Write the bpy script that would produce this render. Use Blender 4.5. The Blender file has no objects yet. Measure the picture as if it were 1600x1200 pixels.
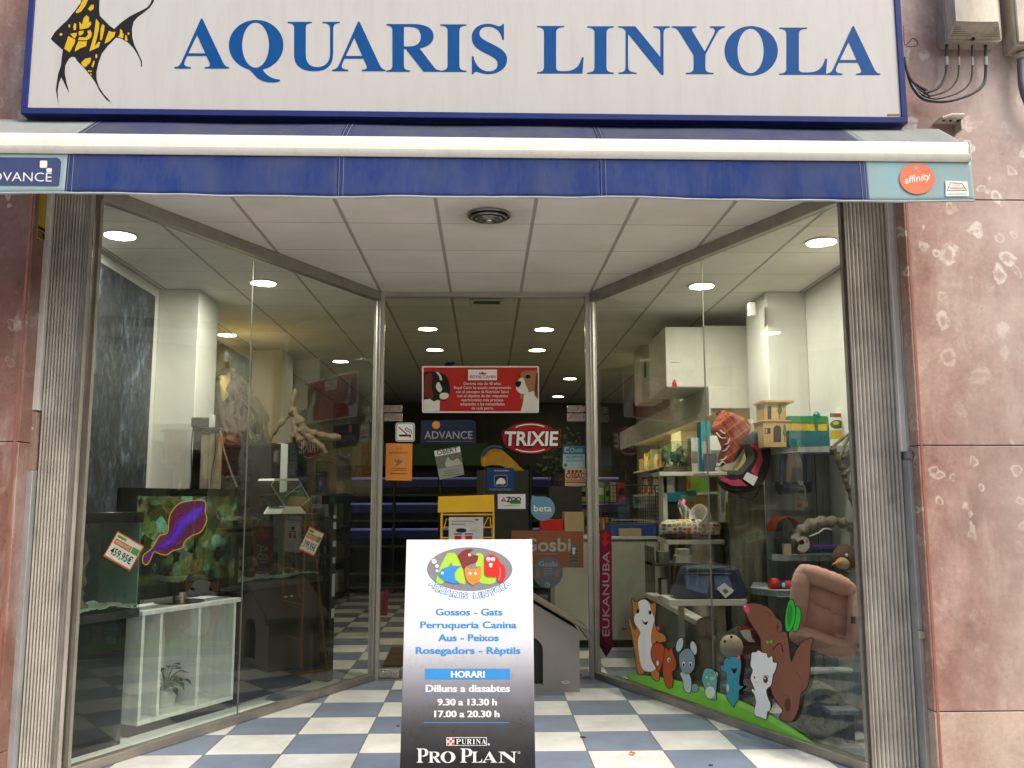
import bpy, math, random
from mathutils import Vector, Matrix, noise as mnoise
from mathutils.geometry import tessellate_polygon
random.seed(7)
SC = bpy.context.scene
COL = SC.collection
R_ = math.radians

# ------------------------------------------------------------------ camera
YAW, PIT, ROL, FPX, CAMZ = 0.02972, 0.13086, -0.0020, 1400.0, 1.5
_cy, _sy, _cp, _sp = math.cos(YAW), math.sin(YAW), math.cos(PIT), math.sin(PIT)
CF = Vector((_sy*_cp, _cy*_cp, _sp))
_r0 = Vector((_cy, -_sy, 0)); _u0 = _r0.cross(CF)
CR = math.cos(ROL)*_r0 + math.sin(ROL)*_u0
CU = -math.sin(ROL)*_r0 + math.cos(ROL)*_u0
CO = Vector((0, 0, CAMZ))
cam = bpy.data.cameras.new("camera")
cam.sensor_width = 36.0
cam.lens = FPX/1600*36.0
cam.clip_start, cam.clip_end = 0.05, 600
camo = bpy.data.objects.new("camera", cam)
COL.objects.link(camo)
camo.matrix_world = Matrix(((CR.x, CU.x, -CF.x, 0), (CR.y, CU.y, -CF.y, 0), (CR.z, CU.z, -CF.z, CAMZ), (0, 0, 0, 1)))
SC.camera = camo

# ------------------------------------------------------------------ world, sun, exposure
SUN_EL, SUN_AZ = R_(50), R_(128)      # azimuth: clockwise from +Y
w = bpy.data.worlds.new("World"); SC.world = w; w.use_nodes = True
wn = w.node_tree.nodes; wl = w.node_tree.links
sky = wn.new('ShaderNodeTexSky'); sky.sky_type = 'NISHITA'; sky.sun_disc = False
sky.sun_elevation = SUN_EL; sky.sun_rotation = SUN_AZ
sky.air_density = 1.6; sky.dust_density = 4.0; sky.ozone_density = 0.6
wl.new(sky.outputs[0], wn['Background'].inputs[0])
wn['Background'].inputs[1].default_value = 0.15
sl = bpy.data.lights.new("sun", 'SUN'); sl.energy = 1.0; sl.angle = R_(30); sl.color = (1.0, 0.97, 0.93)
so = bpy.data.objects.new("sun", sl); COL.objects.link(so)
_sd = Vector((math.sin(SUN_AZ)*math.cos(SUN_EL), math.cos(SUN_AZ)*math.cos(SUN_EL), math.sin(SUN_EL)))
so.location = _sd*30
so.rotation_euler = (-_sd).to_track_quat('-Z', 'Y').to_euler()
SC.view_settings.view_transform = 'Standard'; SC.view_settings.look = 'None'
SC.view_settings.gamma = 1.0; SC.view_settings.use_curve_mapping = False
SC.view_settings.exposure = 1.0
SC.cycles.max_bounces = 10; SC.cycles.transparent_max_bounces = 16
SC.cycles.diffuse_bounces = 4; SC.cycles.glossy_bounces = 4; SC.cycles.transmission_bounces = 6
SC.cycles.caustics_reflective = False; SC.cycles.caustics_refractive = False
SC.cycles.sample_clamp_indirect = 6.0
SC.cycles.use_denoising = True

# ------------------------------------------------------------------ measuring helpers (a pixel of the 1600x1200 photo -> a point of the place)
def ray(x, y): return CR*((x-800)/FPX) - CU*((y-600)/FPX) + CF
def P(x, y, Y):                       # point at depth Y
    d = ray(x, y); return CO + d*(Y/d.y)
def G(x, y, z):                       # point at height z
    d = ray(x, y); return CO + d*((z-CAMZ)/d.z)
def hitp(x, y, p0, n):
    d = ray(x, y); return CO + d*((p0-CO).dot(n)/d.dot(n))
DOORY, DOORX, CEIL = 7.95, 0.95, 3.375
WIN = {}
for s in (-1, 1):
    a, b = Vector((s*0.95, 7.95, 0)), Vector(((2.15 if s > 0 else -2.35), 5.165, 0))
    t = (b-a).normalized(); n = Vector((-t.y, t.x, 0))
    if n.y > 0: n = -n
    WIN[s] = (a, b, t, n)
def W(x, y, s, off=0.0):              # point on the left (-1) / right (1) display window, off metres inside
    a, b, t, n = WIN[s]; return hitp(x, y, a-n*off, n)

# ------------------------------------------------------------------ materials
M = {}
class NT:
    def __init__(s, name):
        s.m = bpy.data.materials.new(name); s.m.use_nodes = True; M[name] = s.m
        s.t = s.m.node_tree; s.b = s.t.nodes['Principled BSDF']; s.out = s.t.nodes['Material Output']; s._o = None
    def n(s, typ, ins=None, **kw):
        nd = s.t.nodes.new('ShaderNode'+typ)
        for k, v in kw.items(): setattr(nd, k, v)
        for k, v in (ins or {}).items(): s.set(nd.inputs[k], v)
        return nd
    def set(s, sock, v):
        if hasattr(v, 'outputs'): v = v.outputs[0]
        if isinstance(v, bpy.types.NodeSocket): s.t.links.new(v, sock)
        else:
            if isinstance(v, tuple) and len(v) == 3 and sock.type == 'RGBA': v = v+(1,)
            sock.default_value = v
    def co(s):
        if s._o is None: s._o = s.n('NewGeometry').outputs['Position']
        return s._o
    def math(s, op, a, b=0.0, c=None):
        nd = s.n('Math', {0: a, 1: b}, operation=op)
        if c is not None: s.set(nd.inputs[2], c)
        return nd
    def noise(s, scale, detail=4, rough=.55, vec=None, dist=0.0):
        return s.n('TexNoise', {'Vector': vec or s.co(), 'Scale': scale, 'Detail': detail, 'Roughness': rough, 'Distortion': dist})
    def ramp(s, fac, stops, interp='LINEAR'):
        nd = s.n('ValToRGB', {0: fac}); cr = nd.color_ramp; cr.interpolation = interp
        while len(cr.elements) < len(stops): cr.elements.new(.5)
        for e, (p, c) in zip(cr.elements, stops):
            e.position = p; e.color = (c, c, c, 1) if not isinstance(c, tuple) else tuple(c)+(1,)*(4-len(c))
        return nd
    def mix(s, fac, a, b, blend='MIX'):
        nd = s.n('Mix', data_type='RGBA', blend_type=blend, clamp_factor=True)
        s.set(nd.inputs[0], fac); s.set(nd.inputs[6], a); s.set(nd.inputs[7], b)
        return nd.outputs[2]
    def bump(s, h, strength=.2, dist=.01):
        b = s.n('Bump', {'Height': h, 'Strength': strength, 'Distance': dist}); s.set(s.b.inputs['Normal'], b)
    def p(s, **kw):
        for k, v in kw.items(): s.set(s.b.inputs[k.replace('_', ' ')], v)
    def scale(s, v):
        mp = s.n('Mapping', {'Vector': s.co(), 'Scale': v}); return mp.outputs[0]

def mk(name, col, rough=.5, metal=0.0, var=.14, sc=6.0, bump=0.0, bs=60.0, coat=0.0, spec=.5, trans=0.0, alpha=1.0, dirt=0.0):
    t = NT(name)
    c0 = tuple(max(0, c*(1-var)) for c in col); c1 = tuple(min(1, c*(1+var)) for c in col)
    r = t.ramp(t.noise(sc, 6, .62), [(.3, c0), (.7, c1)]).outputs[0]
    if dirt:
        dm = t.ramp(t.noise(sc*3.1, 6, .7, t.scale((1, 1, .25))), [(.5, 0.0), (.8, dirt)])
        r = t.mix(dm, r, (.10, .085, .06))
    t.p(Base_Color=r, Metallic=metal, Coat_Weight=coat, Specular_IOR_Level=spec, Transmission_Weight=trans, Alpha=alpha)
    rr = t.ramp(t.noise(sc*2.3, 4), [(.3, max(.02, rough*.85)), (.7, min(1, rough*1.15))])
    t.p(Roughness=rr)
    if bump: t.bump(t.noise(bs, 4), bump, .004)
    return t.m
def em(name, col, strength):
    t = NT(name); t.p(Base_Color=(.8, .8, .8), Emission_Color=col, Emission_Strength=strength); return t.m
def glassy(name, tint, rough=0.0, ior=1.5, haze=0.0, hazecol=(.5, .52, .5), refl=.13):
    t = NT(name)
    tr = t.n('BsdfTransparent', {'Color': tint}); gl = t.n('BsdfGlossy', {'Color': (1, 1, 1), 'Roughness': rough})
    fr = t.n('Fresnel', {'IOR': ior})
    f2 = t.math('MULTIPLY', fr, refl)
    mx = t.n('MixShader', {0: f2, 1: tr, 2: gl})
    if haze:
        df = t.n('BsdfDiffuse', {'Color': hazecol})
        hz = t.ramp(t.noise(2.2, 6, .65), [(.35, haze*.4), (.75, haze)])
        mx = t.n('MixShader', {0: hz, 1: mx, 2: df})
    t.t.links.new(mx.outputs[0], t.out.inputs[0]); return t.m

# ------------------------------------------------------------------ mesh builder
def svg(path, n=7):
    """tiny SVG path reader: absolute M L H V C Q Z -> list of contours"""
    tok = path.replace(',', ' ').replace('Z', ' Z ')
    for c in 'MLHVCQ': tok = tok.replace(c, ' '+c+' ')
    tok = tok.split(); i = 0; out = []; cur = []; cmd = None; pos = (0, 0)
    def num():
        nonlocal i
        v = float(tok[i]); i += 1; return v
    while i < len(tok):
        if tok[i] in 'MLHVCQZ': cmd = tok[i]; i += 1
        if cmd == 'Z':
            if cur: out.append(cur)
            cur = []; continue
        if cmd == 'M':
            if cur: out.append(cur)
            pos = (num(), num()); cur = [pos]; cmd = 'L'
        elif cmd == 'L': pos = (num(), num()); cur.append(pos)
        elif cmd == 'H': pos = (num(), pos[1]); cur.append(pos)
        elif cmd == 'V': pos = (pos[0], num()); cur.append(pos)
        elif cmd == 'Q':
            a = (num(), num()); b = (num(), num())
            for k in range(1, n+1):
                t = k/n; cur.append(tuple((1-t)**2*pos[j]+2*t*(1-t)*a[j]+t*t*b[j] for j in (0, 1)))
            pos = b
        elif cmd == 'C':
            a = (num(), num()); b = (num(), num()); c = (num(), num())
            for k in range(1, n+1):
                t = k/n; cur.append(tuple((1-t)**3*pos[j]+3*t*(1-t)**2*a[j]+3*t*t*(1-t)*b[j]+t**3*c[j] for j in (0, 1)))
            pos = c
    if cur: out.append(cur)
    return out
def sp(pts, n=5, closed=True):        # Catmull-Rom through points
    N = len(pts); out = []
    rng = range(N) if closed else range(N-1)
    g = (lambda i: pts[i % N]) if closed else (lambda i: pts[min(max(i, 0), N-1)])
    D = len(pts[0])
    for i in rng:
        a, b, c, d = g(i-1), g(i), g(i+1), g(i+2)
        for k in range(n):
            t = k/n
            out.append(tuple(.5*(2*b[j]+(c[j]-a[j])*t+(2*a[j]-5*b[j]+4*c[j]-d[j])*t*t+(3*b[j]-a[j]-3*c[j]+d[j])*t**3) for j in range(D)))
    if not closed: out.append(tuple(pts[-1]))
    return out
def ellp(cx, cy, rx, ry, n=32, a0=0, rot=0):
    c, s = math.cos(rot), math.sin(rot); o = []
    for k in range(n):
        t = a0+2*math.pi*k/n; x, y = rx*math.cos(t), ry*math.sin(t)
        o.append((cx+x*c-y*s, cy+x*s+y*c))
    return o
def rrect(x0, y0, x1, y1, r, n=5):
    o = []
    for cx, cy, a in ((x1-r, y1-r, 0), (x0+r, y1-r, 90), (x0+r, y0+r, 180), (x1-r, y0+r, 270)):
        for k in range(n+1):
            t = R_(a+90*k/n); o.append((cx+r*math.cos(t), cy+r*math.sin(t)))
    return o
def grow(pts, d):                     # outset a closed outline
    N = len(pts); A = sum(pts[i][0]*pts[(i+1) % N][1]-pts[(i+1) % N][0]*pts[i][1] for i in range(N))
    s = 1 if A > 0 else -1; o = []
    for i in range(N):
        p, q = pts[i-1], pts[(i+1) % N]
        tx, ty = q[0]-p[0], q[1]-p[1]; L = math.hypot(tx, ty) or 1
        o.append((pts[i][0]+s*ty/L*d, pts[i][1]-s*tx/L*d))
    return o
def stroke(pts, w0, w1=None):         # open polyline -> ribbon outline
    w1 = w0 if w1 is None else w1; N = len(pts); L, Rr = [], []
    for i in range(N):
        p, q = pts[max(i-1, 0)], pts[min(i+1, N-1)]
        tx, ty = q[0]-p[0], q[1]-p[1]; l = math.hypot(tx, ty) or 1
        w = (w0+(w1-w0)*i/(N-1))/2
        L.append((pts[i][0]-ty/l*w, pts[i][1]+tx/l*w)); Rr.append((pts[i][0]+ty/l*w, pts[i][1]-tx/l*w))
    return L+Rr[::-1]

class MB:
    def __init__(s): s.v = []; s.f = []; s.mi = []; s.ms = []
    def mat(s, m):
        if m not in s.ms: s.ms.append(m)
        return s.ms.index(m)
    def add(s, vs, fs, m):
        b = len(s.v); k = s.mat(m)
        s.v += [tuple(v) for v in vs]
        for f in fs: s.f.append([i+b for i in f]); s.mi.append(k)
        return s
    def quad(s, a, b, c, d, m): return s.add([a, b, c, d], [(0, 1, 2, 3)], m)
    def hexa(s, q0, q1, m):           # two quads joined
        return s.add(list(q0)+list(q1), [(3, 2, 1, 0), (4, 5, 6, 7), (0, 1, 5, 4), (1, 2, 6, 5), (2, 3, 7, 6), (3, 0, 4, 7)], m)
    def box(s, x0, x1, y0, y1, z0, z1, m, T=None):
        q0 = [Vector(p) for p in ((x0, y0, z0), (x1, y0, z0), (x1, y1, z0), (x0, y1, z0))]
        q1 = [Vector(p) for p in ((x0, y0, z1), (x1, y0, z1), (x1, y1, z1), (x0, y1, z1))]
        if T: q0 = [T @ p for p in q0]; q1 = [T @ p for p in q1]
        return s.hexa(q0, q1, m)
    def rbox(s, x0, x1, y0, y1, z0, z1, r, m, T=None, n=3):   # box with rounded vertical (XZ) corners, extruded along y
        return s.prism(rrect(x0, z0, x1, z1, r, n), lambda p, d: (T @ Vector((p[0], d, p[1]))) if T else Vector((p[0], d, p[1])), y0, y1, m)
    def prism(s, poly, mp, d0, d1, m, taper=1.0):
        n = len(poly); a = [mp(p, d0) for p in poly]
        if taper != 1.0:
            cx = sum(p[0] for p in poly)/n; cy = sum(p[1] for p in poly)/n
            poly = [(cx+(p[0]-cx)*taper, cy+(p[1]-cy)*taper) for p in poly]
        b = [mp(p, d1) for p in poly]
        tri = tessellate_polygon([[Vector((p[0], p[1], 0)) for p in poly]])
        fs = [(i, (i+1) % n, n+(i+1) % n, n+i) for i in range(n)]
        fs += [tuple(t) for t in tri]+[tuple(n+i for i in t[::-1]) for t in tri]
        return s.add(a+b, fs, m)
    def tube(s, path, r, m, seg=8, cap=True, closed=False):
        path = [Vector(p) for p in path]; N = len(path); vs = []; fs = []
        up = Vector((0, 0, 1)); pu = None
        for i, p in enumerate(path):
            if closed: t = path[(i+1) % N]-path[i-1]
            else: t = path[min(i+1, N-1)]-path[max(i-1, 0)]
            t.normalize()
            if pu is None: pu = t.orthogonal().normalized() if abs(t.dot(up)) > .9 else t.cross(up).normalized()
            u = (pu-t*pu.dot(t)); u = u.normalized() if u.length > 1e-6 else t.orthogonal().normalized()
            pu = u; v = t.cross(u)
            rr = r[i] if isinstance(r, (list, tuple)) else r
            for k in range(seg):
                a = 2*math.pi*k/seg; vs.append(p+u*(rr*math.cos(a))+v*(rr*math.sin(a)))
        for i in range(N if closed else N-1):
            j = (i+1) % N
            for k in range(seg):
                l = (k+1) % seg; fs.append((i*seg+k, i*seg+l, j*seg+l, j*seg+k))
        if cap and not closed: fs += [tuple(range(seg))[::-1], tuple((N-1)*seg+k for k in range(seg))]
        return s.add(vs, fs, m)
    def lathe(s, prof, o, m, seg=20, T=None):
        vs = []; fs = []; N = len(prof)
        for r, z in prof:
            for k in range(seg):
                a = 2*math.pi*k/seg; p = Vector((r*math.cos(a), r*math.sin(a), z))
                vs.append((T @ p if T else p)+Vector(o))
        for i in range(N-1):
            for k in range(seg):
                l = (k+1) % seg; fs.append((i*seg+k, i*seg+l, (i+1)*seg+l, (i+1)*seg+k))
        fs += [tuple(range(seg))[::-1], tuple((N-1)*seg+k for k in range(seg))]
        return s.add(vs, fs, m)
    def ell(s, c, r, m, T=None, nu=16, nv=10, wob=0.0, ws=6.0, sq=1.0):
        c = Vector(c); r = (r, r, r) if not isinstance(r, (tuple, list)) else r; vs = []; fs = []
        pw = lambda v: math.copysign(abs(v)**sq, v)
        sd = Vector((random.random()*50, random.random()*50, 0))
        for i in range(nv+1):
            ph = math.pi*i/nv
            for k in range(nu):
                a = 2*math.pi*k/nu
                d = Vector((pw(math.sin(ph))*pw(math.cos(a)), pw(math.sin(ph))*pw(math.sin(a)), pw(math.cos(ph))))
                p = Vector((d.x*r[0], d.y*r[1], d.z*r[2]))
                if wob: p *= 1+wob*mnoise.noise(d*ws*.4+sd)
                vs.append((T @ p if T else p)+c)
        for i in range(nv):
            for k in range(nu):
                l = (k+1) % nu; fs.append((i*nu+k, (i+1)*nu+k, (i+1)*nu+l, i*nu+l))
        return s.add(vs, fs, m)
    def grid(s, fn, nu, nv, m):
        vs = [fn(i/nu, j/nv) for j in range(nv+1) for i in range(nu+1)]
        fs = [(j*(nu+1)+i, j*(nu+1)+i+1, (j+1)*(nu+1)+i+1, (j+1)*(nu+1)+i) for j in range(nv) for i in range(nu)]
        return s.add(vs, fs, m)
    def build(s, name, parent=None, smooth=True, bevel=0.0, at=None, solid=0.0):
        root = parent
        while root is not None and root.parent is not None: root = root.parent
        if root is not None: off = root.location.copy()
        else:
            xs, ys, zs = zip(*s.v)
            off = Vector(at) if at else Vector(((min(xs)+max(xs))/2, (min(ys)+max(ys))/2, min(zs)))
        me = bpy.data.meshes.new(name)
        me.from_pydata([(x-off.x, y-off.y, z-off.z) for x, y, z in s.v], [], s.f)
        for m in s.ms: me.materials.append(M[m])
        me.polygons.foreach_set('material_index', s.mi)
        if smooth:
            me.polygons.foreach_set('use_smooth', [True]*len(s.f)); me.update()
            try: me.set_sharp_from_angle(angle=R_(35))
            except Exception: pass
        me.update()
        o = bpy.data.objects.new(name, me); COL.objects.link(o)
        if root is None: o.location = off
        else: o.parent = parent
        if bevel:
            b = o.modifiers.new('bevel', 'BEVEL'); b.width = bevel; b.segments = 2; b.limit_method = 'ANGLE'; b.angle_limit = R_(40)
        if solid:
            b = o.modifiers.new('solid', 'SOLIDIFY'); b.thickness = solid; b.offset = -1
        return o

def tag(o, label, cat, group=None, kind=None):
    if label: o['label'] = label
    if cat: o['category'] = cat
    if group: o['group'] = group
    if kind: o['kind'] = kind
    return o
def thing(name, loc, label, cat, group=None):
    o = bpy.data.objects.new(name, None); COL.objects.link(o); o.location = Vector(loc); o.empty_display_size = .1
    return tag(o, label, cat, group)
def dup(o, loc=None, label=None, rotz=None):
    def rec(a, par):
        c = a.copy(); COL.objects.link(c)
        if par is not None: c.parent = par
        for ch in a.children: rec(ch, c)
        return c
    c = rec(o, None)
    if loc is not None: c.location = Vector(loc)
    if rotz is not None: c.rotation_euler.z = rotz
    if label: c['label'] = label
    return c

# ------------------------------------------------------------------ flat print work (signs, stickers): drawn on the plane of the real sign
_TX = {}
def textgeo(s, bold=0.0, res=3):
    k = (s, bold)
    if k in _TX: return _TX[k]
    cu = bpy.data.curves.new('t', 'FONT'); cu.body = s; cu.size = 1.0; cu.resolution_u = res; cu.offset = bold; cu.fill_mode = 'FRONT'
    o = bpy.data.objects.new('t', cu); COL.objects.link(o)
    dg = bpy.context.evaluated_depsgraph_get(); dg.update()
    me = o.evaluated_get(dg).to_mesh()
    vs = [(v.co.x, v.co.y) for v in me.vertices]; fs = [tuple(p.vertices) for p in me.polygons]
    o.evaluated_get(dg).to_mesh_clear(); bpy.data.objects.remove(o); bpy.data.curves.remove(cu)
    _TX[k] = (vs, fs); return _TX[k]
LAY = 0.0008
class Art:
    def __init__(s, mb, p0, n, off=0.0, mp=None):
        s.mb = mb; s.n = Vector(n).normalized(); s.p0 = Vector(p0); s.off = off; s.mp = mp
        if s.n.dot(CO-s.p0) < 0: s.n = -s.n
    def m(s, p, l):
        if s.mp: return Vector(s.mp(p[0], p[1]))+s.n*(s.off+l*LAY)
        return hitp(p[0], p[1], s.p0+s.n*(s.off+l*LAY), s.n)
    def poly(s, pts, m, l=0, holes=()):
        cs = [pts]+list(holes); flat = [p for c in cs for p in c]
        tri = tessellate_polygon([[Vector((p[0], p[1], 0)) for p in c] for c in cs])
        s.mb.add([s.m(p, l) for p in flat], tri, m); return s
    def slab(s, pts, m, l, th):       # outline with thickness th behind layer l
        n = len(pts); a = [s.m(p, l) for p in pts]; b = [v-s.n*th for v in a]
        tri = tessellate_polygon([[Vector((p[0], p[1], 0)) for p in pts]])
        s.mb.add(a+b, [tuple(t) for t in tri]+[tuple(n+i for i in t[::-1]) for t in tri]+[(i, (i+1) % n, n+(i+1) % n, n+i) for i in range(n)], m)
    def rect(s, x0, y0, x1, y1, m, l=0, r=0): return s.poly(rrect(x0, y0, x1, y1, r) if r else [(x0, y0), (x1, y0), (x1, y1), (x0, y1)], m, l)
    def ell(s, cx, cy, rx, ry, m, l=0, rot=0): return s.poly(ellp(cx, cy, rx, ry, 28, 0, rot), m, l)
    def text(s, st, x, y, h, m, l=1, align='C', rot=0.0, bold=0.0, w=None, shear=0.0, fat=0.0):
        """x,y = baseline anchor in pixels, h = capital height in pixels"""
        vs, fs = textgeo(st, bold)
        if not vs: return s
        hv = textgeo('H', 0.0)[0]; H = max(v[1] for v in hv)
        x0 = min(v[0] for v in vs); x1 = max(v[0] for v in vs)
        k = h/H; kx = k if w is None else w/(x1-x0)
        ax = {'C': (x0+x1)/2, 'L': x0, 'R': x1}[align]
        c, sn = math.cos(rot), math.sin(rot); o = []
        for px, py in vs:
            qx, qy = (px-ax)*kx+py*k*shear, -py*k
            o.append((x+qx*c-qy*sn, y+qx*sn+qy*c))
        for k_, dx in enumerate((0, fat, -fat) if fat else (0,)): s.mb.add([s.m((p[0]+dx, p[1]), l+.25*k_) for p in o], fs, m)
        return s
SERIF = {
 'A': 'M0 0 L0 20 C50 24 72 45 96 102 L345 712 L365 712 L628 100 C650 48 668 24 712 20 L712 0 L395 0 L395 20 C462 22 474 44 456 88 L417 180 L166 180 L135 105 C116 55 130 24 215 20 L215 0 Z M182 218 L402 218 L296 480 Z',
 'U': 'M10 700 L330 700 L330 680 C268 676 250 660 250 600 L250 230 C250 110 300 45 400 45 C510 45 570 120 570 240 L570 590 C570 655 545 676 470 680 L470 700 L700 700 L700 680 C635 676 612 655 612 590 L612 240 C612 70 530 -18 370 -18 C190 -18 95 60 95 220 L95 600 C95 660 75 676 10 680 Z',
 'R': 'M15 700 L370 700 C550 700 650 640 650 520 C650 425 575 365 460 345 L650 75 C672 42 690 25 740 20 L740 0 L515 0 L275 335 L250 335 L250 100 C250 40 268 24 330 20 L330 0 L15 0 L15 20 C75 24 95 40 95 100 L95 600 C95 660 75 676 15 680 Z M250 660 L330 660 C430 660 478 610 478 520 C478 425 425 372 330 372 L250 372 Z',
 'I': 'M15 700 L365 700 L365 680 C300 676 270 660 270 600 L270 100 C270 40 300 24 365 20 L365 0 L15 0 L15 20 C80 24 112 40 112 100 L112 600 C112 660 80 676 15 680 Z',
 'S': 'M480 715 L500 715 L500 480 L478 480 C455 610 380 675 275 675 C200 675 155 635 155 580 C155 520 200 490 310 435 C460 360 545 305 545 195 C545 70 425 -18 280 -18 C220 -18 170 0 130 14 C100 22 80 15 68 -18 L46 -18 L46 245 L70 245 C95 105 180 25 285 25 C365 25 410 65 410 125 C410 190 370 220 260 275 C115 345 45 405 45 520 C45 640 140 718 270 718 C330 718 370 700 405 688 C440 678 465 685 480 715 Z',
 'L': 'M15 700 L365 700 L365 680 C290 676 262 660 262 600 L262 95 C262 55 275 38 320 38 L380 38 C500 38 560 100 590 240 L615 240 L600 0 L15 0 L15 20 C80 24 105 40 105 100 L105 600 C105 660 80 676 15 680 Z',
 'N': 'M10 700 L235 700 L562 250 L562 590 C562 655 540 676 470 680 L470 700 L690 700 L690 680 C625 676 605 655 605 590 L605 -15 L575 -15 L140 585 L140 110 C140 45 175 24 250 20 L250 0 L15 0 L15 20 C85 24 106 45 106 110 L106 635 C80 670 55 680 10 680 Z',
 'Y': 'M-5 700 L330 700 L330 680 C265 676 262 655 280 620 L440 335 L565 590 C590 645 570 676 510 680 L510 700 L715 700 L715 680 C660 672 635 650 600 590 L450 285 L450 100 C450 40 475 24 560 20 L560 0 L185 0 L185 20 C265 24 290 40 290 100 L290 275 L95 615 C68 660 50 676 -5 680 Z',
 'P': 'M15 700 L360 700 C530 700 625 625 625 500 C625 370 525 300 360 300 L262 300 L262 100 C262 40 285 24 350 20 L350 0 L15 0 L15 20 C80 24 105 40 105 100 L105 600 C105 660 80 676 15 680 Z M262 660 L330 660 C420 660 465 600 465 500 C465 395 420 340 330 340 L262 340 Z',
}
def _oq():
    SERIF['O'] = None
def serif(art, ch, x0, x1, yt, yb, m, l=1, thin=1.0):
    """draw serif capital ch between pixel columns x0..x1, cap top yt, baseline yb"""
    if ch in 'OQ':
        o = ellp(.5, 350, .5, 368, 44); h = ellp(.49, 350, .245*(1 if thin == 1 else thin), 328, 40); cs = [o, h]; W0, W1 = 0., 1.
    else:
        cs = svg(SERIF[ch]); xs = [p[0] for c in cs for p in c]; W0, W1 = min(xs), max(xs)
    f = lambda p: (x0+(p[0]-W0)/(W1-W0)*(x1-x0), yb+(yt-yb)*p[1]/700)
    cs = [[f(p) for p in c] for c in cs]
    art.poly(cs[0], m, l, cs[1:])
    if ch == 'Q':
        t = svg('M.36 30 L.62 -8 C.68 -90 .80 -150 .93 -150 L.935 -178 C.80 -212 .62 -190 .52 -125 C.45 -75 .42 -25 .36 0 Z')[0]
        art.poly([f(p) for p in t], m, l+1)
# ================================================================== SETTING
# --- materials
t = NT('marble')                      # pink-brown fossil limestone slabs
n1 = t.noise(1.3, 7, .62, None, .6); n2 = t.noise(7, 8, .7, None, .4)
basec = t.ramp(n1, [(.28, (.215, .11, .088)), (.44, (.325, .185, .15)), (.57, (.42, .27, .225)), (.74, (.54, .40, .335))])
fine = t.ramp(n2, [(.3, (.78, .77, .77)), (.7, (1.10, 1.08, 1.07))])
c = t.mix(1.0, basec, fine, 'MULTIPLY')
wv = t.n('VectorMath', {0: t.co(), 1: t.n('VectorMath', {0: t.n('TexNoise', {'Vector': t.co(), 'Scale': 6.0, 'Detail': 3}).outputs['Color'], 3: .17}, operation='SCALE')}, operation='ADD')
for sc, rin, off, amt in ((6.0, .26, 0.0, 1.0), (11.0, .27, 3.7, .75)):
    vv = t.n('Mapping', {'Vector': wv, 'Location': (off, off, off), 'Scale': (1, .15, .8)})
    vo = t.n('TexVoronoi', {'Vector': vv, 'Scale': sc, 'Randomness': .9})
    ring = t.ramp(vo.outputs['Distance'], [(rin-.13, 0), (rin-.06, 1), (rin, .9), (rin+.035, 0)])
    inner = t.ramp(vo.outputs['Distance'], [(rin-.12, .55), (rin-.08, 0)])
    pick = t.ramp(t.n('SeparateColor', {0: vo.outputs['Color']}).outputs[0], [(.34, 0), (.38, 1)])
    zf_ = t.n('SeparateXYZ', {0: t.co()}).outputs[2]
    zone = t.ramp(t.n('MapRange', {0: zf_, 1: 0.0, 2: 4.0}), [(.30, .12), (.37, .75), (.45, .75), (.50, .2), (.60, .5), (.68, 1), (.85, 1), (1, .4)])
    patch = t.ramp(t.noise(1.15, 2, .5, t.n('Mapping', {'Vector': t.co(), 'Location': (off*2+1, 0, 3.1)})), [(.40, 0), (.50, 1)])
    brk = t.ramp(t.noise(17, 3), [(.36, .15), (.5, 1)])
    k = t.math('MULTIPLY', t.math('MULTIPLY', t.math('MULTIPLY', pick, patch), amt), zone)
    c = t.mix(t.math('MULTIPLY', t.math('MULTIPLY', ring, k), brk), c, (.74, .66, .57))
    c = t.mix(t.math('MULTIPLY', inner, k), c, (.42, .30, .25))
crk = t.n('TexVoronoi', {'Vector': t.n('VectorMath', {0: t.scale((1, .3, 1)), 1: t.n('VectorMath', {0: t.n('TexNoise', {'Vector': t.co(), 'Scale': 9.0, 'Detail': 5}).outputs['Color'], 3: .5}, operation='SCALE')}, operation='ADD'), 'Scale': 3.2}, feature='DISTANCE_TO_EDGE')
cm = t.ramp(crk, [(.0, .5), (.012, 0)])
c = t.mix(t.math('MULTIPLY', cm, t.ramp(t.noise(2.1, 3), [(.45, 0), (.62, 1)])), c, (.16, .09, .075))
wht = t.ramp(t.noise(1.6, 6, .66, t.scale((2.6, 1, .55))), [(.52, 0), (.74, .5)])
xs_m = t.n('SeparateXYZ', {0: t.co()}).outputs[0]
zs_m = t.n('SeparateXYZ', {0: t.co()}).outputs[2]
lowm = t.math('MULTIPLY', t.math('LESS_THAN', zs_m, P(1500, 1112, 5.0).z), t.math('MULTIPLY', t.math('GREATER_THAN', xs_m, 0.0), t.ramp(t.noise(4, 5), [(.3, .25), (.6, .75)])))
c = t.mix(lowm, c, (.60, .47, .37))
c = t.mix(t.ramp(t.n('MapRange', {0: xs_m, 1: -2.4, 2: 2.4}), [(.3, .75), (.7, 0)]), c, t.mix(1.0, c, (.56, .42, .38), 'MULTIPLY'))  # left slabs: shade painted in as darker, redder stone
c = t.mix(1.0, c, t.ramp(t.noise(34, 6, .75), [(.32, (.80, .77, .76)), (.6, (1.05, 1.05, 1.05))]), 'MULTIPLY')
c = t.mix(wht, c, (.64, .56, .51))
c = t.mix(t.math('MULTIPLY', t.ramp(t.n('MapRange', {0: xs_m, 1: 2.3, 2: 3.3}), [(.25, 0), (.8, .6)]), t.ramp(t.noise(3, 6, .7), [(.3, .35), (.6, 1)])), c, (.66, .57, .51))  # right slabs: brighter daylight painted in as paler stone towards the outer end
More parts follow.
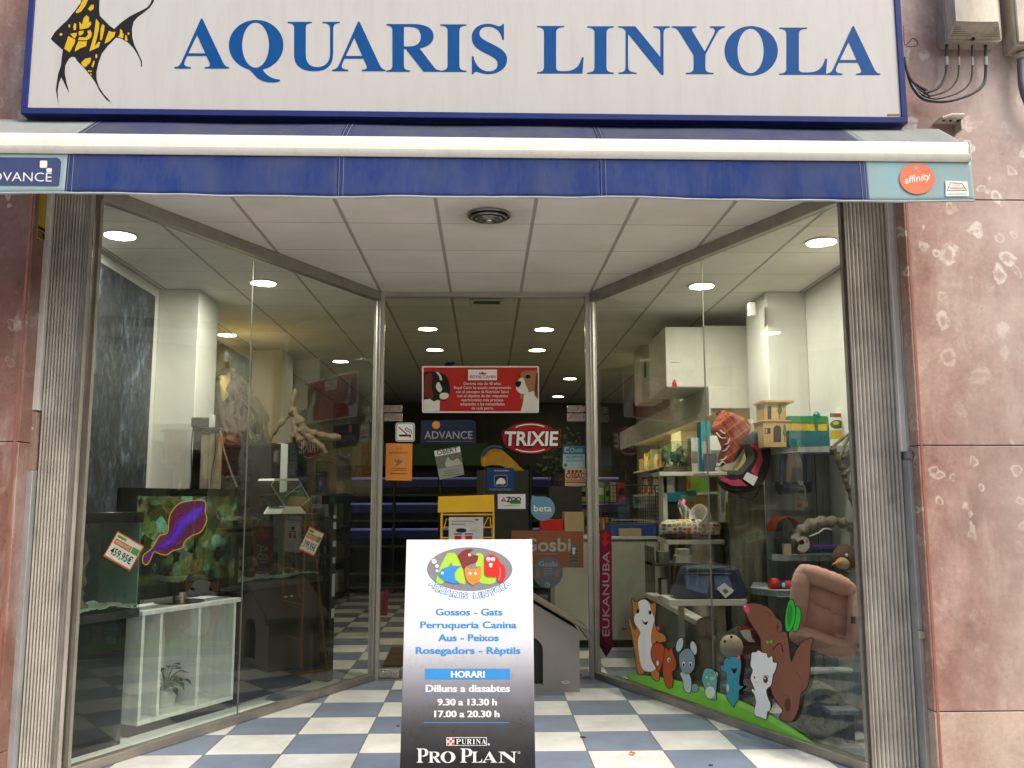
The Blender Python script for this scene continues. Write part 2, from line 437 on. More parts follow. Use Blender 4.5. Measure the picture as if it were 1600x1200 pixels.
c = t.mix(t.ramp(t.noise(11, 7, .8), [(.66, 0), (.76, .55)]), c, (.20, .12, .10))
t.p(Base_Color=c, Roughness=t.ramp(t.noise(5, 5), [(.3, .22), (.7, .48)])); t.bump(n2, .12, .004)

t = NT('tile_floor')                  # blue-grey and cream check
TS, TX0, TY0 = .4615, -.762, 5.668
sx = t.n('SeparateXYZ', {0: t.co()})
u = t.math('DIVIDE', t.math('SUBTRACT', sx.outputs[0], TX0), TS); v = t.math('DIVIDE', t.math('SUBTRACT', sx.outputs[1], TY0), TS)
fu, fv = t.math('FLOOR', u), t.math('FLOOR', v)
par = t.math('FLOORED_MODULO', t.math('ADD', fu, fv), 2.0)
cellv = t.n('CombineXYZ', {0: fu, 1: fv}); wnz = t.n('TexWhiteNoise', {0: cellv}, noise_dimensions='3D')
cb = t.mix(par, (.84, .83, .80), (.225, .275, .385))
cb = t.mix(1.0, cb, t.ramp(wnz.outputs['Value'], [(0, (.90, .91, .92)), (1, (1.06, 1.05, 1.03))]), 'MULTIPLY')
cb = t.mix(1.0, cb, t.ramp(t.noise(3.4, 7, .65), [(.3, (.78, .77, .74)), (.62, (1.04, 1.04, 1.04))]), 'MULTIPLY')
def edge(a):
    f = t.math('FRACT', a); return t.math('MINIMUM', f, t.math('SUBTRACT', 1.0, f))
gm = t.ramp(t.math('MINIMUM', edge(u), edge(v)), [(.006, 1), (.011, 0)])
cb = t.mix(gm, cb, (.16, .14, .12))
t.p(Base_Color=cb, Roughness=.33)

t = NT('ceiling_tile')
sx = t.n('SeparateXYZ', {0: t.co()})
u = t.math('DIVIDE', t.math('SUBTRACT', sx.outputs[0], .315), .63); v = t.math('DIVIDE', t.math('SUBTRACT', sx.outputs[1], 5.9), .655)
def lin(a, w0):
    f = t.math('FRACT', a); return t.ramp(t.math('MINIMUM', f, t.math('SUBTRACT', 1.0, f)), [(w0*.75, 1), (w0, 0)])
wn_ = t.n('TexWhiteNoise', {0: t.n('CombineXYZ', {0: t.math('FLOOR', u), 1: t.math('FLOOR', v)})}, noise_dimensions='3D')
cb = t.mix(wn_.outputs['Value'], (.70, .675, .62), (.74, .72, .67))
cb = t.mix(1.0, cb, t.ramp(t.noise(2.0, 6, .6), [(.3, (.88, .87, .84)), (.7, (1.03, 1.03, 1.03))]), 'MULTIPLY')
dv = t.n('VectorMath', {0: t.co(), 1: (.02, 5.70, CEIL)}, operation='DISTANCE').outputs['Value']
soot = t.math('MULTIPLY', t.ramp(dv, [(.10, .75), (.20, .30), (.36, 0)]), t.ramp(t.noise(7, 4), [(.3, .5), (.7, 1.2)]))
cb = t.mix(soot, cb, (.10, .075, .05))
cb = t.mix(lin(v, .006), cb, (.26, .24, .20)); cb = t.mix(lin(u, .022), cb, (.33, .31, .27))
t.p(Base_Color=cb, Roughness=.85); t.bump(t.math('ADD', lin(u, .022), lin(v, .006)), .3, .006)

mk('plaster', (.62, .61, .56), .7, sc=1.4, var=.10, bump=.05)
mk('wall_panel', (.50, .50, .46), .45, sc=2.0, var=.12)
mk('dark_plaster', (.075, .075, .068), .8, sc=2)
mk('alu', (.50, .475, .43), .38, .65, var=.14, sc=9, dirt=.25)
mk('alu_dark', (.29, .265, .23), .42, .5, var=.16, sc=7, dirt=.25)
mk('alu_light', (.42, .39, .35), .45, .25, var=.10, sc=6)
mk('steel', (.62, .55, .50), .28, .9, var=.08, sc=9)
mk('gate_metal', (.47, .445, .39), .55, .15, var=.22, sc=3.5, dirt=.55)
mk('post_paint', (.74, .74, .71), .42, .1, var=.14, sc=3, dirt=.4)
mk('post_rust', (.34, .245, .185), .7, .1, var=.25, sc=12)
mk('post_grey', (.36, .365, .37), .55, .2, var=.16, sc=5, dirt=.3)
mk('pavement', (.46, .44, .41), .8, var=.2, sc=2, bump=.1)
mk('asphalt', (.055, .055, .057), .85, var=.25, sc=9, bump=.2)
mk('render_wall', (.42, .36, .29), .85, var=.12, sc=.8)
mk('black_gap', (.012, .012, .012), .6, var=.1)
glassy('shop_glass', (.90, .925, .895), 0.0, 1.45, .006, (.42, .45, .42))
glassy('tank_glass', (.86, .93, .90), 0.0, 1.45, .03, (.3, .36, .33))
glassy('door_glass', (.82, .83, .77), 0.0, 1.45, .006, (.40, .40, .36))

# --- ground, road, floor
def struct(mb, name, **k):
    o = mb.build(name, **k); o['kind'] = 'structure'; return o
FY = 5.0
RECL = (P(46, 310, FY).x+P(6, 1190, FY).x)/2; RECR = (P(1417, 320, FY).x+P(1459, 1190, FY).x)/2
b = MB(); b.box(-90, 90, -60, 5.0, -.40, -.16, 'asphalt'); struct(b, 'road')
b = MB(); b.box(-90, 90, -2.2, 5.02, -.155, -.012, 'pavement'); struct(b, 'pavement', bevel=.01)
b = MB(); b.box(-90, 90, -16, -12.5, -.155, -.012, 'pavement'); struct(b, 'opposite_pavement')
b = MB(); b.box(-2.95, 2.95, 4.99, 17.3, -.05, 0.0, 'tile_floor'); struct(b, 'floor', smooth=False)

# --- the shop building and its parts
shop = thing('shop_building', (0, 6, 0), 'pink fossil marble building that holds the shop with its white tiled ceiling', 'building')
def slabwall(x0, x1, joints, name, lab, edge_x):
    b = MB(); zs = [-.01]+joints+[4.9]
    for i in range(len(zs)-1):
        b.box(x0, x1, FY, FY+.62, zs[i]+(.0025 if i else 0), zs[i+1]-.0025, 'marble')
    b.box(x0+.01, x1-.01, FY+.006, FY+.6, 0, 4.88, 'black_gap')
    o = b.build(name, shop, bevel=.004); o['label'] = lab
zR = [P(1500, y, FY).z for y in (1112, 696, 312)]
slabwall(RECR, 9.0, zR, 'facade_slab', 'marble facade slabs right of the shop opening', RECR)
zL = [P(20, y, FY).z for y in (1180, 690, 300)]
slabwall(-9.0, RECL, zL, 'facade_slab', 'marble facade slabs left of the shop opening, darkened with painted shade', RECL)
mk('red_edge', (.30, .115, .075), .5, var=.2, sc=10)
b = MB(); b.box(RECR+.012, RECR+.026, FY-.003, FY+.01, 0, 4.9, 'red_edge'); b.build('edge_trim', shop)
b = MB(); b.box(RECL-.03, RECL-.016, FY-.003, FY+.01, 0, 4.9, 'red_edge')
b.build('edge_trim', shop)
b = MB(); b.box(-9, 9, FY+.003, FY+.62, 4.905, 5.1, 'marble'); b.box(RECL-.002, RECR+.002, FY+.004, FY+.22, CEIL+.002, 4.9, 'marble'); b.build('lintel', shop)
b = MB(); b.box(-14, 14, FY+.05, FY+.6, 5.102, 17, 'render_wall')
b.box(-14, -9.003, FY+.02, FY+.6, 0, 5.1, 'render_wall'); b.box(9.003, 14, FY+.02, FY+.6, 0, 5.1, 'render_wall'); b.build('upper_wall', shop)
b = MB(); b.box(-3.0, 3.0, FY+.225, 17.3, CEIL, CEIL+.06, 'ceiling_tile'); b.box(RECL, RECR, FY+.002, FY+.222, CEIL+.004, CEIL+.05, 'plaster'); b.build('ceiling', shop, smooth=False)
WX = 2.88
for s in (-1, 1):
    b = MB(); b.box(*sorted((s*WX, s*(WX+.1))), FY+.63, 17.3, 0, CEIL-.002, 'plaster'); b.build('side_wall', shop)
b = MB(); b.box(-2.98, 2.98, 17.0, 17.1, 0, CEIL-.002, 'dark_plaster'); b.build('back_wall', shop)
for s, y0, y1, wd in ((-1, 7.83, 8.40, .35), (1, 7.83, 8.45, .36), (-1, 11.0, 11.6, .38), (1, 11.4, 12.0, .38)):
    b = MB(); x0, x1 = sorted((s*(WX-wd), s*(WX-.001)))
    b.box(x0, x1, y0, y1, 0, CEIL-.003, 'plaster'); b.build('column', shop, bevel=.006)
    if y0 < 8:
        b = MB(); zz = P(270, 661, 7.82).z; b.box(x0-.006, x1+.0, y0-.006, y1+.004, .0, zz, 'wall_panel'); b.build('column_cladding', shop, bevel=.003)
# wall angle at the head of both side walls
mk('angle_trim', (.30, .285, .25), .6)
for s in (-1, 1): b = MB(); b.box(*sorted((s*(WX-.022), s*(WX-.002))), FY+.64, 7.82, CEIL-.012, CEIL-.004, 'angle_trim'); b.build('ceiling_trim', shop)

# --- display windows either side of the entrance
JX = {-1: (392, 540), 1: (1100, 540)}
def along(s, d, inn, z):
    a, bb, tt, nn = WIN[s]; p = a+tt*d-nn*inn; return Vector((p.x, p.y, z))
def wbox(mb, s, d0, d1, i0, i1, z0, z1, m):
    q = [along(s, d0, i0, z0), along(s, d1, i0, z0), along(s, d1, i1, z0), along(s, d0, i1, z0)]
    mb.hexa(q, [p+Vector((0, 0, z1-z0)) for p in q], m)
WL = (WIN[1][1]-WIN[1][0]).length
for s, lab in ((-1, 'angled glass display window on the left with aquariums and a television behind it'), (1, 'angled glass display window on the right with pet beds and toys behind it')):
    wt = thing('display_window', along(s, WL/2, 0, 0), lab, 'shop window')
    b = MB(); wbox(b, s, -.01, WL, -.034, .03, 0.001, .055, 'alu_dark'); b.build('bottom_rail', wt, bevel=.003)
    b = MB(); wbox(b, s, -.01, WL, -.035, .03, CEIL-.085, CEIL-.001, 'alu_dark'); b.build('top_rail', wt, bevel=.003)
    b = MB(); wbox(b, s, .0, .045, -.035, .03, .056, CEIL-.086, 'alu_dark'); wbox(b, s, .046, .058, -.012, .012, .056, CEIL-.086, 'alu'); wbox(b, s, WL-.02, WL, -.02, .03, .056, CEIL-.086, 'alu_dark'); b.build('mullion', wt)
    a_, b_, tt, nn = WIN[s]; dj = (W(*JX[s], s)-a_).dot(tt)
    for d0, d1 in ((.06, dj-.003), (dj+.003, WL-.022)):
        b = MB(); wbox(b, s, d0, d1, -.004, .004, .057, CEIL-.087, 'shop_glass'); b.build('glass_pane', wt, smooth=False)
    b = MB(); wbox(b, s, dj-.0028, dj+.0028, -.0045, .0045, .058, CEIL-.088, 'alu_dark'); b.build('joint_seal', wt)

# --- entrance door
door = thing('glass_door', (0, DOORY, 0), 'double glass shop door with fixed pane above, covered in stickers', 'door')
xl0, xl1 = P(581, 760, DOORY).x, P(597, 760, DOORY).x; xr0, xr1 = P(917, 760, DOORY).x, P(934, 760, DOORY).x
zh = P(757, 465, DOORY).z; zt = P(757, 645, DOORY).z
b = MB()
b.box(xl0, xl1, DOORY-.05, DOORY+.03, 0, CEIL-.001, 'alu_light'); b.box(xr0, xr1, DOORY-.05, DOORY+.03, 0, CEIL-.001, 'alu_light'); b.box(xl1+.001, xr0-.001, DOORY-.05, DOORY+.03, zh, CEIL-.001, 'alu_light')
b.build('frame', door, bevel=.003)
b = MB(); b.box(xl1+.003, xr0-.003, DOORY-.006, DOORY+.004, zt+.004, zh-.003, 'door_glass'); b.build('transom_pane', door, smooth=False)
xm = P(757, 760, DOORY).x
for x0, x1 in ((xl1+.006, xm-.003), (xm+.003, xr0-.006)):
    lf = MB(); lf.box(x0, x1, DOORY-.006, DOORY+.004, .012, zt-.004, 'door_glass'); lo = lf.build('door_leaf', door, smooth=False)
    side = x0 if x0 < 0 and x1 < .1 else x1-.165
    p_ = MB()
    for z0, z1 in ((.014, .075), (zt-.075, zt-.006)): p_.box(side, side+.165, DOORY-.016, DOORY+.014, z0, z1, 'steel')
    p_.build('patch_fitting', lo, bevel=.003)
    h = MB(); hx = xm+(.07 if x0 > -.2 else -.07)
    for zz in (1.0, 1.22): h.tube([(hx, DOORY-.006, zz), (hx, DOORY-.05, zz)], .007, 'steel')
    h.tube([(hx, DOORY-.05, .92), (hx, DOORY-.05, 1.30)], .011, 'steel'); h.build('handle', lo)
b = MB()
for sx in (xl1+.003, xr0-.168): b.box(sx, sx+.165, DOORY-.016, DOORY+.014, zt+.006, zt+.066, 'steel')
b.build('patch_fitting', door, bevel=.003)
b = MB(); b.box(xl1, xr0, DOORY-.07, DOORY+.05, .0005, .006, 'alu_dark'); b.build('threshold', door)

# --- folding gates stacked at both sides of the opening
def gate(x0, x1, p0, p1, lab, left):
    g = thing('folding_gate', ((x0+x1)/2, 5.2, 0), lab, 'folding gate'); zt_ = CEIL-.002
    b = MB(); n = 11; prof = []
    for i in range(n*6+1):
        f = i/6; ph = f-int(f) if i < n*6 else 0
        prof.append((x0+(x1-x0)*i/(n*6), 5.15+.020*(1-abs(math.sin(math.pi*ph))**.55)))
    prof += [(x1, 5.24), (x0, 5.24)]
    b.prism([(p[0], p[1]) for p in prof], lambda p, d: Vector((p[0], p[1], d)), 0.002, zt_, 'gate_metal')
    b.build('slat_bundle', g)
    b = MB(); e0, e1 = (x1+.001, x1+.012) if left else (x0-.012, x0-.001)
    b.box(e0, e1, 5.14, 5.165, .002, zt_, 'alu_dark'); b.build('edge_bar', g)
    return g
XL = [P(80, 400, 5.15).x, P(133, 400, 5.15).x]; XR = [P(1324, 400, 5.15).x, P(1392, 400, 5.15).x]
gl = gate(XL[0], XL[1], 0, 0, 'beige fluted folding gate stacked left of the opening with a pale worn post', True)
zrs = [P(60, y, 5.1).z for y in (735, 700, 640)]
px0, px1 = P(62, 400, 5.15).x, XL[0]-.003
b = MB(); b.box(px0, px1, 5.12, 5.2, zrs[2], CEIL-.003, 'post_paint'); b.box(px0+.004, px1-.004, 5.123, 5.2, zrs[0]+.001, zrs[2]-.012, 'post_rust')
b.box(px0-.006, px1+.001, 5.11, 5.2, .002, zrs[0], 'post_grey'); b.box(px0+.014, px1-.02, 5.13, 5.19, zrs[2]-.012, zrs[2], 'post_rust')
b.lathe([(.012, 0), (.012, .006), (.004, .008)], (px0+.033, 5.123, zrs[1]+.11), 'steel', 12, Matrix.Rotation(R_(90), 4, 'X'))
b.build('guide_post', gl, bevel=.003)
zc = P(25, 992, 5.06).z; b = MB(); b.box(px0-.03, px0+.03, 5.08, 5.109, zc-.02, zc+.02, 'alu'); b.build('latch', gl, bevel=.002)
gr = gate(XR[0], XR[1], 0, 0, 'beige fluted folding gate stacked right of the opening with a grey post', False)
qx0, qx1 = XR[1]+.012, RECR-.012
zq = P(1415, 705, 5.1).z; zq2 = P(1405, 640, 5.1).z
b = MB(); b.box(qx0+.002, qx0+.045, 5.10, 5.2, zq, CEIL-.003, 'post_grey'); b.box(qx0+.048, qx1-.028, 5.12, 5.2, zq, CEIL-.003, 'post_paint')
b.box(qx0+.012, qx1-.012, 5.075, 5.2, .002, zq-.05, 'post_grey'); b.build('guide_post', gr, bevel=.004)
b = MB(); b.box(qx0+.0, qx1+.004, 5.06, 5.2, zq-.049, zq-.001, 'post_grey'); b.box(qx1-.03, qx1+.01, 5.05, 5.06, zq-.032, zq-.02, 'alu_dark'); b.build('latch', gr, bevel=.002)
b = MB(); b.box(qx0, qx0+.07, 5.085, 5.099, zq2-.006, zq2+.006, 'alu'); b.build('clip', gr)
b = MB(); zz = P(1435, 992, 5.06).z; b.box(qx1-.025, qx1+.014, 5.05, 5.074, zz-.02, zz+.02, 'alu'); b.build('latch', gr, bevel=.002)

# --- recessed lights, vent
em('lamp_glow', (1.0, .95, .84), 195.0); em('lamp_glow_dim', (1.0, .91, .62), 26.0)
mk('white_trim', (.75, .73, .68), .4)
def downlight():
    o = thing('ceiling_light', (0, 0, CEIL), '', 'ceiling light', 'recessed round downlights'); return o
dl = downlight()
b = MB(); b.lathe([(.108, -.001), (.122, -.004), (.124, -.010), (.104, -.012), (.100, -.005), (.098, -.0005)], (0, 0, CEIL), 'white_trim', 28); b.build('trim_ring', dl)
b = MB(); b.lathe([(.0985, -.004), (.09, -.007), (.05, -.009)], (0, 0, CEIL), 'lamp_glow', 28); b.build('diffuser', dl)
DL = [(-2.58, 6.21, 'lit downlight over the left window display, nearest the street'), (-1.91, 7.58, 'lit downlight over the left window display, beside the glass joint'),
      (2.44, 6.26, 'lit downlight over the right window display, nearest the street'), (1.89, 7.61, 'lit downlight over the right window display, crossed by the glass joint'),
      (-.63, 9.61, 'lit downlight behind the door, front left one of the pair'), (.64, 9.62, 'lit downlight behind the door, front right one of the pair'),
      (-.63, 10.96, 'lit downlight behind the door, second on the left just above the red poster'), (.64, 10.96, 'lit downlight behind the door, second on the right just above the red poster'),
      (1.29, 13.55, 'small lit downlight deep in the shop, right of the red poster'), (-1.94, 11.91, 'lit downlight seen above the driftwood through the left window'),
      (2.43, 11.1, 'lit downlight above the white boxes on the right shelf'), (1.3, 15.9, 'smallest lit downlight at the back of the shop beside the red poster')]
dl2 = dup(dl)
for ch_ in dl2.children:
    if ch_.name.startswith('diffuser'): ch_.data = ch_.data.copy(); ch_.data.materials[0] = M['lamp_glow_dim']
for i, (x, y, lab) in enumerate(DL):
    o = dl if i == 0 else dl2 if i == 4 else dup(dl) if i < 4 else dup(dl2)
    o.location = (x, y, CEIL); o['label'] = lab
mk('vent_metal', (.18, .175, .16), .35, .8, var=.2, sc=20)
vt = thing('ceiling_vent', (.02, 5.70, CEIL), 'round metal ceiling vent with sooty marks above the entrance', 'vent')
b = MB()
for r0, zz in ((.135, -.006), (.105, -.022), (.075, -.032), (.048, -.038)):
    b.lathe([(r0, zz+.012), (r0+.012, zz), (r0+.004, zz-.010), (r0-.02, zz+.006)], (.02, 5.70, CEIL), 'vent_metal', 32)
b.build('vent_ring', vt)
b = MB(); b.ell((.02, 5.70, CEIL-.04), (.018, .018, .012), 'steel'); b.build('hub', vt)
b = MB(); b.lathe([(.13, -.002), (.02, -.003)], (.02, 5.70, CEIL), 'black_gap', 24); b.build('backing', vt)
# ================================================================== SIGN, AWNING, FACADE FITTINGS
def ink(name, col, rough=.5, var=.05): mk(name, tuple(c*.82 if max(col) < .6 and not name.startswith('d_') else (min(.8, c*1.55) if name.startswith('d_') and name not in ('d_line', 'd_grass', 'd_grass2') else c) for c in col), rough, var=var, sc=9, spec=.15)
t = NT('sign_white')
st = t.ramp(t.noise(5, 7, .7, t.scale((3.2, 1, .5))), [(.45, 0), (.75, .30)])
t.p(Base_Color=t.mix(st, (.53, .51, .48), (.38, .35, .31)), Roughness=.22)
ink('sign_blue', (.005, .085, .30), .4); ink('frame_blue', (.030, .045, .19), .35, .12); ink('fish_black', (.022, .018, .02)); ink('fish_gold', (.62, .40, .025))
ink('white_ink', (.80, .80, .78)); ink('black_ink', (.018, .018, .018)); ink('red_ink', (.60, .035, .03)); ink('grey_ink', (.22, .22, .22)); ink('rust_ink', (.34, .19, .10))
SY = 4.65
sx0, sx1 = P(37, 100, SY).x, P(1413.5, 100, SY).x
szb = P(740, 184.5, SY).z; szt = 4.62
sg = thing('signboard', ((sx0+sx1)/2, SY, szb), 'long white shop signboard with big blue serif letters and a striped angelfish', 'shop sign')
b = MB(); fw = .034
b.box(sx0, sx1, SY, FY-.002, szb, szb+fw, 'frame_blue'); b.box(sx0, sx1, SY, FY-.002, szt-fw, szt, 'frame_blue')
b.box(sx0, sx0+fw, SY+.001, FY-.002, szb+fw+.0005, szt-fw-.0005, 'frame_blue'); b.box(sx1-fw, sx1, SY+.001, FY-.002, szb+fw+.0005, szt-fw-.0005, 'frame_blue')
b.build('frame', sg, bevel=.003)
SP = SY+.010
b = MB(); xs_ = P(731, 100, SP).x
b.box(sx0+fw-.002, xs_-.0002, SP, SP+.01, szb+fw-.002, szt-fw+.002, 'sign_white'); b.box(xs_+.0002, sx1-fw+.002, SP, SP+.01, szb+fw-.002, szt-fw+.002, 'sign_white')
b.build('panel', sg, smooth=False)
b = MB(); A_ = Art(b, (0, SP, 0), (0, -1, 0))
for ch, x0, x1, yt, yb in (('A', 272.5, 358, 30.5, 107), ('Q', 357.5, 443, 33, 108), ('U', 449.5, 531, 34, 109.5), ('A', 519, 602.5, 35, 111), ('R', 604, 688, 37.5, 112), ('I', 688, 729, 38, 112.5), ('S', 737, 792.5, 39, 114),
                          ('L', 839, 912, 40.5, 115), ('I', 917.5, 959, 41, 115.5), ('N', 966, 1047, 41, 115.5), ('Y', 1049.5, 1133, 41, 116), ('O', 1132, 1215.5, 42.5, 116.5), ('L', 1217.5, 1292.5, 43, 117), ('A', 1291, 1375.5, 42, 117)):
    serif(A_, ch, x0, x1, yt, yb, 'sign_blue', 1+(ch in 'AR'))
b.build('lettering', sg, smooth=False)
fz = lambda pts: [(60+x/6.665, y/6.665) for x, y in pts]
b = MB(); A_ = Art(b, (0, SP, 0), (0, -1, 0))
A_.poly(fz([(460, -60), (440, 30), (380, 110), (300, 210), (235, 270), (170, 335), (128, 405), (180, 455), (255, 520), (245, 580), (235, 680), (205, 770), (182, 930), (195, 1010), (210, 1095), (200, 950), (215, 860), (238, 805), (262, 850), (290, 910), (322, 968), (290, 850), (275, 760), (280, 680), (320, 610), (350, 590), (380, 595), (410, 640), (480, 710), (560, 810), (600, 870), (640, 950), (710, 1040), (760, 1070), (788, 1110), (740, 1045), (680, 980), (630, 900), (607, 830), (605, 750), (625, 660), (660, 560), (720, 480), (780, 420), (810, 390), (860, 400), (930, 440), (990, 500), (1040, 580), (1070, 650), (1068, 700), (1080, 690), (1080, 640), (1040, 550), (1000, 470), (978, 390), (975, 300), (990, 230), (1030, 180), (1100, 130), (1160, 80), (1200, 20), (1220, -60), (1225, -160), (1205, -100), (1170, 30), (1130, 80), (1050, 120), (950, 170), (860, 235), (790, 300), (750, 275), (700, 225), (640, 165), (632, 100), (640, -60), (660, -220), (690, -340), (610, -270), (530, -180)]), 'fish_black', 1)
for pl in ([(470, -20), (500, -90), (540, -100), (525, -20), (490, 60), (440, 125), (395, 140), (388, 120), (430, 70)], [(515, 95), (550, 50), (578, 50), (575, 90), (545, 115)],
           [(425, 225), (455, 255), (470, 190), (500, 158), (528, 180), (525, 235), (548, 220), (548, 260), (520, 290), (430, 308)], [(420, 325), (470, 318), (470, 345), (440, 370), (418, 365)],
           [(540, 310), (558, 350), (545, 395), (500, 420), (410, 418), (425, 385), (490, 390), (520, 360), (510, 325)], [(330, 352), (400, 340), (398, 370), (375, 405)], [(312, 375), (385, 415), (378, 450), (325, 545), (268, 505)],
           [(415, 430), (505, 430), (498, 480), (440, 500), (378, 538), (385, 500)], [(600, 195), (635, 240), (630, 310), (595, 450), (590, 480), (625, 435), (645, 440), (630, 490), (530, 535), (580, 360)],
           [(665, 250), (690, 265), (685, 320), (660, 420), (642, 415), (648, 300)], [(735, 320), (770, 335), (805, 330), (790, 380), (740, 430), (690, 455), (700, 410)], [(850, 298), (875, 320), (875, 350), (890, 345), (880, 400), (830, 385), (850, 350)],
           [(905, 365), (920, 370), (928, 425), (900, 420)], [(445, 650), (490, 610), (550, 600), (540, 650), (490, 700), (460, 690)], [(575, 630), (588, 640), (570, 705), (552, 690)], [(375, 240), (395, 250), (392, 310), (370, 315), (362, 280)]):
    A_.poly(fz(pl), 'fish_gold', 2)
for cx, cy, rx, ry in ((938, 350, 10, 12), (603, 585, 11, 22), (525, 740, 9, 10), (547, 742, 9, 9), (547, 775, 9, 9), (322, 270, 9, 18), (235, 358, 16, 13)):
    A_.poly(fz(ellp(cx, cy, rx, ry, 14)), 'fish_gold', 2)
b.build('fish_emblem', sg, smooth=False)
b = MB(); A_ = Art(b, (0, SP, 0), (0, -1, 0)); A_.rect(1386, 178, 1405.5, 181.5, 'rust_ink', 1); b.build('maker_plate', sg)

# --- awning
def cloth(name, col, dirtc, amt):
    t = NT(name)
    d = t.ramp(t.noise(3.2, 7, .68, t.scale((1.4, 1, .7))), [(.36, 0), (.72, amt)])
    d2 = t.ramp(t.noise(14, 5, .7, t.scale((2.5, 1, .3))), [(.5, 0), (.8, amt*.6)])
    c_ = t.mix(d, col, dirtc); c_ = t.mix(d2, c_, dirtc)
    t.p(Base_Color=c_, Roughness=.8, Specular_IOR_Level=.15)
    wv_ = t.n('TexWave', {'Vector': t.co(), 'Scale': 180.0}); t.bump(wv_.outputs['Fac'], .03, .001)
cloth('awning_blue', (.015, .040, .185), (.085, .10, .15), .65)
cloth('awning_blue_dusty', (.040, .046, .115), (.085, .085, .095), .8)
cloth('awning_aqua', (.26, .45, .49), (.33, .36, .34), .9)
cloth('awning_grey', (.27, .29, .275), (.20, .20, .18), .6)
mk('bar_white', (.80, .77, .69), .4, var=.06, sc=5, dirt=.18)
ink('thread', (.33, .36, .48)); mk('piping_grey', (.36, .39, .40), .7)
AY = 4.40
aw = thing('awning', (0, AY, 3.1), 'retracted blue awning with a white front bar and a dusty hanging valance', 'awning')
ax0, ax1 = -2.70, P(1515, 230, AY).x
zt0, zb0 = P(750, 213, AY).z, P(750, 243.5, AY).z
b = MB(); prof = [(AY+.06, zb0), (AY+.012, zb0-.002), (AY, zb0+.012), (AY-.004, zb0+.034), (AY+.003, zb0+.038), (AY+.001, zt0-.018), (AY+.010, zt0-.002), (AY+.03, zt0), (AY+.06, zt0)]
b.prism(prof, lambda p, d: Vector((d, p[0], p[1])), ax0, ax1, 'bar_white'); b.build('front_bar', aw)
b = MB(); b.box(ax1+.0005, ax1+.004, AY-.004, AY+.062, zb0-.002, zt0+.002, 'bar_white'); b.build('end_cap', aw, bevel=.002)
vx = [P(x, 270, AY).x for x in (101, 526, 937, 1356)]
segs = [(ax0, vx[0], 'awning_aqua', 'awning_grey'), (vx[0], vx[1], 'awning_blue', 'awning_blue_dusty'), (vx[1], vx[2], 'awning_blue', 'awning_blue_dusty'), (vx[2], vx[3], 'awning_blue', 'awning_blue_dusty'), (vx[3], ax1+.012, 'awning_aqua', 'awning_grey')]
zv = P(750, 307.5, AY).z
def vsurf(x, f):                      # the hanging valance, wavy
    wv = (.007*math.sin(x*5.1+.6)+.004*math.sin(x*13.7+math.sin(x*4))+.002*math.sin(x*31+2*math.sin(x*7)))*(.12 if x < vx[0]+.02 or x > vx[3]-.02 else 1)
    zz = zb0+(zv-zb0)*f + f*(.0045*math.sin(x*2.4+.4)+.0022*math.sin(x*9+2*math.sin(x*2)))
    return Vector((x, AY+.020+wv*f-.012*f, zz))
zr = P(750, 190.0, 4.695).z
def fsurf(x, f):
    return Vector((x, AY+.05+(.27)*f, zt0+.001+(szb-.004-zt0)*f+.006*math.sin(f*3.1)*math.sin(x*6)))
b = MB()
for x0, x1, m1, m2 in segs: b.grid(lambda u, v: fsurf(x0+(x1-x0)*u, v), 24, 4, m2)
b.build('canopy_fabric', aw, solid=.002)
for x0, x1, m1, m2 in segs:
    b = MB(); b.grid(lambda u, v: vsurf(x0+.0005+(x1-x0-.001)*u, 1-v), 60, 8, m1)
    o = b.build('valance', aw, solid=.002)
    if m1 == 'awning_aqua': o['label'] = 'faded aqua valance panel with a printed badge'
b = MB()
for x in vx:
    for dx in (.010, .032):
        b.tube([vsurf(x+dx*(1 if x < 0 or x < vx[3] else -1), f)+Vector((0, -.0018, 0)) for f in (0, .25, .5, .75, 1)], .0012, 'thread', 4)
        b.tube([fsurf(x+dx, f)+Vector((0, -.001, .002)) for f in (0, .5, 1)], .0012, 'thread', 4)
b.build('stitching', aw)
b = MB(); b.tube([vsurf(ax0+(ax1+.012-ax0)*i/90, 1.0) for i in range(91)], .006, 'piping_grey', 6); b.build('piping', aw)
b = MB(); b.tube([(ax0, 4.80, szb-.07), (ax1-.1, 4.80, szb-.07)], .045, 'alu', 14); b.build('roller', aw)
ink('badge_navy', (.065, .085, .21), .6, .12); ink('affinity_orange', (.72, .20, .11), .7, .08)
def onval(px, py):                    # pixel -> point on the hanging cloth
    p = P(px, py, AY+.012); f = min(1, max(0, (zb0-p.z)/(zb0-zv))); q = vsurf(p.x, f); return Vector((p.x, q.y-.0045, p.z))
b = MB(); A_ = Art(b, (0, AY, 0), (0, -1, 0), mp=onval)
A_.poly([(-60, 245), (-30, 245)]+[(-30+x*10, 245.2+.09*x) for x in range(1, 12)]+[(88, 246), (93, 248.5), (95.5, 253)]+[(95, 262), (94.5, 275), (93, 290)]+[(90-10*x, 290-.12*x) for x in range(15)], 'badge_navy', 1)
A_.text('ADVANCE', 81.5, 284.5, 14.2, 'bar_white', 2.5, 'R', .012, -.004, 110)
A_.rect(62.5, 251, 74, 262.5, 'bar_white', 2.5, 2); A_.rect(73.2, 263, 81.5, 269.5, 'bar_white', 2.5, 1.5)
b.build('printed_badge', aw, smooth=False)['label'] = 'navy badge with white capitals and two squares'
b = MB(); A_ = Art(b, (0, AY, 0), (0, -1, 0), mp=onval)
for k in range(1, 8): A_.poly(ellp(1432.5, 279.5, 27.3, 24.6, 40), 'affinity_orange', 1) if k == 1 else None
A_.ell(1431, 262.5, 3, 3, 'awning_aqua', 2)
A_.text('affinity', 1433, 284, 10.5, 'bar_white', 2.5, 'C', -.20, .012, 41, .25)
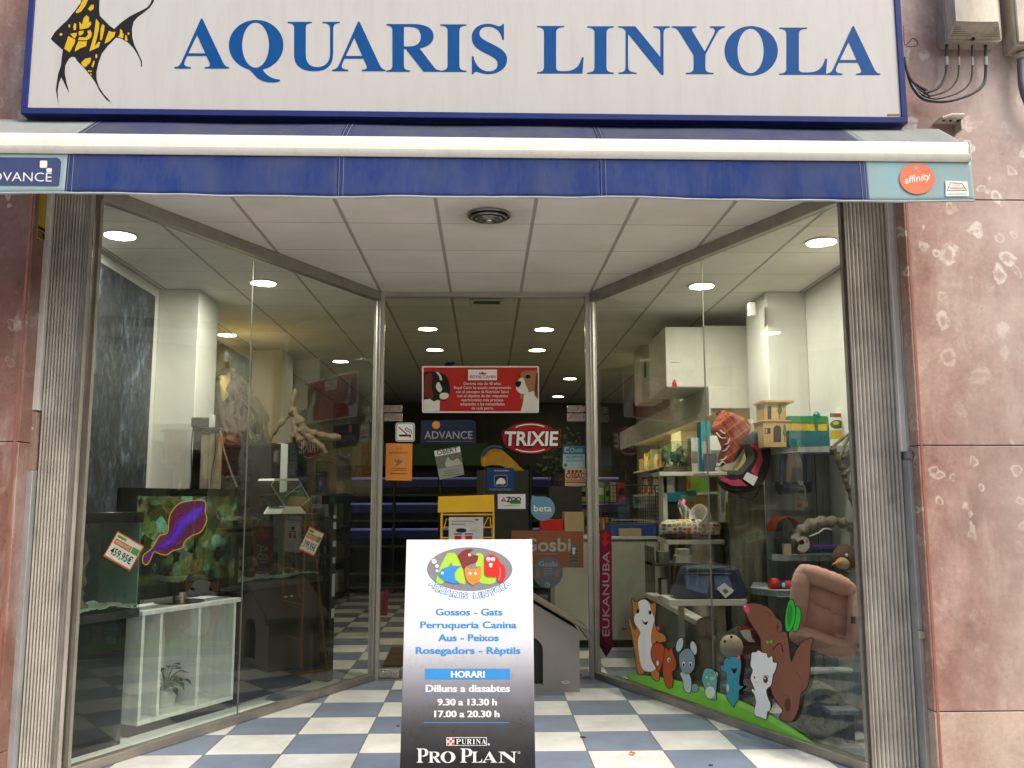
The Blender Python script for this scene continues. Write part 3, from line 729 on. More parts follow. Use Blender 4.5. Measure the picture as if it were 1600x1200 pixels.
A_.poly([(1477, 282.5), (1511, 284), (1513, 307), (1476.5, 307.5)], 'bar_white', 1.5)
for a, c_ in (((1479, 298.5), (1484, 286)), ((1484, 286), (1502, 287)), ((1502, 287), (1509.5, 298)), ((1479, 298.5), (1509.5, 298))): A_.poly(stroke([a, c_], .9), 'grey_ink', 3)
A_.text('TOLDOS', 1493, 291, 2.0, 'grey_ink', 3); A_.text('TORRENTS', 1494, 296.5, 3.4, 'red_ink', 3, w=24); A_.rect(1480, 303.5, 1510, 304.2, 'grey_ink', 3)
b.build('printed_badge', aw, smooth=False)['label'] = 'orange disc with white script and a small white maker patch'
mk('bracket_paint', (.52, .48, .40), .6, .1, var=.25, sc=14, dirt=.8)
br = thing('awning_bracket', P(1490, 200, 4.95), 'weathered white metal bracket holding the right end of the awning', 'bracket')
p0, p1 = P(1468, 184, 4.93), P(1509, 200, 4.93)
b = MB(); b.box(p0.x, p1.x-.02, 4.90, 4.998, p0.z-.010, p0.z, 'bracket_paint'); b.box(p1.x-.032, p1.x-.02, 4.92, 4.998, p0.z-.075, p0.z-.011, 'bracket_paint'); b.build('plate', br, bevel=.003)
b = MB()
for dx in (.03, .07, .115): b.lathe([(.009, 0), (.009, .006), (.004, .008)], (p0.x+dx, 4.94, p0.z-.016), 'black_gap', 8)
b.tube([(p0.x-.02, 4.86, p0.z-.035), (p0.x+.03, 4.85, p0.z-.018), (p0.x+.1, 4.85, p0.z-.018)], .010, 'bracket_paint', 8); b.build('bolt_arm', br)

# --- electric boxes and cables on the right facade
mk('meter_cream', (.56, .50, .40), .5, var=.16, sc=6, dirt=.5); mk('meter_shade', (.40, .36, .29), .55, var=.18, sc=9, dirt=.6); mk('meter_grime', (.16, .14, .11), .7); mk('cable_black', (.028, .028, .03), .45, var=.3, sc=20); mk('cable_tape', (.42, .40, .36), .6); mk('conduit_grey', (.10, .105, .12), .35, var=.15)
def mbx(x, y, Y): return P(x, y, Y)
q = lambda x, y: P(x, y, 4.97)
xa, xb = P(1466, 40, 4.97).x, P(1553, 40, 4.97).x; zA = P(1500, 70, 4.94).z
e = thing('meter_box', ((xa+xb)/2, 4.97, zA), 'weathered cream electric box with four black cables hanging under it', 'electric box')
b = MB(); b.rbox(xa, xb, 4.90, 4.999, zA, zA+.62, .025, 'meter_shade'); b.build('base', e, bevel=.006)
xc, xd = P(1493, 20, 4.80).x, P(1559, 20, 4.80).x; zB = P(1520, 33, 4.80).z
b = MB(); n = 10; top, mid, low = [], [], []
for i in range(n+1):
    u = i/n; bow = .016*math.sin(math.pi*u)
    top.append(Vector((xc+(xd-xc)*u, 4.80-bow, zB+.6))); mid.append(Vector((xc+(xd-xc)*u, 4.80-bow, zB-.012*math.sin(math.pi*u)))); low.append(Vector((xa+.008+(xb-xa-.016)*u, 4.898, zA+.015)))
back = [Vector((xa+.008+(xb-xa-.016)*u/n, 4.898, zB+.6)) for u in range(n+1)]
N = n+1; vs = top+mid+low+back
b.add(vs, [(i, i+1, N+i+1, N+i) for i in range(n)]+[(0, N, 2*N, 3*N), (n, 3*N+n, 2*N+n, N+n)]+[(i+1, i, 3*N+i, 3*N+i+1) for i in range(n)], 'meter_cream')
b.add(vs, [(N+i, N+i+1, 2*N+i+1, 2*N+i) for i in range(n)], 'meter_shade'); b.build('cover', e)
b = MB()
for k in range(1, 6):                 # ribs across the sloping chin
    for u0, u1 in ((.05, .42), (.62, .95)):
        f = .25+.12*k
        pts = [mid[0].lerp(mid[n], u0+(u1-u0)*j/4).lerp(low[0].lerp(low[n], u0+(u1-u0)*j/4), f)+Vector((0, -.003-.012*math.sin(math.pi*(u0+(u1-u0)*j/4))*(1-f), 0)) for j in range(5)]
        b.tube(pts, .0028, 'meter_grime', 5)
cpt = mid[5].lerp(low[5], .72)+Vector((0, -.004, 0)); b.lathe([(.013, 0), (.013, .005), (.009, .007)], cpt, 'meter_shade', 14, Matrix.Rotation(R_(70), 4, 'X')); b.box(cpt.x-.008, cpt.x+.008, 4.885, 4.899, zA+.005, zA+.02, 'black_gap')
b.build('ribs', e)
for i, (x, yd, r, ye) in enumerate(((1479, 92, .0085, 112), (1498, 92, .0055, 118), (1519, 92, .0055, 128), (1540, 94, .0095, 132))):
    c0 = P(x, 74, 4.94); xx = x
    path = [P(x, 70, 4.94), P(x, 88, 4.94), P(x+.5, 104, 4.94), P(x-3, 122+i*3, 4.93), P(x-14-i*3, 138+i*3, 4.92), P(x-34-i*9, 145+i*4.5, 4.91), P(1450-i*2, 143+i*4, 4.92), P(1428, 130+i*3, 4.93), P(1418+i, 114+i*3, 4.94), P(1413, 90, 4.95)]
    b = MB(); b.tube(sp(path, 5, False), r, 'cable_black', 8); o = b.build('cable', e)
    b = MB(); b.tube([P(x, 89, 4.94), P(x, 102, 4.94)], r+.002, 'cable_tape', 8); b.build('tape', o)
cb2 = MB(); cb2.tube(sp([P(1412, 40, 4.96), P(1414, 70, 4.95), P(1426, 60, 4.95), P(1434, 66, 4.95), P(1430, 72, 4.95), P(1416, 73, 4.95)], 5, False), .003, 'cable_black', 5); cb2.build('thin_wire', e)
xa2 = P(1568, 40, 4.97).x; z2 = P(1590, 80, 4.93).z
e2 = thing('meter_box', (xa2+.15, 4.97, z2), 'cream electric box with a fat grey conduit below it, cut by the photo edge', 'electric box')
b = MB(); b.box(xa2, xa2+.36, 4.87, 4.999, z2, z2+.7, 'meter_shade'); b.build('base', e2, bevel=.008)
xf = P(1588, 30, 4.86).x; zf = P(1590, 66, 4.86).z
b = MB(); b.box(xf, xa2+.34, 4.855, 4.869, zf, z2+.68, 'meter_cream'); b.build('lid', e2, bevel=.006)
b = MB(); b.lathe([(.03, 0), (.036, .012), (.036, .03), (.026, .036)], P(1597, 92, 4.93), 'meter_shade', 16); b.build('collar', e2)
b = MB(); b.tube(sp([P(1595, 88, 4.93), P(1595, 110, 4.93), P(1597, 135, 4.93), P(1605, 160, 4.93), P(1622, 182, 4.93), P(1650, 200, 4.94)], 5, False), .020, 'conduit_grey', 12); b.build('conduit', e2)

# --- alarm plate on the left inner jamb
ink('plate_yellow', (.50, .34, .05), .5, .1)
JXp = RECL+.0006
ap = MB(); A_ = Art(ap, (JXp, 5.2, 2), (1, 0, 0), .002)
def jz(yf, zf): return Vector((JXp, 5.0+yf, zf))
JM = lambda u, v: Vector((JXp, 5.035+u*.001, 3.30-v*.001))   # u: mm into the jamb, v: mm down
A_.mp = JM
A_.slab([(0, 0), (170, 0), (170, 300), (0, 300)], 'plate_yellow', 0, .0015)
A_.rect(3, 225, 167, 243, 'black_ink', 1); A_.rect(8, 252, 162, 290, 'black_ink', 1); A_.text('SIC', 14, 283, 24, 'plate_yellow', 2, 'L', bold=.02); A_.ell(120, 170, 26, 40, 'black_ink', 1); A_.text('A', 100, 80, 30, 'black_ink', 1)
tag(ap.build('alarm_plate', smooth=False), 'yellow and black plate on the shaded side of the left marble jamb', 'plate')

# ================================================================== PAVEMENT SIGN
t = NT('print_gradient')
szn = t.n('SeparateXYZ', {0: t.co()}).outputs[2]
g = t.ramp(t.n('MapRange', {0: szn, 1: .05, 2: 1.31}), [(.10, (.010, .010, .011)), (.21, (.022, .022, .023)), (.31, (.065, .064, .068)), (.38, (.14, .135, .15)), (.45, (.245, .24, .27)), (.52, (.40, .40, .44)), (.60, (.66, .67, .71)), (.70, (.83, .83, .84))])
t.p(Base_Color=t.mix(1.0, g, t.ramp(t.noise(5, 6, .7), [(.3, (.93, .93, .93)), (.7, (1.02, 1.02, 1.02))]), 'MULTIPLY'), Roughness=t.ramp(t.noise(6, 6, .75), [(.35, .22), (.7, .5)]))
ink('sky_blue', (.05, .27, .63)); ink('logo_green', (.42, .66, .06)); ink('logo_brown', (.27, .055, .045)); ink('logo_orange', (.86, .26, .05)); ink('logo_red', (.76, .035, .03)); ink('logo_grey', (.30, .29, .32)); ink('logo_blue', (.05, .27, .65)); ink('pale_blue', (.45, .66, .86)); ink('grey_pale', (.55, .56, .58))
mk('sign_frame', (.55, .55, .56), .35, .5)
D_ = Vector((0, -.2, -1.05)).normalized(); T0 = P(733.5, 843, 4.6); Nn = Vector((0, -1.05, .2)).normalized()
LEN = T0.z/abs(D_.z)-.03
ps = thing('pavement_sign', T0+Vector((0, .15, -T0.z)), 'tall white to black pavement sign with opening hours and a coloured animal logo', 'pavement sign')
mp_ = lambda u, v: T0+Vector((u, 0, 0))+D_*v
b = MB(); hw = .317
b.hexa([mp_(-hw, 0), mp_(hw, 0), mp_(hw, LEN), mp_(-hw, LEN)], [mp_(-hw, 0)-Nn*.014, mp_(hw, 0)-Nn*.014, mp_(hw, LEN)-Nn*.014, mp_(-hw, LEN)-Nn*.014], 'print_gradient')
b.build('front_panel', ps, bevel=.002)
b = MB(); D2 = Vector((0, .36, -1.05)).normalized(); N2 = Vector((0, 1.05, .36)).normalized(); T2 = T0+Vector((0, .035, -.03)); L2 = T2.z/abs(D2.z)-.03
m2_ = lambda u, v: T2+Vector((u, 0, 0))+D2*v
b.hexa([m2_(-hw, 0), m2_(hw, 0), m2_(hw, L2), m2_(-hw, L2)], [m2_(-hw, 0)+N2*.014, m2_(hw, 0)+N2*.014, m2_(hw, L2)+N2*.014, m2_(-hw, L2)+N2*.014], 'sign_frame'); b.build('back_panel', ps, bevel=.002)
for u in (-hw+.02, hw-.02):
    b = MB(); b.tube([mp_(u, LEN-.02)-Nn*.007, mp_(u, LEN+.028)-Nn*.007], .012, 'black_ink', 8); b.build('foot', ps)
    b = MB(); b.tube([m2_(u, L2-.02)+N2*.007, m2_(u, L2+.026)+N2*.007], .012, 'black_ink', 8); b.build('foot', ps)
b = MB(); A_ = Art(b, T0, Nn)
for s_, y, x0, x1 in (('Gossos - Gats', 961.5, 681, 785), ('Perruqueria Canina', 981.5, 657, 807), ('Aus - Peixos', 1001.5, 685, 779), ('Rosegadors - Rèptils', 1021.5, 650, 813)):
    A_.text(s_, (x0+x1)/2, y, 10.4, 'sky_blue', 1, w=x1-x0, bold=.012, fat=.45)
A_.rect(664, 1045, 797, 1062, 'sky_blue', 1)
A_.text('HORARI', 731, 1058.5, 9.8, 'white_ink', 2, w=52, bold=.015, fat=.4)
A_.text('Dilluns a dissabtes', 731, 1081, 10.8, 'white_ink', 1, w=131, bold=.012, fat=.5); A_.rect(664, 1084, 797, 1084.9, 'sky_blue', 1)
A_.text('9.30 a 13.30 h', 730, 1102, 10, 'white_ink', 1, w=92, bold=.012, fat=.55); A_.text('17.00 a 20.30 h', 729.5, 1120.5, 10, 'white_ink', 1, w=101, bold=.012, fat=.55)
A_.rect(662, 1128.4, 795, 1129.6, 'sky_blue', 1)
A_.rect(697.5, 1152, 760.5, 1165, 'white_ink', 1); A_.rect(710, 1153, 759.6, 1164, 'black_ink', 2)
for i in range(3):
    for j in range(3):
        if (i+j) % 2 == 0: A_.rect(698.5+i*3.7, 1152.8+j*3.8, 702.2+i*3.7, 1156.6+j*3.8, 'red_ink', 2)
x = 712.5
for ch in 'PURINA':
    wch = {'I': 4.2}.get(ch, 7.6); serif(A_, ch, x, x+wch, 1154.6, 1162.6, 'white_ink', 3); x += wch+1.0
A_.ell(763.5, 1163, 1.6, 1.6, 'white_ink', 1)
for ch, x0, x1, yt in (('P', 651, 669, 1169.5), ('R', 669.5, 689, 1174.5), ('O', 688.5, 711.5, 1174.5), ('P', 719, 738, 1169.5), ('L', 737, 753.5, 1174.5), ('A', 753, 777, 1174.5), ('N', 778, 808, 1174.5)): serif(A_, ch, x0, x1, yt, 1191.5, 'white_ink', 1+(ch in 'AL'))
A_.ell(811, 1176, 1.8, 1.8, 'white_ink', 1); A_.ell(811, 1176, 1.1, 1.1, 'black_ink', 2)
b.build('lettering', ps, smooth=False)
b = MB(); A_ = Art(b, T0, Nn); lz = lambda pts: [(640+x/8.42, 840+y/8.42) for x, y in pts]
L_ = lambda pts, m, l: A_.poly(sp(lz(pts), 3), m, l)
C_ = lambda cx, cy, r, m, l: A_.poly(lz(ellp(cx, cy, r, r, 18)), m, l)
A_.poly(lz(ellp(790, 415, 562, 288, 64)), 'logo_grey', 1)
L_([(365, 600), (352, 560), (400, 390), (490, 220), (520, 203), (580, 203), (615, 230), (660, 310), (700, 420), (735, 600), (690, 606), (640, 595), (560, 560), (470, 560), (440, 600), (400, 608)], 'logo_green', 2)
A_.poly(lz([(545, 320), (572, 372), (515, 376)]), 'logo_grey', 3)
A_.poly(lz([(875, 205), (920, 203), (955, 215), (975, 250), (985, 500), (1145, 515), (1130, 590), (1060, 612), (960, 605), (910, 580), (940, 520), (940, 380), (870, 380)]), 'logo_green', 2)
A_.poly(lz([(630, 240), (690, 180), (750, 150), (800, 148), (850, 157), (805, 185), (800, 205), (820, 225), (905, 238), (895, 300), (880, 325), (800, 345), (740, 380), (708, 420), (690, 380), (650, 290)]), 'logo_brown', 4); C_(788, 226, 19, 'white_ink', 5)
A_.poly(lz([(372, 475), (430, 410), (520, 380), (600, 372), (690, 372), (630, 410), (600, 455), (590, 500), (605, 550), (650, 590), (680, 605), (560, 600), (450, 565), (395, 520)]), 'logo_blue', 5); C_(432, 466, 19, 'white_ink', 6)
A_.poly(lz([(740, 380), (765, 400), (790, 412), (880, 410), (930, 380), (943, 420), (940, 510), (900, 585), (835, 625), (780, 595), (735, 520), (725, 430)]), 'logo_orange', 6)
for ex in (795, 867): C_(ex, 472, 19, 'white_ink', 7)
A_.poly(lz([(985, 290), (1010, 240), (1060, 218), (1110, 225), (1160, 270), (1190, 330), (1240, 360), (1265, 420), (1260, 520), (1225, 585), (1160, 580), (1150, 515), (1040, 515), (1000, 500), (985, 470)]), 'logo_red', 7)
for ex in (1038, 1098): C_(ex, 283, 28, 'white_ink', 8)
A_.poly(lz([(1045, 335), (1092, 335), (1085, 380), (1068, 395), (1050, 380)]), 'white_ink', 8); A_.poly(lz(stroke(sp([(1185, 380), (1195, 470), (1165, 575)], 5, False), 16)), 'logo_grey', 8)
for bx, by, br_ in ((323, 313, 33), (360, 375, 24), (360, 436, 18)): C_(bx, by, br_, 'white_ink', 4)
word = 'AQUARIS LINYOLA'; wid = [1.15, 1.15, 1.1, 1.15, 1.1, .5, 1.0, .6, .9, .5, 1.15, 1.1, 1.15, .9, 1.15]; tot = sum(wid); acc = 0
for ch, wd in zip(word, wid):
    f = (acc+wd/2)/tot; acc += wd
    a = R_(151-122*f); r1, r2 = 609, 362
    cx, cy = 790+r1*math.cos(a), 415+r2*math.sin(a)
    tx, ty = r1*math.sin(a), -r2*math.cos(a); rot = math.atan2(ty, tx)
    if ch == ' ': continue
    (px, py), = lz([(cx, cy)])
    A_.text(ch, px, py+3, 8.8, 'sky_blue', 1, 'C', rot, .05, fat=.8); A_.text(ch, px, py+3, 8.4, 'white_ink', 2.5, 'C', rot, .02)
b.build('animal_logo', ps, smooth=False)

# ================================================================== STICKERS ON THE DOOR
SD = DOORY-.0085
def sticker(name, lab, fn, p0=(0, SD, 0), n=(0, -1, 0), cat='sticker', group=None):
    b = MB(); a = Art(b, p0, n); fn(a); o = b.build(name, smooth=False); return tag(o, lab, cat, group)
def lines(a, x0, x1, ys, m, l, h=.8, jit=.25):
    for y in ys:
        x = x0+random.random()*jit*(x1-x0)*.3; xe = x1-random.random()*jit*(x1-x0)*.3
        while x < xe:
            w_ = min(xe-x, 1.2+random.random()*4); a.rect(x, y-h/2, x+w_, y+h/2, m, l); x += w_+.7
ink('orange_paper', (.72, .27, .06), .7); ink('advance_navy', (.03, .042, .085), .4); ink('silver_ink', (.42, .42, .42)); ink('card_green', (.40, .44, .37)); ink('photo_grey', (.20, .21, .18)); ink('photo_pale', (.55, .57, .50)); ink('alarm_blue', (.055, .15, .26)); ink('alarm_pale', (.33, .47, .50)); ink('cream_ink', (.58, .44, .27)); ink('brown_ink', (.24, .055, .02)); ink('dealer_blue', (.022, .07, .22)); ink('fur_black', (.03, .022, .02)); ink('fur_brown', (.17, .045, .022)); ink('fur_tan', (.42, .20, .085)); ink('fur_white', (.66, .64, .60)); ink('fur_grey', (.16, .155, .15)); ink('poster_red', (.55, .035, .028)); ink('beta_blue', (.16, .36, .55)); ink('gosbi_brown', (.30, .12, .055)); ink('gosbi_grey', (.16, .19, .23)); ink('euk_red', (.24, .015, .05)); ink('euk_dark', (.12, .01, .03)); ink('azoo_green', (.03, .28, .11)); ink('purple_ink', (.10, .04, .22)); ink('trixie_red', (.46, .02, .028))
def f_smoke(a):
    a.rect(618, 660.5, 648, 690, 'white_ink', 0, 4); a.rect(619.2, 661.7, 646.8, 688.8, 'black_ink', 1, 3.4); a.rect(620, 662.5, 646, 688, 'white_ink', 2, 3)
    a.rect(623.5, 679, 642.5, 682, 'black_ink', 3)
    for pth in ([(633, 670), (636, 668.5), (638, 671), (641, 671.5), (643, 675), (642.5, 678)], [(633, 670), (635.5, 673.5), (639, 674), (640.5, 677)]): a.poly(stroke(sp(pth, 4, False), 1.1), 'black_ink', 3)
    a.poly(stroke([(623, 667.5), (641.5, 683.5)], 2.0), 'red_ink', 4)
sticker('no_smoking_sticker', 'small white no smoking sticker on the door above the orange notice', f_smoke)
def f_adv(a):
    a.poly([(658, 657), (735, 656), (740, 657.5), (743, 661), (744, 693.5), (657, 693)], 'advance_navy', 0)
    a.ell(681.5, 664, 6.2, 6.2, 'orange_paper', 1)
    a.text('ADVANCE', 663, 685.5, 11.5, 'silver_ink', 1, 'L', 0, .01, 75); lines(a, 663, 740, [689.5], 'grey_ink', 1, .9)
sticker('brand_sticker', 'dark navy sticker with grey capitals and an orange dot on the door', f_adv)
def f_or(a):
    a.poly([(603, 692.5), (644.5, 693), (643.5, 751), (602, 750.5)], 'orange_paper', 0)
    a.text('AVIS', 623, 702.5, 3, 'brown_ink', 1); a.text('INFORMACIÓ', 623, 709, 3.4, 'brown_ink', 1)
    a.poly([(617, 717), (621, 720), (623, 715), (625, 720), (630, 718), (627, 723), (623, 727), (618, 728), (621, 723), (617, 721)], 'photo_grey', 1)
    lines(a, 612, 636, [732, 735], 'brown_ink', 1, .9); lines(a, 608, 638, [740], 'brown_ink', 1, 1.3)
sticker('orange_notice', 'bright orange paper notice taped to the left door glass', f_or)
def f_ob(a):
    rot = -.155; a.poly([(678, 704.5), (718.5, 697), (725.5, 741.5), (687, 749.5)], 'card_green', 0)
    a.poly([(680, 713), (720, 705.5), (723, 725), (683.5, 733)], 'photo_grey', 1)
    a.poly(sp([(697, 729), (696, 722), (700, 714), (703, 718), (708, 720), (715, 716), (720, 722), (722, 724.5), (710, 727.5)], 3), 'photo_pale', 2)
    a.poly([(678.4, 705), (718.3, 697.5), (719.6, 706), (680, 713.5)], 'white_ink', 2); a.text('OBERT', 699.3, 708.2, 6.8, 'black_ink', 3, 'C', -.185, .012, 33)
    for y, x0, x1 in ((735, 693, 715), (738.5, 694, 716), (742, 692, 720)): a.poly(stroke([(x0, y+1.8), (x1, y-1.6)], 1.0), 'grey_ink', 1)
sticker('open_card', 'tilted white card reading OBERT hanging inside the left door leaf', f_ob, cat='card')
def f_trx(a):
    a.poly(ellp(829, 684.5, 44.5, 25.5, 48), 'fur_black', 0); a.poly(ellp(829, 684.5, 43.5, 24.5, 48), 'trixie_red', 1)
    a.poly(stroke([(829+38*math.cos(R_(q_)), 684.5+21.5*math.sin(R_(q_))) for q_ in range(-128, -55, 8)], 1.6), 'white_ink', 2); a.poly(stroke([(829+38*math.cos(R_(q_)), 684.5+21.5*math.sin(R_(q_))) for q_ in range(55, 128, 8)], 1.6), 'white_ink', 2)
    a.text('TRIXIE', 829.5, 696.5, 22, 'trixie_red', 3, 'C', 0, .085, 92, .06); a.text('TRIXIE', 829.5, 696.3, 22, 'fur_black', 4, 'C', 0, .06, 90, .06); a.text('TRIXIE', 829.5, 695.8, 21, 'white_ink', 5, 'C', 0, .028, 84, .06)
sticker('brand_sticker', 'red oval sticker with fat white capitals on the right door leaf', f_trx)
def f_al(a):
    a.rect(879.5, 696.5, 914, 732.5, 'alarm_pale', 0); a.rect(879.5, 696.5, 914, 710, 'alarm_blue', 1); a.rect(882, 699, 889, 707, 'alarm_pale', 2); a.rect(884, 701, 889.3, 705, 'alarm_blue', 3)
    a.text('Chubb', 900.5, 706.5, 6.6, 'alarm_pale', 2, w=20, bold=.01); a.text('ALARMA', 898, 716, 4.6, 'dealer_blue', 1, w=27); a.text('902 510 010', 898, 721.8, 3.8, 'alarm_blue', 1, w=27); a.ell(884, 727, 2, 2.2, 'dealer_blue', 1)
sticker('alarm_sticker', 'pale blue alarm sticker at the right edge of the door', f_al)
def f_os(a):
    a.rect(883, 732.5, 915, 759.5, 'cream_ink', 0)
    for i in range(4): a.ell(889+i*6, 736.5, 2.4, 2.6, 'brown_ink', 1)
    a.text('OSBAC', 899, 747.5, 8.6, 'brown_ink', 1, w=29, bold=.03); a.rect(884, 749.5, 914, 750.8, 'brown_ink', 1); a.rect(884, 752.5, 914, 754.5, 'brown_ink', 1); lines(a, 886, 912, [757.5], 'grey_ink', 1)
sticker('club_sticker', 'cream sticker with brown dogs below the blue alarm sticker', f_os)
def f_dl(a):
    a.rect(761, 731, 803, 767, 'dealer_blue', 0); lines(a, 770, 796, [735.5], 'silver_ink', 1, 2)
    a.rect(772, 742, 793, 760, 'silver_ink', 1, 3); a.rect(773, 743, 792, 759, 'advance_navy', 2, 2.4)
    a.poly(sp([(776, 752), (781, 747), (787, 748), (790, 754), (786, 757), (780, 756), (775, 757)], 3), 'white_ink', 3); a.text('Authorized Dealer', 782, 766, 3.6, 'silver_ink', 1, w=35)
sticker('dealer_sticker', 'square blue sticker with a white fish emblem on the door', f_dl)
def f_az(a):
    a.rect(776.5, 771, 822.5, 797, 'purple_ink', 0); a.rect(777.8, 772, 821, 795, 'white_ink', 1)
    a.poly([(783, 783.5), (787, 776.5), (791, 783.5)], 'red_ink', 2); a.poly([(785.6, 782), (787, 779.5), (788.4, 782)], 'white_ink', 3)
    a.text('Z', 795, 784, 7.4, 'black_ink', 2, bold=.04)
    for cx in (802.5, 810): a.poly(ellp(cx, 780.3, 4.2, 4, 24), 'black_ink', 2, [ellp(cx, 780.3, 2.4, 2.3, 20)])
    a.poly([(796.5, 787)]+[(805.5-8.8*math.cos(R_(q_)), 787-7*math.sin(R_(q_))) for q_ in range(0, 181, 15)], 'azoo_green', 3); lines(a, 783, 815, [790.2], 'grey_ink', 2)
sticker('brand_sticker', 'small white sticker with a red triangle and a green hill on the door', f_az)
def f_be(a):
    a.poly([(831, 774), (838, 776)]+[(848+19*math.cos(R_(q_)), 794.5+19*math.sin(R_(q_))) for q_ in range(-100, 171, 10)]+[(829.5, 785)], 'beta_blue', 0)
    a.text('beta', 848, 799, 9.8, 'white_ink', 1, w=28, bold=.012); a.rect(834.5, 801.5, 861.5, 802.5, 'silver_ink', 1)
sticker('brand_sticker', 'light blue drop shaped sticker with white lettering on the door', f_be)
def f_go(a):
    a.poly([(799, 829), (911.5, 830), (911.5, 887), (799, 886)], 'gosbi_brown', 0)
    a.text('Gosbi', 854.5, 861, 19.5, 'card_green', 1, w=75, bold=.02); lines(a, 836, 873, [865.3], 'silver_ink', 1, .8)
    a.poly(sp([(889, 883), (887, 873), (891, 863), (892, 851), (894, 849), (897, 851), (900, 849), (901.5, 852), (901, 862), (904.5, 873), (903, 883), (896, 884)], 3), 'fur_grey', 2)
    for y in (860, 865, 870, 875): a.poly(stroke([(890, y+2), (896, y), (903, y+2)], .9), 'fur_black', 3)
    a.ell(896.5, 862, 2, 5, 'fur_white', 4); a.ell(896.8, 857.2, 2.6, 1.8, 'fur_white', 4)
sticker('brand_poster', 'brown poster with a grey cat at the bottom of the right door leaf', f_go, cat='poster')
def f_gr(a):
    a.poly(ellp(856, 894.5, 23.5, 24.5, 40), 'gosbi_grey', 3.5); a.text('Gosbi', 856.5, 885, 8.2, 'silver_ink', 4.5, w=29, bold=.012)
    lines(a, 848, 865, [888.5, 891, 893.5, 896, 898.5], 'silver_ink', 4.5, .7)
    for cx in (840, 870): a.poly(sp([(cx-3, 902), (cx-2, 894), (cx, 888), (cx+2.5, 890), (cx+3, 898), (cx+3, 902)], 3), 'fur_tan', 4.5)
    a.ell(855.5, 913.5, 4, 4, 'silver_ink', 4.5); a.ell(855.5, 913.5, 2.6, 2.6, 'gosbi_grey', 5.5); a.ell(856, 913, 1.4, 1.4, 'silver_ink', 6.5)
sticker('brand_sticker', 'round grey sticker with two tan dogs, overlapping the brown poster', f_gr)
def f_rc(a):
    a.slab(rrect(659.5, 572, 842, 645, 2.5), 'white_ink', 0, .004); a.rect(661.5, 574, 840, 642.8, 'poster_red', 1)
    a.rect(731.5, 577.5, 776.5, 594, 'white_ink', 2); a.text('ROYAL CANIN', 754.3, 591, 4.6, 'poster_red', 3, w=40, bold=.02)
    a.poly([(749, 585), (748, 581.5), (751, 583), (754, 580.5), (757, 583), (760, 581.5), (759, 585)], 'poster_red', 3)
    for i, s_ in enumerate(('Durante más de 40 años.', 'Royal Canin ha estado comprometido', 'con el concepto de Nutrición Salud.', 'con el objetivo de dar respuestas', 'nutricionales más precisas.', 'adaptadas a las necesidades', 'de cada perro.')):
        a.text(s_, 754, 601.3+6.4*i, 4.3, 'white_ink', 2, w=(59, 89, 83, 79, 66, 69, 34)[i])
    z_ = lambda pts: [(640+x/7.27, 560+y/7.27) for x, y in pts]
    a.poly(z_([(162, 160), (220, 145), (290, 148), (350, 160), (410, 190), (440, 240), (460, 320), (462, 390), (430, 450), (400, 490), (370, 475), (345, 455), (330, 600), (160, 603), (162, 460)]), 'fur_black', 2)
    a.poly(z_(sp([(190, 180), (240, 160), (260, 220), (250, 330), (270, 420), (240, 470), (190, 440), (168, 380), (168, 250)], 3)), 'fur_brown', 3)
    a.poly(z_([(160, 470), (230, 460), (275, 490), (320, 470), (345, 480), (340, 598), (160, 602)]), 'fur_white', 4)
    a.poly(z_([(292, 150), (330, 158), (360, 200), (372, 245), (345, 250), (335, 200)]), 'fur_white', 4)
    a.poly(z_(sp([(305, 290), (335, 270), (355, 310), (370, 345), (350, 385), (320, 370), (300, 330)], 3)), 'fur_white', 4)
    a.poly(z_(sp([(360, 395), (400, 390), (440, 400), (440, 440), (395, 465), (350, 455), (340, 420)], 3)), 'fur_white', 4)
    a.poly(z_(sp([(350, 265), (385, 250), (420, 265), (425, 300), (390, 315), (360, 305)], 3)), 'black_ink', 5)
    a.poly(z_([(1455, 138), (1340, 138), (1270, 160), (1240, 215), (1235, 245), (1205, 275), (1205, 330), (1225, 380), (1260, 400), (1255, 455), (1280, 465), (1300, 420), (1455, 460)]), 'fur_tan', 2)
    a.poly(z_(sp([(1240, 240), (1290, 220), (1320, 300), (1350, 370), (1330, 400), (1270, 400), (1225, 370), (1210, 320)], 3)), 'fur_white', 3)
    a.poly(z_(sp([(1203, 275), (1230, 258), (1268, 265), (1262, 300), (1235, 330), (1210, 315)], 3)), 'black_ink', 4)
    a.poly(z_(ellp(1345, 207, 30, 22, 16)), 'fur_black', 4); a.poly(z_(ellp(1252, 207, 12, 14, 12)), 'fur_black', 4)
    a.poly(z_([(1300, 415), (1350, 385), (1415, 370), (1420, 420), (1455, 470), (1458, 600), (1262, 600), (1285, 520)]), 'fur_white', 4)
    a.poly(z_([(1445, 150), (1458, 170), (1458, 450), (1425, 400), (1425, 300)]), 'fur_brown', 5)
sticker('dog_poster', 'red poster with a boxer and a beagle head on the glass above the door', f_rc, (0, DOORY-.0112, 0), cat='poster')
s_ = 1; a_, b_, tt, nn = WIN[1]
def f_eu(a):
    a.poly([(936.5, 828), (955.5, 829), (957, 1012), (947, 1027), (937, 1010)], 'euk_red', 0); a.poly([(936.8, 985), (947, 1000), (957, 985), (957, 1012), (947, 1027), (937, 1010)], 'euk_dark', 1)
    for y in (836, 846): a.poly([(946, y-5), (953, y+1), (946, y+8), (939.5, y+1)], 'poster_red', 1)
    a.text('EUKANUBA', 952, 928, 10.5, 'silver_ink', 1, 'C', -math.pi/2, .005, 132)
sticker('brand_strip', 'tall crimson strip with white capitals running upwards beside the right window', f_eu, a_+nn*.0065, nn, 'sticker')

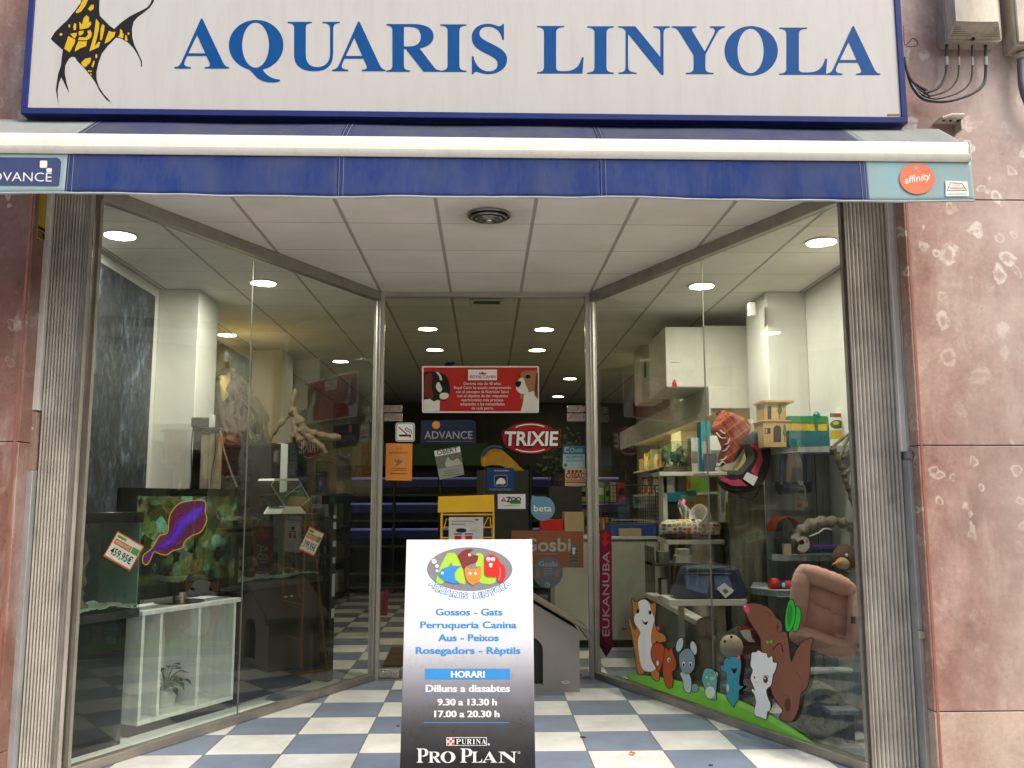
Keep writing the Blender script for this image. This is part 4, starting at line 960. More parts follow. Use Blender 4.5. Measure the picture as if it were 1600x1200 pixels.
# ================================================================== CARTOON DECALS on the right window
ink('d_line', (.015, .013, .012)); ink('d_orange', (.33, .13, .035)); ink('d_rust', (.29, .06, .02)); ink('d_white', (.55, .60, .58)); ink('d_cream', (.47, .50, .40)); ink('d_bluegrey', (.15, .20, .24)); ink('d_palegrey', (.32, .37, .37)); ink('d_teal', (.10, .26, .24)); ink('d_cyan', (.035, .19, .24)); ink('d_brown', (.155, .062, .038)); ink('d_dbrown', (.07, .028, .018)); ink('d_pink', (.55, .05, .14)); ink('d_green', (.03, .32, .035)); ink('d_dgreen', (.016, .17, .022)); ink('d_grass', (.20, .56, .05), .4, .08); ink('d_grass2', (.28, .62, .11)); ink('d_mint', (.23, .38, .33))
wp = a_+nn*.0062
dz = lambda pts: [(920+x/4, 900+y/4) for x, y in pts]
def decal(name, lab, fn): 
    b = MB(); a = Art(b, wp, nn)
    def S(pts, m, l, line=0, n=4, smooth=True):
        q_ = dz(pts); q_ = sp(q_, n) if smooth else q_
        if line: a.poly(grow(q_, line), 'd_line', l-.5)
        a.poly(q_, m, l)
    def E(cx, cy, rx, ry, m, l, rot=0, line=0): 
        if line: a.poly(dz(ellp(cx, cy, rx+line*4, ry+line*4, 24, 0, rot)), 'd_line', l-.5)
        a.poly(dz(ellp(cx, cy, rx, ry, 22, 0, rot)), m, l)
    def K(pts, w_, m, l): a.poly(stroke(sp(dz(pts), 4, False), w_), m, l)
    fn(S, E, K, a); return tag(b.build(name, smooth=False), lab, 'window decal', 'cartoon animal decals on the right window')
def f_hill(S, E, K, a):
    S([(237, 612), (330, 622), (430, 630), (560, 655), (700, 690), (830, 735), (960, 785), (1100, 850), (1240, 930), (1360, 1010), (1450, 1075), (1445, 1080), (1250, 1010), (1000, 915), (800, 838), (500, 735), (300, 665), (240, 640)], 'd_grass', 1, 0, 3)
    S([(700, 694), (830, 740), (960, 792), (1100, 858), (1240, 940), (1360, 1016), (1440, 1072), (1340, 1022), (1220, 960), (1080, 885), (940, 815), (820, 765), (700, 715)], 'd_grass2', 2, 0, 3)
o_ = decal('hill_decal', 'long bright green hill decal along the bottom of the right window', f_hill)
def f_ham(S, E, K, a):
    S([(275, 190), (270, 138), (292, 165), (345, 143), (390, 175), (415, 165), (418, 215), (412, 290), (430, 345), (470, 368), (482, 405), (440, 415), (420, 410), (425, 500), (440, 600), (435, 655), (400, 640), (385, 600), (350, 600), (330, 615), (305, 600), (290, 500), (275, 400), (260, 330), (248, 280), (256, 262), (275, 320), (300, 330), (280, 270)], 'd_orange', 4, 1.1, 3)
    S([(310, 165), (345, 147), (375, 165), (390, 215), (410, 270), (400, 310), (390, 360), (392, 420), (415, 500), (420, 570), (400, 592), (370, 598), (330, 570), (312, 480), (308, 400), (322, 350), (285, 290), (290, 245), (315, 215)], 'd_white', 5)
    E(307, 220, 9, 14, 'd_line', 6); E(383, 228, 9, 14, 'd_line', 6); S([(330, 275), (350, 290), (370, 282), (360, 305), (345, 300)], 'd_line', 6); E(300, 192, 4, 3, 'd_line', 6)
    K([(240, 330), (205, 330)], 3.0, 'd_dbrown', 3); E(432, 328, 10, 14, 'd_pink', 3)
decal('hamster_decal', 'cartoon brown and white hamster decal, tallest one at the left end', f_ham)
def f_sq(S, E, K, a):
    S([(390, 470), (405, 430), (440, 420), (470, 445), (475, 500), (455, 560), (440, 600), (415, 560), (395, 520)], 'd_rust', 6, 1.0)
    S([(475, 465), (485, 450), (500, 468), (515, 448), (525, 480), (545, 530), (540, 580), (520, 600), (525, 650), (520, 695), (490, 695), (470, 640), (462, 580), (470, 520)], 'd_rust', 7, .9)
    E(500, 525, 9, 15, 'd_white', 8); E(502, 528, 5, 9, 'd_line', 9); E(430, 545, 7, 16, 'd_white', 8); K([(512, 568), (525, 572), (535, 562)], .6, 'd_line', 8)
decal('squirrel_decal', 'cartoon red squirrel decal beside the hamster', f_sq)
def f_chi(S, E, K, a):
    E(568, 430, 20, 44, 'd_palegrey', 7, .25, .9); E(655, 450, 19, 42, 'd_palegrey', 7, -.2, .9)
    S([(565, 500), (590, 465), (620, 455), (650, 480), (662, 530), (655, 580), (625, 612), (590, 605), (570, 560)], 'd_bluegrey', 8, .9)
    S([(590, 600), (625, 612), (640, 660), (635, 725), (610, 725), (595, 700), (588, 650), (572, 610)], 'd_palegrey', 7.5, .9); E(664, 700, 22, 26, 'd_bluegrey', 6, 0, .8)
    for ex in (593, 635): E(ex, 553, 9, 17, 'd_white', 9); E(ex, 556, 6, 12, 'd_line', 10)
    E(613, 588, 6, 4, 'd_pink', 9); K([(603, 600), (613, 606), (624, 600)], .6, 'd_line', 9)
decal('mouse_decal', 'cartoon grey big eared mouse decal, third from the left', f_chi)
def f_bird(S, E, K, a):
    S([(712, 620), (725, 585), (750, 578), (780, 590), (797, 615), (800, 660), (795, 720), (795, 770), (760, 768), (735, 750), (722, 690), (708, 655)], 'd_teal', 7, .9)
    E(758, 728, 30, 38, 'd_cream', 8); E(798, 618, 7, 18, 'd_white', 6, 0, .6); E(770, 640, 16, 12, 'd_mint', 8); K([(735, 610), (748, 604)], .9, 'd_line', 8); K([(765, 604), (778, 610)], .9, 'd_line', 8); E(737, 632, 5, 7, 'd_white', 8); K([(738, 680), (748, 672), (756, 682)], .9, 'd_cream', 8)
decal('hamster_decal', 'small cartoon teal hamster decal with a cream belly, at the glass joint', f_bird)
def f_mole(S, E, K, a):
    S([(845, 530), (870, 508), (920, 505), (948, 520), (950, 580), (940, 640), (942, 685), (965, 690), (950, 705), (938, 715), (935, 770), (912, 800), (905, 820), (885, 795), (862, 760), (858, 700), (830, 685), (835, 672), (858, 668), (860, 610), (850, 600), (825, 580), (828, 558), (845, 558)], 'd_cyan', 9, .8, 3)
    E(868, 700, 9, 24, 'd_palegrey', 10); S([(890, 575), (908, 582), (928, 574), (912, 610), (900, 600)], 'd_line', 10); K([(870, 518), (885, 514)], .9, 'd_line', 10); E(938, 508, 10, 12, 'd_pink', 10)
decal('otter_decal', 'cartoon bright blue laughing animal decal right of the glass joint', f_mole)
def f_kan(S, E, K, a):
    S([(975, 180), (1050, 172), (1130, 205), (1175, 265), (1205, 290), (1210, 350), (1235, 350), (1250, 440), (1265, 540), (1295, 470), (1340, 410), (1400, 390), (1385, 460), (1380, 600), (1365, 690), (1325, 740), (1310, 830), (1270, 905), (1220, 905), (1195, 880), (1215, 840), (1185, 800), (1150, 740), (1130, 660), (1120, 560), (1080, 460), (1075, 400), (1050, 350), (1010, 290), (985, 240)], 'd_brown', 7, 1.4, 3)
    S([(1185, 290), (1205, 300), (1205, 345), (1190, 355), (1175, 330)], 'd_brown', 8, .8); E(1180, 320, 10, 16, 'd_dbrown', 9); E(985, 202, 17, 32, 'd_pink', 8, -.3); E(975, 190, 4, 7, 'd_white', 9, -.3)
    S([(1110, 402), (1128, 412), (1146, 396), (1146, 424), (1128, 414), (1112, 426)], 'd_green', 8, 0, 3, False); K([(1150, 465), (1175, 430), (1200, 425), (1215, 478)], 1.6, 'd_line', 8); K([(1095, 222), (1120, 228), (1138, 250)], .8, 'd_line', 8)
    E(1243, 806, 20, 42, 'd_dbrown', 8); K([(1215, 755), (1240, 742), (1255, 770)], .7, 'd_dbrown', 8); K([(1300, 600), (1335, 660), (1330, 730)], .7, 'd_dbrown', 8)
    S([(1290, 210), (1310, 195), (1325, 230), (1315, 310), (1300, 340), (1278, 335)], 'd_green', 9, 1.2); S([(1245, 175), (1262, 148), (1282, 165), (1290, 230), (1280, 300), (1255, 345), (1232, 330), (1230, 250)], 'd_green', 10, 1.2); S([(1246, 200), (1262, 180), (1272, 220), (1264, 290), (1248, 320), (1240, 270)], 'd_dgreen', 11)
decal('kangaroo_decal', 'large cartoon brown kangaroo decal lifting a green hat', f_kan)
def f_cat(S, E, K, a):
    S([(1015, 520), (1020, 480), (1045, 478), (1060, 465), (1085, 480), (1110, 485), (1120, 512), (1145, 502), (1152, 540), (1175, 545), (1165, 590), (1150, 620), (1140, 680), (1110, 710), (1118, 760), (1135, 800), (1130, 840), (1115, 850), (1108, 895), (1080, 885), (1040, 870), (1035, 840), (1045, 790), (1035, 740), (1020, 720), (1022, 705), (1040, 715), (1030, 690), (1012, 640), (1025, 590), (1012, 560)], 'd_white', 12, .9, 3)
    E(1105, 648, 15, 22, 'd_dbrown', 13); E(1101, 640, 4, 6, 'd_white', 14); E(1118, 682, 12, 8, 'd_pink', 13); E(1118, 682, 11, 7, 'd_white', 13.5); E(1035, 633, 5, 8, 'd_dbrown', 13); E(1048, 664, 5, 4, 'd_pink', 13); K([(1090, 628), (1108, 620), (1125, 632)], .9, 'd_line', 13)
decal('kitten_decal', 'cartoon fluffy white kitten decal in front of the brown kangaroo', f_cat)
# ================================================================== LEFT DISPLAY
def bxp(mb, x0, y0, x1, y1, Y, dep, m):
    a, c_ = P(x0, y1, Y), P(x1, y0, Y); return mb.box(a.x, c_.x, Y, Y+dep, min(a.z, c_.z), max(a.z, c_.z), m)
def frameT(s):                        # window-parallel frame: x to the right, y inwards, z up
    a, bb, tt, nn = WIN[s]; o, ux = (bb, -tt) if s < 0 else (a, tt); ni = -nn
    return Matrix(((ux.x, ni.x, 0, o.x), (ux.y, ni.y, 0, o.y), (0, 0, 1, 0), (0, 0, 0, 1)))
TL_ = frameT(-1); TLi = TL_.inverted(); TR_ = frameT(1); TRi = TR_.inverted()
def lo(px, py, inn, s=-1):
    v = (TLi if s < 0 else TRi) @ W(px, py, s, inn); return v.x, v.z
def TT(x, y, z): return TL_ @ Vector((x, y, z))
mk('black_gloss', (.012, .012, .013), .12, var=.3, sc=3); mk('black_matte', (.016, .016, .017), .55, var=.3); mk('gravel_white', (.62, .60, .54), .8, var=.3, sc=60, bump=.9, bs=120)
mk('driftwood', (.10, .078, .042), .8, var=.45, sc=18, bump=.7, bs=40); mk('driftwood_pale', (.19, .135, .075), .8, var=.4, sc=14, bump=.7, bs=40)
t = NT('whitewash')
gr_ = t.ramp(t.noise(6, 7, .72, t.scale((3.0, 3.0, .35))), [(.48, 0), (.74, .38)]); t.p(Base_Color=t.mix(gr_, (.76, .79, .77), (.30, .32, .34)), Roughness=.7); t.bump(t.noise(40, 4), .2, .003)
t = NT('mural_blue')
n_a = t.noise(2.4, 8, .66, t.scale((1, 1, .45)), 1.2); n_b = t.noise(14, 8, .72, t.scale((1, 1, .6)), .8)
cc = t.ramp(n_a, [(.32, (.012, .013, .016)), (.5, (.035, .042, .060)), (.62, (.085, .11, .165)), (.75, (.19, .21, .24))])
cc = t.mix(1.0, cc, t.ramp(n_b, [(.36, (.10, .10, .11)), (.52, (.7, .7, .7)), (.70, (2.6, 2.7, 2.7))]), 'MULTIPLY'); t.p(Base_Color=cc, Roughness=.6, Specular_IOR_Level=.3); t.bump(n_b, .5, .012)
t = NT('mural_green')
n_a = t.noise(2.8, 8, .68, None, 1.6); vo = t.n('TexVoronoi', {'Vector': t.co(), 'Scale': 9.0})
cc = t.ramp(n_a, [(.34, (.010, .012, .006)), (.5, (.045, .05, .02)), (.62, (.12, .10, .045)), (.75, (.28, .22, .09))])
zz_ = t.n('SeparateXYZ', {0: t.co()}).outputs[2]
stone = t.mix(1.0, t.ramp(vo.outputs['Distance'], [(.15, (.34, .26, .13)), (.55, (.02, .016, .008))]), t.ramp(t.noise(3, 2), [(.3, .5), (.7, 1.2)]), 'MULTIPLY')
cc = t.mix(t.ramp(t.n('MapRange', {0: zz_, 1: 2.7, 2: 2.3}), [(.3, 0), (.7, .9)]), cc, stone); t.p(Base_Color=cc, Roughness=.7); t.bump(n_a, .6, .02)
# murals on the side wall
def wallpan(name, y0, y1, z0, z1, m, lab):
    b = MB(); b.box(-WX+.0005, -WX+.014, y0, y1, z0, z1, m); return tag(b.build(name, smooth=False), lab, 'mural')
zt1 = P(240, 463, 7.70).z
wallpan('wall_mural', 5.66, 7.70, .02, zt1, 'mural_blue', 'rough dark blue painted panel on the left side wall')
wallpan('wall_mural', 8.43, 10.95, .02, 3.22, 'mural_green', 'dark green painted jungle panel with lit stones behind the driftwood')
# warm lamp that lights the jungle panel
em('warm_glow', (1.0, .70, .24), 120.0)
lq = P(374, 604, 9.85)
lp = thing('accent_lamp', lq, 'small warm lamp glowing on the jungle panel behind the driftwood', 'lamp')
b = MB(); b.tube([lq+Vector((0, -.03, -.45)), lq+Vector((0, -.03, -.03))], .008, 'black_matte'); b.lathe([(.02, 0), (.05, -.02), (.045, -.06), (.02, -.075)], lq+Vector((0, 0, .01)), 'black_matte', 14); b.build('holder', lp)
b = MB(); b.ell(lq+Vector((-.02, .02, .05)), (.03, .03, .035), 'warm_glow'); b.build('bulb', lp)

# white-washed cubby unit
i0 = .26; xq0, _ = lo(215, 1120, i0); xq1, _ = lo(364, 1095, i0); ztop = (lo(225, 954, i0)[1]+lo(370, 934, i0)[1])/2; dp = .32
xd1, _ = lo(247, 1050, i0); xd2, _ = lo(307, 1050, i0)
un = thing('cubby_shelf', TT((xq0+xq1)/2, i0+dp/2, 0), 'whitewashed wooden cubby unit carrying the television', 'shelf unit')
zb_ = max(.03, (lo(211, 1134, i0)[1]+lo(359, 1096, i0)[1])/2)

b = MB(); b.box(xq0+.03, xq1-.03, i0+.05, i0+dp, .0, zb_-.002, 'black_matte', TL_); b.build('plinth', un)
b = MB(); b.box(xq0-.02, xq1+.03, i0-.02, i0+dp, ztop-.03, ztop, 'whitewash', TL_); b.build('top', un, bevel=.003)
b = MB(); b.box(xq0, xq1, i0, i0+dp, zb_, zb_+.03, 'whitewash', TL_); b.build('bottom_board', un, bevel=.003)
b = MB(); b.box(xq0, xq1, i0+dp-.014, i0+dp-.002, zb_+.031, ztop-.031, 'whitewash', TL_); b.build('back_panel', un)
for x in (xq0, xd1, xd2, xq1-.024):
    b = MB(); b.box(x, x+.024, i0+.001, i0+dp-.016, zb_+.031, ztop-.031, 'whitewash', TL_); b.build('side_panel' if x in (xq0, xq1-.024) else 'divider', un, bevel=.002)
b = MB(); b.box(xq0-.9, xq1+.25, .04, .24, .0005, .04, 'whitewash', TL_); b.build('display_plinth', smooth=False); pl_ = bpy.data.objects['display_plinth']; tag(pl_, 'low pale ledge along the foot of the left window', 'ledge')
# plant
mk('leaf_green', (.045, .115, .025), .35, var=.35, sc=12); mk('pot_white', (.66, .66, .62), .3)
pc = TT(lo(268, 1080, i0+.16)[0]-.05, i0+.17, zb_+.031)
pt = thing('potted_plant', pc, 'leafy green pothos in a white pot inside the middle cubby', 'plant')
b = MB(); b.lathe([(.05, 0), (.066, .02), (.078, .11), (.072, .115), (.066, .10), (.02, .095)], pc, 'pot_white', 18); b.build('pot', pt)
b = MB(); rnd = random.Random(3)
for i in range(26):
    az = rnd.uniform(0, 6.28); el = rnd.uniform(-.5, 1.2); L = rnd.uniform(.06, .17); d = Vector((math.cos(az)*math.cos(el), math.sin(az)*math.cos(el)*.7, math.sin(el)))
    c_ = pc+Vector((0, 0, .11)); p = c_+d*L*.9+Vector((.03, -.02, .05)); b.tube([c_, c_.lerp(p, .6)+Vector((0, 0, .02)), p], .0025, 'leaf_green', 4)
    s_ = rnd.uniform(.035, .055); side = d.cross(Vector((0, 0, 1))).normalized(); tip = (d+Vector((0, 0, -.9))).normalized(); q_ = []
    ol = [(0, 0), (.45, .25), (.55, .7), (.28, 1.25), (0, 1.75), (-.28, 1.25), (-.55, .7), (-.45, .25)]
    nr = side.cross(tip)
    vs = [p+side*(u*s_)+tip*(v*s_)+nr*(abs(u)*.35*s_) for u, v in ol]+[p+tip*(.8*s_)]
    b.add(vs, [(8, k, (k+1) % 8) for k in range(8)], 'leaf_green')
b.build('foliage', pt, smooth=False)
# television
i1 = .40; tx0, tzt = lo(196, 762, i1); tx1, _ = lo(377, 762, i1); _, tzb = lo(300, 928, i1); sx0_, szt_ = lo(217, 775, i1); sx1_, _ = lo(370, 775, i1); _, szb_ = lo(300, 908, i1)
tzb = max(tzb, ztop+.05)
tv = thing('television', TT((tx0+tx1)/2, i1, ztop), 'black flat television showing a purple sea flatworm on coral', 'television')
b = MB(); b.rbox(tx0-.02, tx1, i1, i1+.05, tzb, tzt, .012, 'black_gloss', TL_); b.build('casing', tv, bevel=.004)
t = NT('screen_coral')
n_a = t.noise(7, 8, .7, None, .8); vo = t.n('TexVoronoi', {'Vector': t.n('VectorMath', {0: t.co(), 1: t.n('VectorMath', {0: n_a.outputs['Color'], 3: .12}, operation='SCALE')}, operation='ADD'), 'Scale': 13.0})
vc = t.n('SeparateColor', {0: vo.outputs['Color']}).outputs[0]
cc = t.ramp(vc, [(.0, (.006, .008, .002)), (.3, (.04, .045, .006)), (.5, (.09, .12, .02)), (.65, (.05, .17, .06)), (.8, (.12, .075, .02)), (1.0, (.12, .34, .19))])
cc = t.mix(1.0, cc, t.ramp(t.noise(26, 6, .7), [(.3, .25), (.7, 1.5)]), 'MULTIPLY'); cc = t.mix(1.0, cc, t.ramp(t.noise(3.1, 4), [(.38, .12), (.58, 1.2)]), 'MULTIPLY')
t.p(Base_Color=(.01, .01, .01), Roughness=.15, Emission_Color=cc, Emission_Strength=.42)
em('screen_purple', (.07, .008, .20), .55); em('screen_violet', (.10, .015, .48), .5); em('screen_maroon', (.10, .006, .04), .5); em('screen_gold', (.62, .34, .02), .5)
for k_ in ('purple', 'violet', 'maroon', 'gold'): M['screen_'+k_].node_tree.nodes['Principled BSDF'].inputs['Base Color'].default_value = (.01, .01, .01, 1)
b = MB(); b.box(sx0_-.01, sx1_, i1-.0012, i1-.0004, szb_, szt_, 'screen_coral', TL_); so_ = b.build('screen', tv, smooth=False)
b = MB(); A_ = Art(b, TT(sx0_, i1, 1), WIN[-1][3], .0014); vz = lambda pts: [(x/4, 600+y/4) for x, y in pts]
body = vz([(895, 1115), (900, 1070), (940, 1040), (970, 1000), (1000, 950), (1050, 930), (1058, 850), (1075, 800), (1120, 750), (1180, 735), (1240, 728), (1282, 738), (1280, 800), (1290, 850), (1255, 920), (1200, 945), (1150, 985), (1140, 1020), (1080, 1040), (1040, 1065), (1000, 1060), (960, 1045), (945, 1080), (920, 1125)])
A_.poly(grow(sp(body, 3), 1.3), 'screen_gold', 0); A_.poly(sp(body, 3), 'screen_maroon', 1)
A_.poly(sp(vz([(905, 1110), (920, 1065), (975, 1020), (1040, 960), (1080, 900), (1110, 850), (1170, 800), (1275, 745), (1270, 800), (1230, 850), (1160, 900), (1110, 980), (1040, 1030), (970, 1040), (930, 1090)]), 3), 'screen_purple', 2)
A_.poly(sp(vz([(1000, 1015), (1080, 950), (1130, 860), (1200, 800), (1265, 770), (1220, 840), (1150, 890), (1100, 960), (1040, 1010)]), 3), 'screen_violet', 3)
b.build('flatworm_image', so_, smooth=False)
b = MB(); mx = (tx0+tx1)/2; b.tube([TT(mx, i1+.03, ztop+.01), TT(mx, i1+.03, tzb+.02)], .045, 'steel', 18); b.build('stand_neck', tv)
b = MB(); b.lathe([(.17, 0), (.17, .008), (.05, .016)], TT(mx, i1+.03, ztop+.0005), 'black_gloss', 28); b.build('stand_base', tv)
# front aquarium on a black cabinet
def tank(lab, x0, x1, i, dep, z0, z1, clab, cx1, tags):
    tk = thing('aquarium', TT((x0+x1)/2, i+dep/2, z0), lab, 'aquarium')
    rim = .065
    b = MB(); b.box(x0, x1, i, i+dep, z1-rim, z1, 'black_gloss', TL_); b.build('lid', tk, bevel=.004)
    b = MB(); b.box(x0, x1, i, i+dep, z0, z0+.05, 'black_matte', TL_); b.build('base', tk, bevel=.004)
    b = MB(); 
    for q_ in ((x0+.004, x1-.004, i+.003, i+.009), (x0+.004, x1-.004, i+dep-.009, i+dep-.003), (x0+.004, x0+.010, i+.0095, i+dep-.0095), (x1-.010, x1-.004, i+.0095, i+dep-.0095)): b.box(*q_, z0+.051, z1-rim-.001, 'tank_glass', TL_)
    b.build('glass', tk, smooth=False)
    b = MB(); b.grid(lambda u, v: TT(x0+.012+(x1-x0-.024)*u, i+.011+(dep-.022)*v, z0+.075+.02*mnoise.noise(Vector((u*5, v*5, x0)))+.012*mnoise.noise(Vector((u*23, v*23, 1)))), 30, 12, 'gravel_white'); b.build('gravel', tk)
    cb = thing('aquarium_cabinet', TT((x0+x1)/2, i+dep/2, 0), clab, 'cabinet')
    b = MB(); b.box(x0+.01, cx1, i+.03, i+dep, .03, z0-.002, 'black_gloss', TL_); b.box(x0+.05, cx1-.04, i+.06, i+dep-.02, .001, .0295, 'black_matte', TL_); b.build('carcass', cb, bevel=.003)
    return tk, cb
xt1, _ = lo(221, 900, .13); xt0 = .04; _, zt1_ = lo(215, 800, .13); _, zt0_ = lo(215, 951, .13)
xc1 = lo(191, 1100, .16)[0]
tk, cb = tank('glass aquarium with white gravel and an upright root, behind a price tag', xt0, xt1, .13, .36, zt0_-.05, zt1_, 'glossy black cabinet under the aquarium with the price tag', xc1, 1)
b = MB(); xh = lo(93, 1050, .155)[0]; b.tube([TT(xh, .15, .2), TT(xh, .15, .45)], .006, 'steel', 8); b.build('handle', cb)
mk('side_green', (.22, .34, .30), .3); b = MB(); b.box(xt1-.0175, xt1-.0105, .145, .485, zt0_+.005, zt1_-.07, 'side_green', TL_); b.build('side_backing', tk)
def wood(b, pts, r, m, seg=9, wob=.25):
    pts = [Vector(p) for p in sp([tuple(p) for p in pts], 5, False)]; n = len(pts); rr = []
    for i, p in enumerate(pts):
        k = i/(n-1); f = r[0]+(r[1]-r[0])*k; rr.append(max(.004, f*(1+wob*math.sin(i*1.7)+wob*.8*mnoise.noise(p*9))))
    b.tube(pts, rr, m, seg)
rp = lambda px, py, inn: W(px, py, -1, inn)
b = MB(); wood(b, [rp(122, 955, .3), rp(118, 925, .3), rp(125, 900, .31), rp(115, 870, .33), rp(122, 840, .34)], (.05, .025), 'driftwood_pale'); wood(b, [rp(122, 900, .3), rp(135, 870, .3), rp(132, 845, .3)], (.025, .01), 'driftwood_pale')
tag(b.build('aquarium_root'), 'upright pale root standing on white gravel in the front aquarium', 'root')
# price tags
ink('tag_orange', (.72, .12, .03)); ink('tag_green', (.16, .42, .06))
def ptag(inn, cx, cy, w_, h_, rot, big, lab):
    b = MB(); a = Art(b, TT(0, inn, 0), WIN[-1][3]); c, s_ = math.cos(rot), math.sin(rot)
    f = lambda x, y: (cx+x*c-y*s_, cy+x*s_+y*c); R4 = lambda x0, y0, x1, y1, m, l: a.poly([f(x0, y0), f(x1, y0), f(x1, y1), f(x0, y1)], m, l)
    R4(-w_, -h_, w_, h_, 'tag_orange', 0); R4(-w_*.93, -h_*.9, w_*.93, h_*.88, 'white_ink', 1); R4(-w_*.85, -h_*.82, -w_*.2, -h_*.62, 'tag_green', 2)
    R4(-w_*.85, -h_*.52, w_*.35, -h_*.12, 'tag_orange', 2); R4(w_*.4, -h_*.58, w_*.9, -h_*.12, 'tag_green', 2)
    x, y = f(0, h_*.62); a.text(big, x, y, h_*.52, 'black_ink', 2, 'C', rot, .02, w_*1.55); x, y = f(-w_*.25, -h_*.2); a.text('REBAIXES', x, y, h_*.24, 'white_ink', 3, 'C', rot, 0, w_*1.0)
    return tag(b.build('price_tag', smooth=False), lab, 'price tag')
ptag(.128, 193.5, 861, 24, 22.5, .52, '459,95€', 'white price tag reading 459,95 tilted on the front aquarium')
# second aquarium, cabinets, rack strip
i2 = .34; x20 = lo(379, 900, i2)[0]; x21 = lo(505, 900, i2)[0]; zb2 = lo(500, 899, i2)[1]; zt2 = lo(440, 803, i2)[1]
tk2, cb2_ = tank('dark aquarium with stones beside the television', x20, x21, i2, .42, zb2-.05, zt2, 'black cabinet under the dark aquarium in the middle of the left window', x21-.005, 2)
for u, r_, h_, lab_ in ((.12, .06, 3, 'stack of beige stones at the left end of the dark aquarium'), (.30, .05, 2, 'pair of beige stones left of the middle in the dark aquarium'), (.62, .06, 1, 'single beige stone in the dark aquarium'), (.78, .045, 2, 'pair of beige stones below the small price tag in the dark aquarium')):
    b = MB()
    for k in range(h_): b.ell(TT(x20+(x21-x20)*u+.01*k, i2+.2, zb2+.06+k*.085), (r_, r_*.8, .05), 'driftwood_pale', None, 12, 8, .5, 9)
    tag(b.build('aquarium_stone'), lab_, 'stone')
b = MB(); 
for k in range(2): b.tube([TT((x20+x21)/2+.02+k*.07, i2-.012+.03, zb2-.14), TT((x20+x21)/2+.05+k*.07, i2-.012+.03, zb2-.14)], .006, 'steel', 6)
b.build('handle', cb2_)
ptag(i2-.004, 487, 846, 13, 20, .45, '399,95€', 'second price tag, small and tilted on the dark aquarium')
x22 = lo(508, 900, i2)[0]
sr = thing('label_rack', TT(x22+.04, i2+.1, 0), 'narrow black rack end with white shelf labels beside the dark aquarium', 'rack')
b = MB(); b.box(x22, x22+.075, i2-.05, i2+.25, .001, zt2-.03, 'black_matte', TL_); b.build('panel', sr)
b = MB()
for z, h_ in ((1.27, .06), (1.12, .05), (.98, .05), (.70, .19), (.52, .08), (1.36, .03)): b.box(x22+.03, x22+.07, i2-.052, i2-.0505, z, z+h_, 'grey_pale', TL_)
b.build('shelf_labels', sr)
# hexagonal tank
hz_ = lambda px, py: W(px, py, -1, i2+.16)
hb = thing('hexagon_tank', hz_(441, 802), 'small tilted hexagon fish tank with white base and white lid', 'fish tank')
mk('white_plastic', (.70, .70, .66), .35)
Nw = -WIN[-1][3]
def hprism(pts, d0, d1, m, name, smooth=False):
    b = MB(); b.prism(pts, lambda p, d: hz_(p[0], p[1])+Nw*d, d0, d1, m); return b.build(name, hb, smooth=smooth)
hprism([(425, 802.5), (465.5, 802.5), (456, 791.5), (432, 791.5)], -.09, .09, 'white_plastic', 'base')
hprism([(417, 748), (454, 748), (455, 751), (415, 751)], -.08, .08, 'white_plastic', 'lid')
hprism([(415.5, 751.2), (454.5, 751.2), (471, 780), (456, 791.2), (432, 791.2), (410, 757.5)], -.085, .085, 'tank_glass', 'glass')
hprism([(420, 774), (461, 767), (468.5, 779), (455, 790.4), (433, 790.4)], -.078, .078, 'leaf_dim' if 'leaf_dim' in M else (mk('leaf_dim', (.03, .07, .035), .5) and 'leaf_dim'), 'water_plants')
b = MB()
for p_, q_ in (((410, 757.5), (432, 791)), ((455, 751.5), (471, 780)), ((471, 780), (456, 791)), ((415, 751.5), (410, 757.5)), ((432, 776), (457, 758))): b.tube([hz_(*p_)-Nw*.087, hz_(*q_)-Nw*.087], .0025, 'grey_pale', 5)
b.build('edge_trim', hb)
# tall black cabinet and the driftwood on it
YC = 8.46
ca, cbx = P(347, 692, YC), P(462, 692, YC)
tb = MB(); tb.box(ca.x, cbx.x, YC, YC+.6, .001, ca.z, 'black_gloss'); tag(tb.build('tall_cabinet', bevel=.006), 'tall black cabinet behind the television with driftwood on top', 'cabinet')
mk('mirror_pale', (.50, .52, .48), .5); b = MB(); bxp(b, 436, 694, 450, 795, YC-.02, .018, 'mirror_pale'); tag(b.build('pale_board'), 'narrow pale upright board leaning on the tall black cabinet', 'board')
q = lambda px, py, d=0: P(px, py, YC+.25+d)
rg0 = random.Random(17)
b = MB()
wood(b, [q(352, 690), q(358, 655), q(362, 620), q(368, 592), q(362, 580, -.05), q(345, 583, -.15), q(328, 592, -.2), q(320, 615, -.22), q(317, 648, -.22), q(315, 652, -.22)], (.048, .016), 'driftwood')
wood(b, [q(405, 690), q(412, 665), q(405, 640), q(388, 615), q(372, 592)], (.032, .045), 'driftwood'); wood(b, [q(378, 690, .1), q(372, 660, .1), q(366, 625), q(370, 592)], (.035, .048), 'driftwood')
wood(b, [q(362, 686, -.1), q(352, 665, -.1), q(345, 640, -.1), q(338, 610, -.1), q(340, 590, -.1)], (.035, .03), 'driftwood'); wood(b, [q(375, 595), q(382, 598, -.1), q(389, 602, -.15)], (.03, .008), 'driftwood'); wood(b, [q(319, 625, -.22), q(324, 640, -.22), q(323, 648, -.22)], (.02, .012), 'driftwood')
wood(b, [q(366, 640), q(384, 632), q(400, 645), q(410, 668)], (.035, .03), 'driftwood'); wood(b, [q(360, 690, -.12), q(366, 672, -.12), q(358, 650, -.1), q(362, 628, -.05)], (.045, .04), 'driftwood')
